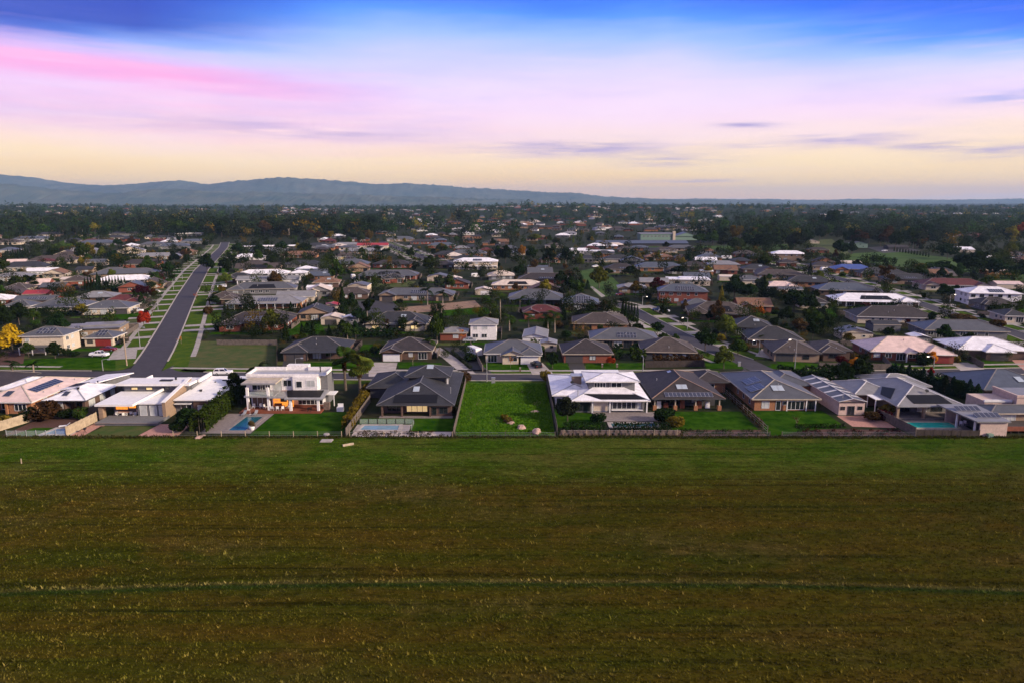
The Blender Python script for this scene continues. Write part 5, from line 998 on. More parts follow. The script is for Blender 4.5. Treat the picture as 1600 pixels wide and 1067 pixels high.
fit('paving', [(79.2, 129), (92, 129), (93.4, 137.2), (80, 137.2)], M_pave, .01); fit('garden_bed', [(-100, 127.5), (-87, 132), (-87.5, 140), (-100, 139)], M_mulch, .009); fit('lawn', [(-98.4, 127.3), (-92.8, 127.3), (-92.5, 132.2), (-97, 132.2)], M_lawn); fit('paving', [(-93.2, 127.3), (-86.9, 127.3), (-87.2, 132.6), (-92.6, 132.6)], M_pave, .018)
fit('paving', [(69.5, 133), (78, 132), (78, 140), (69.5, 140)], M_red_pave, .009)
for k, (x, y, rx, ry) in enumerate(((-6.5, 150, 2.2, 3.2), (3.5, 141, 1.6, 1.0), (-3.8, 136, 1.2, 2.4), (5.6, 150, 1.2, 2.8), (0.5, 130.5, 2.6, .8), (-9, 140, .8, 3.4))):
    q_ = random.Random(k); sheet('worn_patch', [(x + rx * math.cos(a) * q_.uniform(.6, 1.2), y + ry * math.sin(a) * q_.uniform(.6, 1.2)) for a in [i * math.pi / 7 for i in range(14)]], .026 + .001 * k, MATS['dry_grass'])
# hay-high grass on the vacant lot
g = np.random.default_rng(9); n = 12000; P = np.stack([g.uniform(-11, 8.3, n), g.uniform(127.2, 166, n), np.full(n, .02)], 1); A = []
for k in range(3):
    a = g.uniform(0, 6.28, n); hh = g.uniform(.12, .38, n); w_ = .14; s_ = np.stack([np.cos(a), np.sin(a), 0 * a], 1) * w_; tp = P + np.stack([np.sin(a) * .2, np.cos(a) * .2, hh], 1); A.append(np.stack([P + s_, P - s_, tp], 1))
V = np.stack(A, 1).reshape(-1, 3); tag(link('tall_grass', np_mesh('tall_grass', V, np.arange(len(V)).reshape(-1, 3), [leafmat('lot_blades', (.022, .085, .004), (.13, .24, .014))])), 'bright green uncut grass on the vacant lot', 'grass', None, 'stuff')

# ------------------------------------------------------------------ front gardens: hedges, trees, fences, furniture
hedge([(-61.9, 128.4), (-62.6, 138), (-64.2, 150)], 3.6, 4.3, 'hedge green', 'tall green hedge running back between the patio house and the teal pool', .3, 30, .3)
tree('round', -65.2, 131.0, 4.6, 5, 'dark green', 'round dark tree at the near end of the tall green hedge'); tree('shrub', -66.5, 129.6, 2.6, 3.4, 'dark green', 'low dark shrub beside the terracotta paving near the tall hedge')
tree('round', -63.6, 152, 6.5, 6, 'dark green', 'dark leafy tree at the far end of the tall green hedge'); palm('palm', -60.6, 158, 7.5, 5.5, 'dark green', 'feathery palm rising beside the white two storey house'); tree('round', -61.4, 149, 4.2, 3.5, 'dark green', 'dark bushy tree squeezed against the left wall of the white two storey house')
palm('fan', -40.4, 160, 9.6, 5.6, 'green', 'left one of two tall fan palms right of the white two storey house'); palm('fan', -35.6, 154.5, 9.4, 6.2, 'light green', 'right one of two tall fan palms, with the lighter crown')
hedge([(-33.2, 131), (-33.8, 144), (-34.6, 160)], 2.4, 2.9, 'golden', 'golden green shrub row along the fence left of the dark slate house', .55, 30, .26)
hedge([(-12.0, 140), (-12.2, 166)], 1.0, 2.4, 'dark green', 'narrow dark hedge along the left side of the vacant lot', .3, 30, .2); tree('shrub', -11.8, 167.5, 3.2, 2.8, 'brown', 'rusty shrub at the back left corner of the vacant lot')
hedge([(10.2, 130.6), (18.6, 130.6)], 1.7, 1.7, 'dark green', 'left one of two clipped hedges above the stone wall', .15, 40, .2); hedge([(20.4, 130.6), (31.6, 130.6)], 1.7, 1.7, 'dark green', 'right one of two clipped hedges above the stone wall', .15, 40, .2)
tree('round', 11.6, 136.5, 5.2, 5.6, 'grey green', 'round grey green tree in front of the white roofed house, inside the clipped hedge'); tree('shrub', 17.8, 135, 2.6, 3.2, 'dark green', 'round dark shrub between the grey green tree and the pool terrace'); tree('shrub', 31.6, 136, 3.6, 4.4, 'dark green', 'dark bushy shrub at the right end of the pool terrace'); tree('shrub', 33.2, 132.4, 2.8, 3.6, 'golden', 'golden shrub beside the right clipped hedge'); tree('shrub', 8.6, 169.2, 3.2, 3.0, 'golden', 'golden shrub at the back right corner of the vacant lot')
hedge([(69.0, 172), (78, 165), (84.5, 157.5)], 4.2, 3.6, 'dark green', 'dense dark shrubbery behind the long pink shed', .4, 24, .34)
tree('round', 82.2, 164, 6.2, 5.2, 'dark green', 'left one of two dark round trees behind the pale grey house'); tree('round', 86.8, 165, 6.8, 6.6, 'dark green', 'right one of two dark round trees behind the pale grey house')
for i in range(12):
    t_ = i / 11; tree('conifer' if i % 3 else 'shrub', 98.2 + 8.2 * t_, 170 - 19.5 * t_, 4.6 + rnd.uniform(-.5, .6), 3.8, 'dark green' if i % 2 else 'blue green', None, 'dense evergreen row between the pale grey and slate houses')
tree('shrub', -98.5, 137.4, 4.0, 6.4, 'brown', 'broad russet shrub in front of the blue white roofed house'); tree('shrub', -101.3, 136.2, 3.2, 3.6, 'dark green', 'dark green shrub touching the left of the broad russet shrub'); tree('shrub', -91.2, 138.2, 3.0, 3.0, 'green', 'bright green ball shrub left of the patio house'); tree('shrub', -94.4, 138.4, 2.2, 3.4, 'dark green', 'low dark shrub between the russet shrub and the green ball shrub'); tree('shrub', -104.6, 133.6, 2.5, 4.5, 'golden', 'yellowish shrub at the far left end of the front row'); hedge([(-90.6, 142), (-90.2, 152)], 1.2, 1.5, 'dark green', 'low hedge along the right wall of the blue white roofed house', .3, 30, .2)
tree('shrub', 75.6, 137, 2.3, 3.6, 'brown', 'russet shrub in front of the long pink shed'); tree('shrub', 78.4, 137.6, 2.2, 3.2, 'dark red', 'dark red shrub right of the long pink shed'); tree('shrub', 81, 141.4, 2.4, 3.2, 'golden', 'olive shrub under the white pergola roof'); tree('bare', 57.8, 132.4, 2.6, 2.2, 'brown', 'thin bare sapling at the corner of the lawn by the orange brick house')
hedge([(57.2, 131.9), (67.6, 132.4)], .9, .9, 'dark green', 'low dark hedge edging the lawn of the orange brick house', .2, 40, .16)
hedge([(51.0, 155), (50.9, 146), (50.9, 132)], 1.3, 1.5, 'brown', 'dry brown climber along the wire fence between two lawns', .5, 26, .2)
for nm, n, a, cols, lab in (('flower_bed_plants', 60, (57, 77, 127.4, 130.6), ('dark red', 'grey green'), 'mauve and grey green ground cover in the bed below the long pink shed'), ('flower_bed_plants', 50, (33, 49.6, 127.4, 130.4), ('green', 'dark green'), 'green weeds in the bed below the dark brown house'), ('flower_bed_plants', 40, (-31, -12.6, 127.4, 129.4), ('dark green', 'brown'), 'mixed low plants in the pebble bed of the dark slate house')):
    g = np.random.default_rng(n); P = []; D_ = []
    for k in range(n):
        q, d_ = blob_pts([(0, 0, .2, .5, .4, .4)], 46, k); q[:, 2] = np.abs(q[:, 2]); q[:, 0] += g.uniform(a[0], a[1]); q[:, 1] += g.uniform(a[2], a[3]); P.append(q); D_.append(d_)
    P = np.concatenate(P); me = leaf_mesh(nm, P, np.concatenate(D_), g.uniform(.06, .17, len(P)), n, [LEAF[cols[0]], LEAF[cols[1]]]); me.polygons.foreach_set('material_index', np.repeat(g.integers(0, 2, n), 46).astype(np.int32)); tag(link(nm, me), lab, 'plants', None, 'stuff')
fence([(-103.6, 126.8), (-99.6, 138.2)], 2.0, 'pale timber screen at the far left end of the front row', M_tim2, 2.0)
fence([(-87.0, 126.9), (-86.6, 136.2)], 2.0, 'pale timber screen with rusty inserts between two pale gardens', M_tim2, 1.6)
for k in range(3): MB().box(-.05, .05, -.45, .45, -.65, .65).build('rusty_insert', M_deck, None) if False else None
fence([(-98.8, 127.0), (-87.2, 127.0)], 1.2, 'glass pool fence round the pale pool at the left end', None, 1.9, 'glass', M_rail); fence([(-31.4, 134.5), (-20.2, 134.5), (-20.2, 129.9)], 1.1, 'glass pool fence behind the pale blue lap pool', None, 1.9, 'glass', M_tim_d)
fence([(-66, 126.6), (-33.2, 126.6)], 1.15, 'post and wire fence below the lawn of the white two storey house', M_tim2, 4.6, 'wire', M_tim2); fence([(-31.6, 126.5), (-11.6, 126.5)], 1.1, 'post and wire fence in front of the pebble garden bed', M_tim2, 6, 'wire', M_tim2); fence([(-11, 126.7), (8.4, 126.7)], 1.0, 'low post and wire fence along the foot of the vacant lot', M_tim, 5.5, 'wire', M_tim); fence([(33.5, 126.6), (50.2, 126.6)], 1.1, 'post and wire fence below the dark brown house', M_tim, 8, 'wire', M_tim); fence([(52.6, 126.6), (78.6, 126.6)], 1.1, 'post and wire fence in front of the mauve flower bed', M_tim, 5, 'wire', M_tim)
fence([(-32.4, 126.8), (-32.4, 150)], 1.8, 'grey paling fence left of the dark slate house', M_tim, 2.4); fence([(-11.4, 126.9), (-11.6, 166)], 1.8, 'grey paling fence on the left of the vacant lot', M_tim, 2.4); fence([(8.9, 128.2), (8.8, 168)], 1.8, 'weathered paling fence on the right of the vacant lot', M_tim, 2.4); fence([(50.5, 128.6), (50.4, 164)], 1.6, 'leaning wire and timber fence between the dark brown and orange brick houses', M_tim, 2.4, 'wire'); fence([(78.8, 127), (77.6, 139)], 1.9, 'grey timber fence with rusty top left of the turquoise pool', M_tim, 2.0); fence([(79, 127.2), (91.0, 126.6)], 1.35, 'dark stained paling fence in front of the turquoise pool', M_tim_d, 1.7); fence([(-91.4, 139.5), (-88.0, 146)], 1.8, 'grey paling fence beside the patio house', M_tim, 2.2)
fence([(36.8, 183.2), (53.2, 184.0)], 1.9, 'long black paling fence on the far side of the street', M_tim_d, 2.4)
fence([(-94.1, 213.2), (-75.1, 213.2)], 1.7, 'grey timber fence behind the left vacant lawn', M_tim, 2.4); fence([(-74.6, 212.2), (-64.1, 181.0)], 1.7, 'dark timber fence on the right edge of the left vacant lawn', M_tim_d, 2.4)
fence([(84.2, 181.8), (103.0, 180.3), (107.1, 192.5)], 1.8, 'grey paling fence on the corner by the small orange tree', M_tim, 2.4); fence([(-13.2, 211.2), (-7.9, 178.9)], 1.7, 'paling fence right of the asphalt lane', M_tim2, 2.4); fence([(133.2, 201.0), (129.6, 182.5)], 1.7, 'stepped grey fence right of the pink roofed house', M_tim, 2.4)
# stone retaining wall with white posts
t = thing('retaining_wall', 'stone block retaining wall topped by white posts below the clipped hedges', 'wall', (21, 128, 0)); r = random.Random(2)
BLK = [MB().hexa([(-a, -.25, 0), (a, -.25, 0), (a, .2, 0), (-a, .2, 0)], [(-a + .04, -.2, .42), (a - .05, -.22, .44), (a - .04, .2, .42), (-a + .05, .2, .43)]).mesh('stone_block', [M_stone]) for a in (.42, .55, .68)]
x = -11.2
while x < 11.6:
    for k in range(2):
        a = r.randint(0, 2); link('stone_block', BLK[a], t, (x + k * .3, -.06 * (1 - k), k * .45), r.uniform(-.04, .04))
    x += 1.32
for i in range(16): MB().box(-.05, .05, -.05, .05, 0, 1.25).build('post', M_tim if i % 3 else M_tim2, t, (-10.8 + i * 1.48, -.5, 0))
for a, b in ((-10.8, 11.4),): MB().box(a, b, -.52, -.5, 1.0, 1.03).build('rail', M_steel, t); MB().box(a, b, -.52, -.5, .55, .58).build('rail', M_steel, t)
# boulders
def boulder(x, y, s, lab, sz=.7, grp=None):
    r = random.Random(int(x * 10)); import bmesh as bm_; b = bm_.new(); bm_.ops.create_icosphere(b, subdivisions=3, radius=1)
    ph = [r.uniform(0, 6) for _ in range(6)]
    for v in b.verts:
        p = v.co; k = 1 + .16 * math.sin(p.x * 3 + ph[0]) + .14 * math.sin(p.y * 4 + ph[1]) + .12 * math.sin(p.z * 5 + ph[2] + p.x * 2) + .06 * math.sin(p.x * 9 + p.y * 7 + ph[3]); v.co = Vector((p.x * k * s, p.y * k * s * .8, max(-.1, p.z * k * s * sz)))
    me = bpy.data.meshes.new('boulder'); b.to_mesh(me); b.free(); me.materials.append(M_rock); o = link('boulder', me, None, (x, y, s * sz * .35), r.uniform(0, 6)); tag(o, lab, 'rock', grp); return o
boulder(1.9, 131.7, 1.0, 'pale rounded boulder near the foot of the vacant lot', .6); boulder(4.8, 128.6, 1.25, 'large brown boulder at the lower right corner of the vacant lot', .5); boulder(-0.3, 135.0, .95, 'flat grey boulder under the yellowish bush on the vacant lot', .35); tree('shrub', -1.6, 137.5, 1.3, 1.7, 'golden', 'yellowish bush among the boulders on the vacant lot'); tree('shrub', -0.8, 135.4, 1.3, 2.0, 'brown', 'low brown weed clump beside the flat grey boulder'); boulder(4.9, 142.9, 1.0, 'thin pale slab of rock lying in the green lot', .2)
boulder(-60.6, 126.4, .9, 'pale rock heap at the foot of the tall green hedge', .3)
# things lying in the paddock
o = MB().box(-1.1, 1.1, -.8, .8, 0, .22).box(-1.0, 1.0, -.7, .7, .22, .26).build('pit_cover', M_conc, None, (-35.4, 123.8, .1)); tag(o, 'square concrete pit cover lying in the paddock', 'cover')
o = MB().tube([(-.9, -.5, .25), (.9, .5, .3)], [.3, .26], 9).build('log', M_tim2, None, (-30.7, 121.4, .05)); tag(o, 'short pale log lying in the paddock', 'log')
o = MB().tube([(0, 0, 0), (0.03, 0, .9)], [.1, .09], 7).build('stake', M_tim2, None, (-85.9, 112.8, .05)); tag(o, 'short pale stake standing at the left side of the paddock', 'stake')
o = MB().tube([(0, 0, 0), (0, 0, .35), (0, 0, .5)], [.45, .6, .55], 14).build('planter_tub', M_conc, None, (-36.3, 127.2, 0)); tag(o, 'round pale tub by the wire fence at the corner of the lawn', 'tub')
# garden furniture
def chair(x, y, rz, m, lab, grp=None, z=0):
    t = thing('patio_chair', lab, 'chair', (x, y, z), rz, grp); MB().box(-.3, .3, -.3, .3, .38, .46).build('seat', m, t); MB().slab([(-.3, .28, 1.0), (.3, .28, 1.0), (.3, .34, 1.0), (-.3, .34, 1.0)], .55).build('backrest', m, t)
    for a, b in ((-.27, -.27), (.27, -.27), (.27, .27), (-.27, .27)): MB().box(a - .03, a + .03, b - .03, b + .03, 0, .38).build('leg', m, t)
    return t
def table(x, y, w, d_, m, lab, z=0):
    t = thing('patio_table', lab, 'table', (x, y, z)); MB().box(-w / 2, w / 2, -d_ / 2, d_ / 2, .7, .76).build('tabletop', m, t)
    for a in (-1, 1):
        for b in (-1, 1): MB().box(a * (w / 2 - .1) - .04, a * (w / 2 - .1) + .04, b * (d_ / 2 - .1) - .04, b * (d_ / 2 - .1) + .04, 0, .7).build('leg', m, t)
table(-83.4, 140.2, 2.6, 1.2, M_white, 'white table among the chairs on the covered patio', .0); 
for i, (x, y) in enumerate(((-84.9, 140.2), (-84.2, 139.6), (-82.6, 139.5), (-81.6, 140.4), (-83, 139.2), (-81.2, 141.2), (-80.4, 139.4))): chair(x, y, i * 1.1, M_white if i % 2 else M_frame_w, '%s pale chair on the covered patio under the white slab roof' % ('leftmost', 'second from left', 'fifth from left', 'third from right', 'fourth from left', 'second from right', 'rightmost')[i], 'chairs on the covered patio')
for i, (x, y) in enumerate(((-57, 144.6), (-55.4, 144.8), (-54.3, 144.4))): chair(x, y, .6 * i, M_white, '%s white tub chair on the deck under the balcony' % ('leftmost', 'middle', 'rightmost')[i], 'chairs on the red deck', .3)
for i, (x, y) in enumerate(((-52.3, 143.2), (-51.2, 143.1), (-50.2, 143.2), (-49.4, 144.6))): chair(x, y, 3 + .4 * i, M_frame_w, '%s pale dining chair in front of the orange lit alfresco' % ('leftmost', 'second from left', 'third from left', 'rightmost')[i], 'chairs by the lit alfresco', .3)
table(-51.2, 143.9, 2.6, .8, M_deck, 'long dining table in the orange lit alfresco', .3); table(-44, 142.4, .9, .9, M_black, 'small dark table before the glass doors of the white house', .3)
def lounger(x, y, rz, m, lab, grp):
    t = thing('sun_lounger', lab, 'sun lounger', (x, y, 0), rz, grp); MB().box(-.32, .32, -1, .3, .28, .38).build('seat', m, t); MB().slab([(-.32, .3, .38), (.32, .3, .38), (.32, .95, .85), (-.32, .95, .85)], .09).build('backrest', m, t)
    for a in (-.26, .26):
        for b in (-.9, .25): MB().box(a - .03, a + .03, b - .03, b + .03, 0, .28).build('leg', m, t)
lounger(-57.6, 140.7, 0, M_steel, 'grey sun lounger left of the folded umbrella', 'loungers by the teal pool'); lounger(-55.2, 140.7, 0, M_steel, 'grey sun lounger right of the folded umbrella', 'loungers by the teal pool'); lounger(-91.0, 132.6, -1.2, M_white, 'white sun lounger behind the pale pool, left one', 'loungers by the pale pool'); lounger(-88.6, 132.2, -1.0, M_white, 'white sun lounger behind the pale pool, right one', 'loungers by the pale pool')
t = thing('garden_umbrella', 'folded grey umbrella standing between two loungers by the teal pool', 'umbrella', (-56.4, 140.9, 0)); MB().tube([(0, 0, 0), (0, 0, 3)], [.04, .04], 6).build('pole', M_steel, t); MB().tube([(0, 0, 1.3), (0, 0, 2.2), (0, 0, 2.95)], [.26, .2, .05], 8).build('canopy', M_tim, t); MB().tube([(0, 0, 0), (0, 0, .12)], [.35, .3], 10).build('base', M_conc, t)
t = thing('potted_plant', 'spiky plant in a white pot at the corner of the teal pool', 'plant', (-52.3, 131, 0)); MB().tube([(0, 0, 0), (0, 0, .5), (0, 0, .7)], [.4, .55, .5], 12).build('pot', M_white, t); c_, _ = species('shrub', 1); o = link('foliage', c_, t, (0, 0, .65)); o.scale = (1.3, 1.3, 1.5); set_mat(o, LEAF['brown'])
t = thing('barbecue', 'black kettle barbecue on the terracotta paving', 'barbecue', (-84.7, 129, 0)); MB().tube([(0, 0, .7), (0, 0, .9), (0, 0, 1.1)], [.2, .42, .12], 10).build('bowl', M_black, t)
for a in range(3): MB().tube([(.3 * math.cos(a * 2.1), .3 * math.sin(a * 2.1), 0), (0, 0, .75)], [.03, .03], 5).build('leg', M_black, t)
o = MB().box(-.7, .7, -.4, .4, 0, .95).box(-.6, .6, .4, .5, .95, 1.6).build('garden_bench', M_white, None, (-37.6, 143.5, 0)); tag(o, 'white outdoor bench by the fan palms right of the white house', 'bench')
for i, x in enumerate((-82.6, 92.2, 93.2)): 
    if i: chair(x, 133.4 + i * .3, 2.0, M_white, 'white chair at the right end of the turquoise pool, %s one' % ('near' if i == 1 else 'far'), 'chairs by the turquoise pool')
for x, y, lab in ((46.5, 154.6, 'dark wheelie bin nearest the camera beside the dark brown house'), (47.2, 156.4, 'dark wheelie bin behind another beside the dark brown house')):
    t = thing('wheelie_bin', lab, 'bin', (x, y, 0), 0, 'bins beside the dark brown house'); MB().hexa([(-.25, -.3, .05), (.25, -.3, .05), (.25, .3, .05), (-.25, .3, .05)], [(-.3, -.38, 1), (.3, -.38, 1), (.3, .38, 1), (-.3, .38, 1)]).build('body', M_black, t); MB().box(-.32, .32, -.4, .42, 1, 1.08).build('lid', M_steel, t)
    for a in (-.25, .25): MB().tube([(a - .03, .3, .1), (a + .03, .3, .1)], [.1, .1], 8).build('wheel', M_tyre, t)
for x in (32.6, 34.2, 37.8, 41.6, 43.4):
    o = MB().box(-.5, .5, -.35, .35, 0, .8).box(-.45, .45, -.3, .3, .8, 1.0 + (x % 1)).build('storage_crate', rnd.choice((M_deck, M_tim2, M_white)), None, (x, 145.8, .0)); tag(o, {32.6: 'leftmost', 34.2: 'second from left', 37.8: 'middle', 41.6: 'second from right', 43.4: 'rightmost'}[x] + ' crate stored under the dark verandah of the dark brown house', 'crate', 'goods stored under the dark verandah')

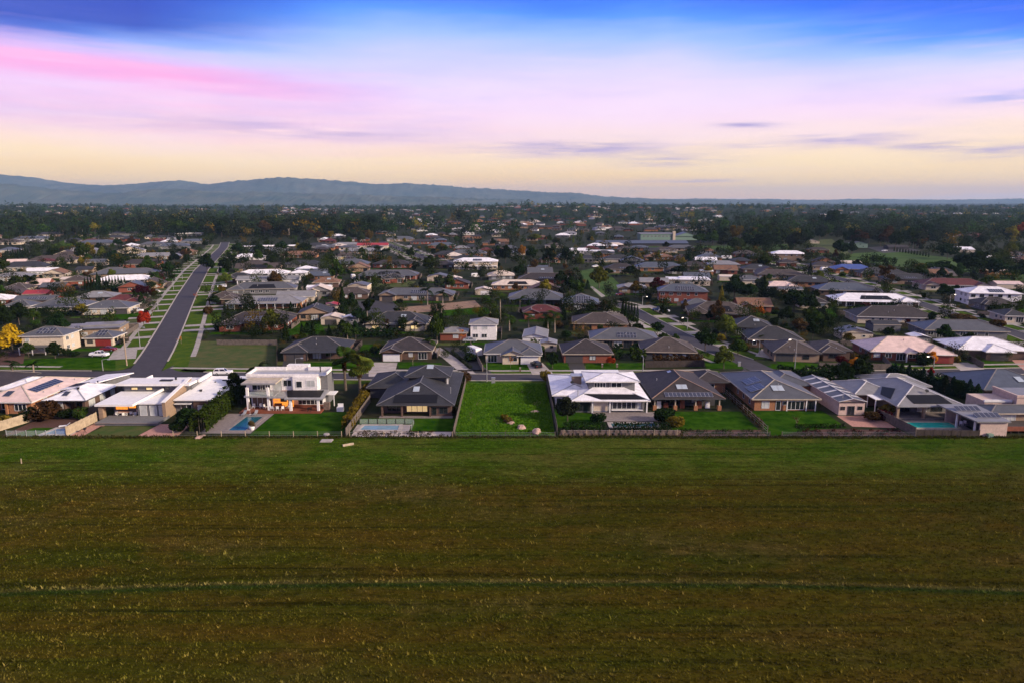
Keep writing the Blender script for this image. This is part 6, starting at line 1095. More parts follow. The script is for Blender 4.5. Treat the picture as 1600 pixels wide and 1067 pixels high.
# ------------------------------------------------------------------ suburb houses (x, y, yaw, width, depth, roof, wall, kind, features, detail)
HOUSES = [
(-141.7,205.9,4.0,11.9,9.0,'grey','cream','2s','S25 V',1),
(-131.2,215.8,4.0,8.5,8.0,'grey','cream','hip','S23 GRr',1),
(-142.7,229.1,14.0,18.6,11.0,'pale grey','tan','flat','GRr',1),
(-186.4,282.0,8.0,19.5,13.0,'grey','cream','hip','',1),
(-164.8,278.1,8.0,17.3,12.0,'grey','cream','hip','GRd',1),
(-207.9,297.7,8.0,16.5,8.0,'grey','maroon','gablex','S18',1),
(-221.8,317.9,8.0,9.5,7.0,'red','maroon','gablex','',1),
(-204.0,281.7,8.0,10.0,9.0,'grey','cream','hip','',1),
(-213.6,377.3,17.0,28.0,12.0,'white','white','hip','',1),
(-192.2,345.4,17.0,11.8,10.0,'blue grey','red brick','gable','',1),
(-232.3,411.1,17.0,35.3,13.0,'grey','tan','hip','AL',1),
(-254.6,473.7,18.0,28.5,13.0,'dark brown','red brick','hip','WR',2),
(-279.1,539.8,18.0,34.9,14.0,'pale grey','tan','hip','',2),
(-323.9,661.2,20.0,27.4,13.0,'blue grey','grey','hip','',2),
(-338.0,733.3,20.0,27.0,12.0,'blue grey','grey','hip','',2),
(-359.6,690.0,20.0,22.4,12.0,'grey','grey','hip','',2),
(-320.3,451.4,14.0,27.8,14.0,'charcoal','cream','hip','WR',2),
(-336.6,505.0,14.0,31.5,14.0,'brown','cream','hip','V',2),
(-291.1,424.4,12.0,16.6,9.0,'white','white','gablex','',1),
(-272.0,408.2,10.0,12.0,10.0,'orange','cream','gable','',1),
(-286.1,393.1,10.0,18.6,12.0,'pale grey','tan','hip','',1),
(-245.8,381.3,8.0,10.3,7.0,'cream','cream','shed','',1),
(-231.2,344.6,8.0,10.9,8.0,'grey','red brick','gablex','',1),
(-270.9,435.4,8.0,9.5,7.0,'charcoal','tan','gablex','',2),
(-375.0,601.9,16.0,27.0,13.0,'pale grey','white','hip','M',2),
(-355.7,551.2,16.0,18.6,11.0,'brown','tan','hip','',2),
(-544.0,783.5,16.0,37.6,14.0,'blue grey','white','hip','S18',2),
(-594.2,886.7,16.0,26.4,13.0,'charcoal','tan','hip','',2),
(-527.2,722.7,14.0,23.7,13.0,'brown','cream','hip','',2),
(-471.8,810.0,18.0,34.7,13.0,'charcoal','brown brick','hip','',2),
(-428.0,711.6,18.0,32.7,13.0,'blue grey','grey','hip','',2),
(-332.8,600.8,18.0,20.5,11.0,'pale grey','cream','gable','',2),
(-505.2,903.7,18.0,37.4,13.0,'charcoal','grey','hip','',2),
(-513.6,978.7,18.0,26.0,12.0,'brown','tan','hip','',2),
(-422.4,901.8,20.0,35.1,9.0,'white','grey','flat','',2),
(-410.5,809.5,18.0,25.5,12.0,'charcoal','red brick','hip','',2),
(-245.2,338.5,8.0,11.6,11.0,'brown','tan','hip','',1),
(-295.0,486.7,16.0,12.7,9.0,'grey','cream','gablex','',2),
(-92.2,244.9,4.0,22.7,13.0,'dark brown','red brick','hip','S29b WL AR',1),
(-106.2,294.0,6.0,30.7,12.0,'pale grey','orange brick','hip','S28b V',1),
(-123.7,339.0,8.0,31.1,12.0,'grey','grey','hip','M WL',1),
(-135.0,379.2,8.0,32.7,9.0,'pale grey','white','gablex','S112',1),
(-148.9,410.4,9.0,28.2,11.0,'white','white','hip','',1),
(-128.5,412.5,9.0,8.5,8.0,'white','white','hip','',1),
(-165.0,446.3,10.0,27.3,12.0,'brown','tan','gablex','M',2),
(-144.2,473.0,9.0,24.0,11.0,'charcoal','dark','hip','',2),
(-123.7,422.5,6.0,18.2,5.0,'blue grey','grey','gablex','S110b',1),
(-203.8,532.9,12.0,23.0,12.0,'white','white','hip','',2),
(-172.8,558.4,8.0,28.7,12.0,'orange','orange brick','hip','V',2),
(-212.7,594.3,12.0,34.7,13.0,'grey','grey','hip','',2),
(-228.0,650.3,12.0,50.1,9.0,'white','dark','flat','',2),
(-128.8,538.6,6.0,20.0,11.0,'brown','cream','hip','WR',2),
(-111.2,474.0,2.0,23.9,13.0,'grey','brown brick','hip','wL',2),
(-82.5,473.5,0.0,25.1,12.0,'dark brown','red brick','hip','P',2),
(-131.0,594.9,6.0,32.9,14.0,'pale grey','tan','hip','',2),
(-135.3,669.5,6.0,29.0,11.0,'red','cream','gablex','',2),
(-72.6,403.3,3.0,33.5,11.0,'grey','red brick','hip','V M S16',1),
(-75.8,338.3,0.0,9.5,10.0,'grey','cream','shed','T GCd',1),
(-97.4,343.7,6.0,11.9,6.0,'white','white','shed','',1),
(-44.1,318.2,0.0,33.6,12.0,'grey','tan','hip','S28 wLd wRd',1),
(-41.2,244.9,0.0,21.5,13.0,'charcoal','cream','hip','L V K wL wR',1),
(-67.3,253.2,2.0,7.2,8.0,'cream','cream','shed','GCd',1),
(-60.4,252.2,2.0,5,6.0,'white','grey','shed','',1),
(-57.6,200.4,2.0,17.5,13.0,'charcoal','brown brick','hip','WLd V',1),
(-30.5,199.6,0.0,14.1,13.0,'dark brown','brown brick','hip','wLw',1),
(-75.5,283.7,2.0,6.2,6.0,'red','cream','shed','',1),
(-42.0,393.5,-2.0,12.4,10.0,'grey','cream','shed','',1),
(-33.1,382.1,-2.0,9.3,9.0,'cream','cream','shed','',1),
(-24.3,463.1,0.0,28.8,12.0,'white','cream','2s','V S26',2),
(-47.6,468.3,0.0,15.3,11.0,'dark brown','brown brick','hip','',2),
(-126.6,783.3,4.0,30.0,13.0,'grey','tan','hip','',2),
(-95.0,733.7,4.0,25.3,12.0,'dark brown','red brick','hip','',2),
(-187.7,669.3,8.0,21.4,11.0,'charcoal','grey','hip','',2),
(-163.6,681.8,8.0,27.5,12.0,'pale grey','tan','hip','',2),
(-173.6,782.7,6.0,22.5,12.0,'charcoal','red brick','hip','',2),
(0.3,196.0,0.0,15.6,13.0,'grey','cream','hip','WRw wC',1),
(21.5,195.4,0.0,13.4,13.0,'dark brown','red brick','hip','GLd L',1),
(-9.4,225.4,0.0,8.5,9.0,'pale grey','white','2s','',1),
(-19.3,223.5,0.0,8.5,7.0,'pale grey','red brick','hip','',1),
(7.8,219.9,-4.0,7.9,14.0,'pale grey','white','shed','',1),
(11.3,206.5,-4.0,5,6.0,'pale grey','cream','shed','',1),
(35.6,215.3,-4.0,20.5,13.0,'grey','tan','hip','S26',1),
(31.7,244.1,-5.0,18.7,14.0,'brown','orange brick','hip','AR',1),
(29.6,291.6,-5.0,14.6,15.0,'blue grey','brown brick','hip','S37',1),
(10.8,307.8,-3.0,23.7,15.0,'grey','dark','hip','V',1),
(-14.0,334.1,0.0,7.9,7.0,'cream','cream','shed','GRw',1),
(2.8,354.1,-2.0,25.5,11.0,'cream','orange brick','hip','M',1),
(18.1,381.2,-4.0,28.5,13.0,'dark brown','red brick','hip','S18',1),
(45.8,197.8,-6.0,14.7,13.0,'brown','dark','hip','',1),
(69.5,438.3,-6.0,20.5,14.0,'dark brown','tan','hip','S14',2),
(96.6,449.8,-6.0,30.1,13.0,'blue grey','orange brick','hip','WR',2),
(60.3,343.1,-6.0,13.4,10.0,'pale grey','tan','hip','wL',1),
(76.3,367.0,-6.0,14.5,10.0,'pale grey','tan','gablex','K',1),
(96.5,374.2,-8.0,22.5,12.0,'white','cream','flat','',1),
(77.4,309.2,-8.0,21.2,12.0,'blue grey','red brick','2s','S28',1),
(58.4,515.4,-4.0,16.3,12.0,'charcoal','cream','hip','V',2),
(79.3,515.4,-4.0,20.1,12.0,'charcoal','cream','hip','',2),
(73.9,585.0,-4.0,25.5,9.0,'white','grey','flat','',2),
(41.1,670.1,-3.0,17.0,11.0,'brown','cream','hip','',2),
(58.5,601.1,-3.0,22.9,11.0,'white','white','hip','',2),
(-35.9,570.5,0.0,29.1,12.0,'grey','orange brick','hip','',2),
(-33.6,520.1,0.0,21.0,10.0,'charcoal','grey','hip','M',2),
(-7.4,571.7,0.0,21.0,11.0,'blue grey','grey','hip','',2),
(-53.1,557.2,0.0,18.5,11.0,'charcoal','red brick','hip','',2),
(-68.2,670.6,2.0,25.8,12.0,'blue grey','red brick','hip','',2),
(11.0,586.0,-2.0,17.0,11.0,'charcoal','cream','hip','',2),
(81.6,267.8,-10.0,23.0,14.0,'brown','red brick','hip','M V WLd',1),
(83.8,236.1,-10.0,12.6,13.0,'charcoal','brown brick','hip','K',1),
(83.3,215.3,-8.0,15.9,13.0,'charcoal','brown brick','hip','',1),
(82.1,196.6,-7.0,12.3,13.0,'brown','tan','hip','GLd',1),
(94.2,198.7,-6.0,8.5,11.0,'brown','brown brick','hip','WL',1),
(160.3,368.6,-9.0,23.6,12.0,'charcoal','orange brick','hip','K',1),
(158.4,404.2,-9.0,26.7,13.0,'brown','tan','hip','',1),
(137.5,336.6,-8.0,11.4,7.0,'grey','cream','shed','',1),
(213.0,530.2,-9.0,25.1,12.0,'white','tan','2s','',2),
(144.5,469.2,-8.0,21.0,13.0,'pale grey','tan','hip','',2),
(122.1,459.5,-8.0,16.4,12.0,'dark brown','brown brick','hip','',2),
(151.5,526.9,-8.0,17.2,12.0,'blue grey','orange brick','hip','S14',2),
(113.7,533.0,-6.0,20.6,12.0,'orange','orange brick','hip','K',2),
(130.3,526.0,-6.0,11.7,10.0,'brown','orange brick','hip','',2),
(156.5,437.9,-8.0,17.9,12.0,'charcoal','brown brick','hip','K',2),
(193.4,482.8,-8.0,11.2,11.0,'dark brown','red brick','hip','',2),
(207.8,459.5,-8.0,14.7,12.0,'dark brown','tan','hip','',2),
(123.5,393.9,-6.0,8.0,6.0,'cream','cream','shed','',1),
(120.2,422.9,-6.0,7.9,6.0,'white','orange brick','shed','',1),
(135.4,608.9,-6.0,20.6,11.0,'brown','cream','hip','S13',2),
(156.1,634.2,-6.0,24.9,12.0,'grey','tan','hip','',2),
(191.6,565.2,-8.0,18.6,12.0,'brown','red brick','hip','',2),
(191.5,532.9,-8.0,13.4,12.0,'dark brown','red brick','hip','M',2),
(166.4,498.3,-8.0,13.4,11.0,'charcoal','red brick','hip','',2),
(159.0,300.1,-8.0,33.3,13.0,'white','brown brick','hip','M V WR',1),
(144.5,257.5,-8.0,28.0,14.0,'dark brown','cream','hip','AR',1),
(152.5,230.3,-7.0,25.5,13.0,'grey','grey','hip','',1),
(115.3,198.3,-6.0,21.7,14.0,'pink','red brick','hip','P WRr',1),
(141.3,200.9,-6.0,19.7,14.0,'white','brown brick','hip','WCd',1),
(229.1,355.5,-9.0,31.6,14.0,'maroon','cream','hip','wL wR',1),
(212.7,303.2,-9.0,21.0,13.0,'white','white','2s','S26',1),
(222.2,411.4,-9.0,25.7,13.0,'charcoal','orange brick','hip','GRw',1),
(217.2,437.9,-9.0,23.5,12.0,'blue','orange brick','hip','wL',2),
(219.7,380.6,-9.0,24.4,12.0,'charcoal','tan','hip','wL S16',1),
(163.1,334.6,-8.0,26.1,13.0,'blue grey','brown brick','hip','',1),
(114.2,224.4,-6.0,9.6,8.0,'grey','cream','shed','',1),
(132.1,239.3,-6.0,9.1,7.0,'charcoal','grey','shed','',1),
(260.2,358.5,-9.0,12.6,9.0,'pink','cream','shed','',1),
(399.7,619.4,-10.0,25.5,16.0,'white','cream','shed','',2),
(339.9,676.3,-8.0,13.6,14.0,'blue grey','green','shed','T',2),
(364.2,651.9,-8.0,18.2,12.0,'dark brown','dark','shed','',2),
(237.9,482.3,-8.0,13.1,10.0,'cream','cream','shed','',2),
(191.1,258.9,-8.0,8.5,11.0,'charcoal','cream','hip','',1),
(130.9,215.9,-6.0,5,6.0,'white','grey','shed','',1),
(323.5,745.3,-8.0,14.2,12.0,'pale grey','cream','shed','',2),
(270.2,607.9,-8.0,17.2,9.0,'dark brown','red brick','hip','',2),
(42.2,542.0,-6,13.0,12,'blue grey','brown brick','hip','',2),
(-370.0,669.0,19,12.2,12,'white','brown brick','hip','wL',2),
(-251.1,357.8,20,15.0,11,'pink','red brick','gablex','V',1),
(-76.9,264.5,10,11.4,12,'charcoal','tan','gable','K',1),
(-189.6,359.1,18,11.2,11,'brown','tan','gable','wL',1),
(16.9,415.9,2,14.5,12,'grey','brown brick','gablex','K',1),
(11.5,268.3,1,14.0,10,'maroon','red brick','hip','wL',1),
(-237.8,321.5,16,11.3,12,'brown','red brick','gable','K',1),
(-99.2,365.0,8,13.0,11,'orange','brown brick','hip','K',1),
(-188.7,309.0,17,15.5,12,'pale grey','brown brick','hip','K',1),
(303.7,427.6,-9,16.1,10,'cream','orange brick','gablex','K',2),
(-178.3,475.2,6,15.7,11,'brown','tan','hip','WR',2),
(-229.5,300.4,16,14.5,11,'white','red brick','hip','K',1),
(129.5,292.8,-9,11.3,10,'dark brown','cream','hip','AR',1),
(-110.6,398.4,9,12.7,11,'blue grey','orange brick','gablex','K',1),
(131.1,378.0,-5,13.1,10,'grey','cream','hip','',1),
(135.2,434.1,-8,13.5,10,'orange','red brick','gablex','WR',2),
(-129.1,305.1,8,11.7,10,'brown','brown brick','hip','WR',1),
(96.0,662.7,-8,11.0,10,'white','orange brick','hip','AR',2),
(-411.7,675.3,16,15.8,10,'brown','grey','hip','',2),
(-154.7,387.9,10,14.0,10,'charcoal','brown brick','hip','WL',1),
(-99.6,445.7,9,13.3,10,'orange','tan','gable','WL',2),
(-6.5,400.1,2,14.8,11,'cream','grey','hip','WL',1),
(-17.0,763.1,2,13.1,10,'brown','tan','hip','',2),
(76.0,566.7,-5,16.0,12,'charcoal','orange brick','hip','wL',2),
(156.9,419.5,-7,12.9,10,'brown','orange brick','gable','',1),
(-173.1,639.2,9,15.9,10,'grey','orange brick','gablex','K',2),
(141.9,502.7,-9,14.6,11,'white','red brick','gablex','AR',2),
(105.0,389.2,-7,13.8,10,'blue grey','brown brick','gablex','WL',1),
(-130.7,434.3,8,12.0,11,'white','tan','hip','WR',2),
(204.9,288.8,-7,13.5,10,'dark brown','grey','hip','WL',1),
(-275.5,584.0,19,13.3,12,'orange','brown brick','hip','WL',2),
(77.7,284.5,-9,11.2,10,'grey','grey','hip','',1),
(120.5,594.1,-8,12.1,12,'charcoal','grey','gablex','',2),
(-75.7,321.1,7,15.4,10,'brown','brown brick','hip','',1),
(222.9,490.1,-8,13.2,10,'brown','orange brick','gable','WR',2),
(100.8,283.7,-6,13.0,11,'orange','red brick','gablex','wL',1),
(-420.6,552.5,17,12.1,11,'orange','orange brick','gablex','V',2),
(-442.8,606.7,17,14.2,12,'blue grey','cream','hip','WR',2),
(-28.8,359.7,1,12.0,10,'dark brown','red brick','gable','',1),
(-332.3,489.4,20,13.4,10,'maroon','cream','hip','',2),
(87.1,496.9,-7,16.2,10,'grey','grey','gable','WR',2),
(-365.9,735.8,16,15.1,11,'white','brown brick','hip','S16',2),
(263.9,420.6,-7,15.0,11,'charcoal','cream','hip','wL',2),
(401.8,547.9,-5,12.2,12,'brown','brown brick','gablex','S16',2),
(-98.7,311.3,9,16.2,11,'pale grey','cream','gablex','',1),
(104.1,433.0,-8,14.3,10,'brown','grey','hip','S16',2),
(-46.3,543.3,-1,12.4,11,'cream','tan','hip','',2),
(-24.0,711.6,0,12.1,10,'dark brown','orange brick','hip','S16',2),
(-343.7,476.2,17,11.2,12,'pink','grey','gablex','V',2),
(-9.2,732.3,1,11.3,11,'orange','brown brick','gablex','AR',2),
(16.6,437.0,-2,11.9,10,'blue grey','tan','gablex','WR',2),
(28.4,510.7,2,14.2,10,'charcoal','orange brick','gable','V',2),
(276.0,437.5,-9,13.7,10,'cream','brown brick','hip','WR',2),
(327.3,429.1,-5,13.5,11,'orange','cream','hip','V',2),
(-67.2,385.7,7,11.6,11,'charcoal','red brick','hip','WL',1),
(-93.7,330.9,10,11.1,11,'cream','grey','gable','wL',1),
(-169.5,296.6,19,14.3,10,'maroon','grey','hip','WR',1),
(16.4,336.0,1,15.2,10,'orange','brown brick','gable','S16',1),
(101.8,618.6,-5,12.8,12,'brown','brown brick','hip','S16',2),
(380.7,508.3,-5,12.5,10,'orange','tan','hip','V',2),
(-365.1,562.3,20,13.8,10,'dark brown','cream','gable','wL',2),
(-413.7,573.9,20,15.0,11,'dark brown','brown brick','hip','V',2),
(252.9,409.5,-9,12.6,10,'orange','tan','gablex','WR',1),
(137.6,349.5,-6,15.8,10,'pink','grey','hip','WR',1),
(-237.1,371.5,20,12.3,11,'brown','red brick','hip','',1),
(-106.9,542.8,8,12.2,11,'brown','red brick','hip','S16',2),
(-10.2,598.4,0,12.2,12,'maroon','tan','hip','AR',2),
(-377.3,770.6,19,13.9,11,'pale grey','orange brick','gablex','',2),
(368.3,472.6,-9,13.7,10,'cream','orange brick','hip','WL',2)]
for a in HOUSES: gen_house(*a)
# distant houses that still read one by one
FARH = [
(170.6,598.8,-6.0,'orange','white',12.3,12.7),
(-22.7,604.8,7.0,'maroon','brown brick',13.5,12.3),
(-170.2,615.8,4.0,'dark brown','brown brick',14.2,10.3),
(70.5,618.7,-6.0,'maroon','orange brick',17.3,13.3),
(-46.1,629.1,7.0,'pale grey','red brick',15.9,11.5),
(-1.3,629.2,5.0,'grey','grey',14.3,13.7),
(118.4,638.7,-10.0,'blue grey','orange brick',17.3,11.1),
(-127.3,639.8,4.0,'dark brown','white',14.9,11.8),
(-152.6,641.3,7.0,'grey','cream',17.4,10.1),
(-176.6,646.8,5.0,'white','cream',13.7,10.1),
(-37.5,650.0,4.0,'charcoal','grey',15.6,11.4),
(-165.6,664.0,5.0,'cream','red brick',13.0,10.2),
(-9.5,666.2,7.0,'dark brown','grey',13.4,10.4),
(81.4,666.9,-9.0,'white','grey',17.0,11.5),
(101.8,680.1,-10.0,'cream','brown brick',17.7,10.6),
(91.9,705.9,-5.0,'blue grey','white',15.5,12.7),
(-495.6,714.9,19.0,'brown','grey',14.7,12.8),
(117.1,718.8,-6.0,'maroon','orange brick',16.4,11.8),
(-451.8,740.2,19.0,'maroon','brown brick',18.5,12.5),
(-198.0,746.6,6.0,'maroon','brown brick',15.6,13.8),
(-387.7,755.2,18.0,'maroon','red brick',14.0,10.0),
(-47.4,755.6,5.0,'charcoal','orange brick',13.0,10.9),
(-78.5,761.8,4.0,'blue grey','red brick',12.8,12.7),
(-485.7,763.1,17.0,'charcoal','grey',15.9,11.6),
(-210.5,774.9,6.0,'white','red brick',12.1,13.4),
(-434.1,783.7,17.0,'charcoal','red brick',18.8,11.1),
(22.9,792.7,-6.0,'grey','tan',13.1,10.5),
(-87.8,811.1,9.0,'dark brown','grey',17.8,12.1),
(-52.7,820.0,8.0,'orange','tan',14.1,10.8),
(35.7,823.1,-9.0,'orange','red brick',14.7,10.4),
(128.5,833.4,-10.0,'blue grey','brown brick',12.9,11.7),
(-437.2,834.3,20.0,'grey','cream',12.3,12.8),
(-627.2,841.6,17.0,'orange','cream',12.7,13.0),
(-43.2,842.5,4.0,'dark brown','orange brick',12.1,12.2),
(556.8,843.7,-11.0,'brown','brown brick',14.8,10.3),
(-214.6,850.6,8.0,'white','grey',18.0,11.9),
(64.1,870.5,-9.0,'white','grey',18.7,13.4),
(-101.6,872.1,3.0,'white','red brick',15.0,10.8),
(586.3,874.6,-9.0,'maroon','red brick',18.7,13.3),
(564.7,875.0,-9.0,'maroon','cream',13.4,11.8),
(-76.1,884.9,8.0,'pale grey','brown brick',12.3,13.2),
(-20.4,885.8,7.0,'dark brown','cream',12.4,11.7),
(-551.0,890.1,21.0,'charcoal','cream',14.4,10.2),
(-677.9,892.0,17.0,'white','tan',13.6,13.2),
(541.9,892.2,-10.0,'maroon','orange brick',13.3,11.9),
(-90.6,900.9,8.0,'dark brown','tan',16.3,13.7),
(-159.7,908.0,4.0,'grey','cream',12.7,10.9),
(570.1,910.7,-6.0,'dark brown','cream',13.8,10.3),
(118.8,922.0,-7.0,'grey','grey',13.7,13.3),
(-58.7,929.4,7.0,'white','white',17.0,10.8),
(78.2,931.1,-7.0,'pale grey','white',19.0,13.4),
(-277.6,933.3,17.0,'grey','cream',18.0,11.1),
(-180.0,954.9,3.0,'pale grey','orange brick',17.2,10.4),
(-17.1,1003.5,5.0,'blue grey','white',17.7,11.5),
(-175.4,1014.2,7.0,'brown','grey',15.0,12.7),
(609.5,1028.1,-5.0,'cream','brown brick',15.4,10.8),
(743.8,1029.8,-7.0,'cream','tan',16.5,13.1),
(109.1,1032.8,-8.0,'brown','tan',12.5,10.7),
(90.2,1039.7,-11.0,'blue grey','cream',14.6,11.8),
(-183.8,1041.6,8.0,'brown','brown brick',14.4,10.4),
(176.6,1051.2,-9.0,'dark brown','red brick',15.3,13.4),
(34.1,1053.2,-11.0,'brown','white',13.0,11.3),
(69.5,1079.9,-10.0,'brown','tan',16.1,12.2),
(99.0,1105.8,-6.0,'grey','cream',17.0,12.4),
(837.2,1120.2,-5.0,'dark brown','tan',18.1,12.8),
(75.0,1182.8,-10.0,'brown','brown brick',15.3,11.0),
(-79.0,1202.6,3.0,'charcoal','cream',18.5,11.7),
(167.2,1209.9,-7.0,'grey','grey',13.6,13.8),
(-66.6,1224.8,4.0,'cream','white',14.8,13.4),
(-242.9,1230.9,7.0,'grey','tan',18.1,11.1),
(-46.6,1266.7,8.0,'brown','tan',14.2,11.3),
(-168.7,1267.0,6.0,'brown','cream',13.4,12.5),
(-282.2,1304.9,5.0,'pale grey','tan',18.7,11.8),
(-178.3,1312.4,7.0,'pale grey','cream',16.0,11.1),
(-141.2,1324.2,5.0,'pale grey','red brick',17.7,13.6),
(1008.0,1355.8,-8.0,'dark brown','red brick',14.3,10.4),
(128.1,1359.3,-5.0,'pink','red brick',15.2,12.1),
(96.0,1375.4,-7.0,'white','cream',14.6,10.7),
(1049.4,1512.9,-11.0,'grey','red brick',18.7,10.6),
(-356.6,1611.0,5.0,'grey','brown brick',15.8,13.7),
(-158.8,1631.5,5.0,'charcoal','cream',14.2,12.3),
(1243.6,1675.8,-10.0,'grey','tan',17.5,11.7),
(1157.8,1770.3,-7.0,'grey','cream',14.3,10.5),
(175.8,1872.9,-9.0,'white','white',15.1,10.5)]
PROTO = {}
def far_house(x, y, yaw, roof, wall, W_, D_):
    k = (roof, wall)
    if k not in PROTO:
        w = MB().box(-.46, .46, -.46, .46, 0, 2.6); rr = MB(); hip(rr, -.5, .5, -.5, .5, 0, 45, 'hip'); 
        wn = MB()
        for i in (-.3, -.02, .26): wn.box(i - .06, i + .06, -.475, -.45, .9, 2.1)
        PROTO[k] = (w.mesh('wall', [WALL[wall]]), rr.mesh('roof', [ROOF[roof], WALL[wall]]), wn.mesh('window', [M_glass]))
    h = thing('house', None, 'house', (x, y, 0), R(yaw)); a, b, c = PROTO[k]
    o = link('wall', a, h); o.scale = (W_, D_, 1)
    # roof: a hip scaled to the footprint, its rise set by the shorter side
    mb = MB(); hip(mb, -W_ / 2, W_ / 2, -D_ / 2, D_ / 2, 2.6, 21, 'hip'); mb.build('roof', [ROOF[roof], WALL[wall]], h); o = link('window', c, h); o.scale = (W_, D_, 1); o['kind'] = 'stuff'
    if rnd.random() < .3: mb = MB(); solar(h, (-W_ * .2, -D_ / 2 + 1.2, 3.05), (1, 0, 0), (0, .93, .36), max(3, int(W_ * .35)), 1)
    HOUSE_N[h.name] = dict(x=x, y=y, W=W_, D=D_, yaw=yaw, roof=roof, wall=wall, kind='hip', ft=[])
for a in FARH: far_house(*a)
# beyond that, roofs among the trees as one mass
FARS = []; fr_ = random.Random(3); FB = [(q['x'], q['y'], 16) for q in HOUSE_N.values()]
for _ in range(1500):
    y = 1040 + 2400 * fr_.random() ** 1.9; q = fr_.random(); x = y * (fr_.uniform(-.34, .3) if q < .6 else fr_.uniform(-.78, -.44) if q < .8 else fr_.uniform(.36, .8)); W_ = fr_.uniform(13, 26)
    if any(abs(x - a) < W_ * .5 + w and abs(y - b) < 22 for a, b, w in FB): continue
    FB.append((x, y, W_ * .5 + 2)); FARS.append((x, y, fr_.uniform(-20, 20), fr_.choice(list(ROOF)[:6] + ['charcoal', 'brown', 'blue grey', 'orange', 'cream', 'dark brown']), fr_.choice(('cream', 'tan', 'red brick', 'orange brick', 'white', 'grey')), W_, fr_.uniform(11, 18)))
    if len(FARS) == 640: break
V = MB(); ms = list(ROOF.values()) + list(WALL.values()); rk = list(ROOF); wk = list(WALL)
for x, y, yaw, roof, wall, W_, D_ in FARS:
    s = MB(); s.box(-W_ / 2 + .5, W_ / 2 - .5, -D_ / 2 + .5, D_ / 2 - .5, 0, 2.7, len(rk) + wk.index(wall)); hip(s, -W_ / 2, W_ / 2, -D_ / 2, D_ / 2, 2.8, 21, 'hip', None, rk.index(roof), rk.index(roof)); c_, s_ = math.cos(R(yaw)), math.sin(R(yaw)); b0 = len(V.v)
    zr = float(rise(x, y)) if y > 1540 else 0.; V.v += [(x + a * c_ - b * s_, y + a * s_ + b * c_, z + zr) for a, b, z in s.v]; V.f += [tuple(i + b0 for i in f) for f in s.f]; V.m += s.m; V.uv += s.uv
tag(V.build('distant_houses', ms), 'roofs of the far town scattered among the trees below the horizon', 'houses', None, 'stuff')
# large green hall and grey sheds beyond the suburb
h = FH('green_hall', 'long green two storey hall beyond the suburb, left of the tall dark trees', 168.9, 798.0, 'hall'); X, Y = h.x, h.y
h.box('wall', WALL['green'], X - 20, X + 19, Y, Y + 22, 0, 7.4); h.box('roof', ROOF['pale grey'], X - 20.6, X + 19.6, Y - .6, Y + 22.6, 7.4, 7.8); h.box('tower', WALL['cream'], X + 17, X + 20, Y - 1, Y + 3, 0, 10.5); h.box('side_hall', WALL['green'], X + 21, X + 48, Y + 4, Y + 24, 0, 4.2); h.hip(X + 20.5, X + 48.5, Y + 3.5, Y + 24.5, 4.4, 18, 'gy', 'blue grey', WALL['green'])
for k in range(8): h.win(3, 1.3, X - 16 + k * 4.4, Y, 4.8)
h = FH('poultry_shed', 'very long dark roofed shed in front of the green hall', 134.5, 705.7, 'shed'); X, Y = h.x, h.y; h.box('wall', WALL['dark'], X - 48, X + 44, Y - 8, Y + 12, 0, 2.6); h.hip(X - 48.5, X + 44.5, Y - 9, Y + 13, 2.7, 13, 'gx', 'blue grey')

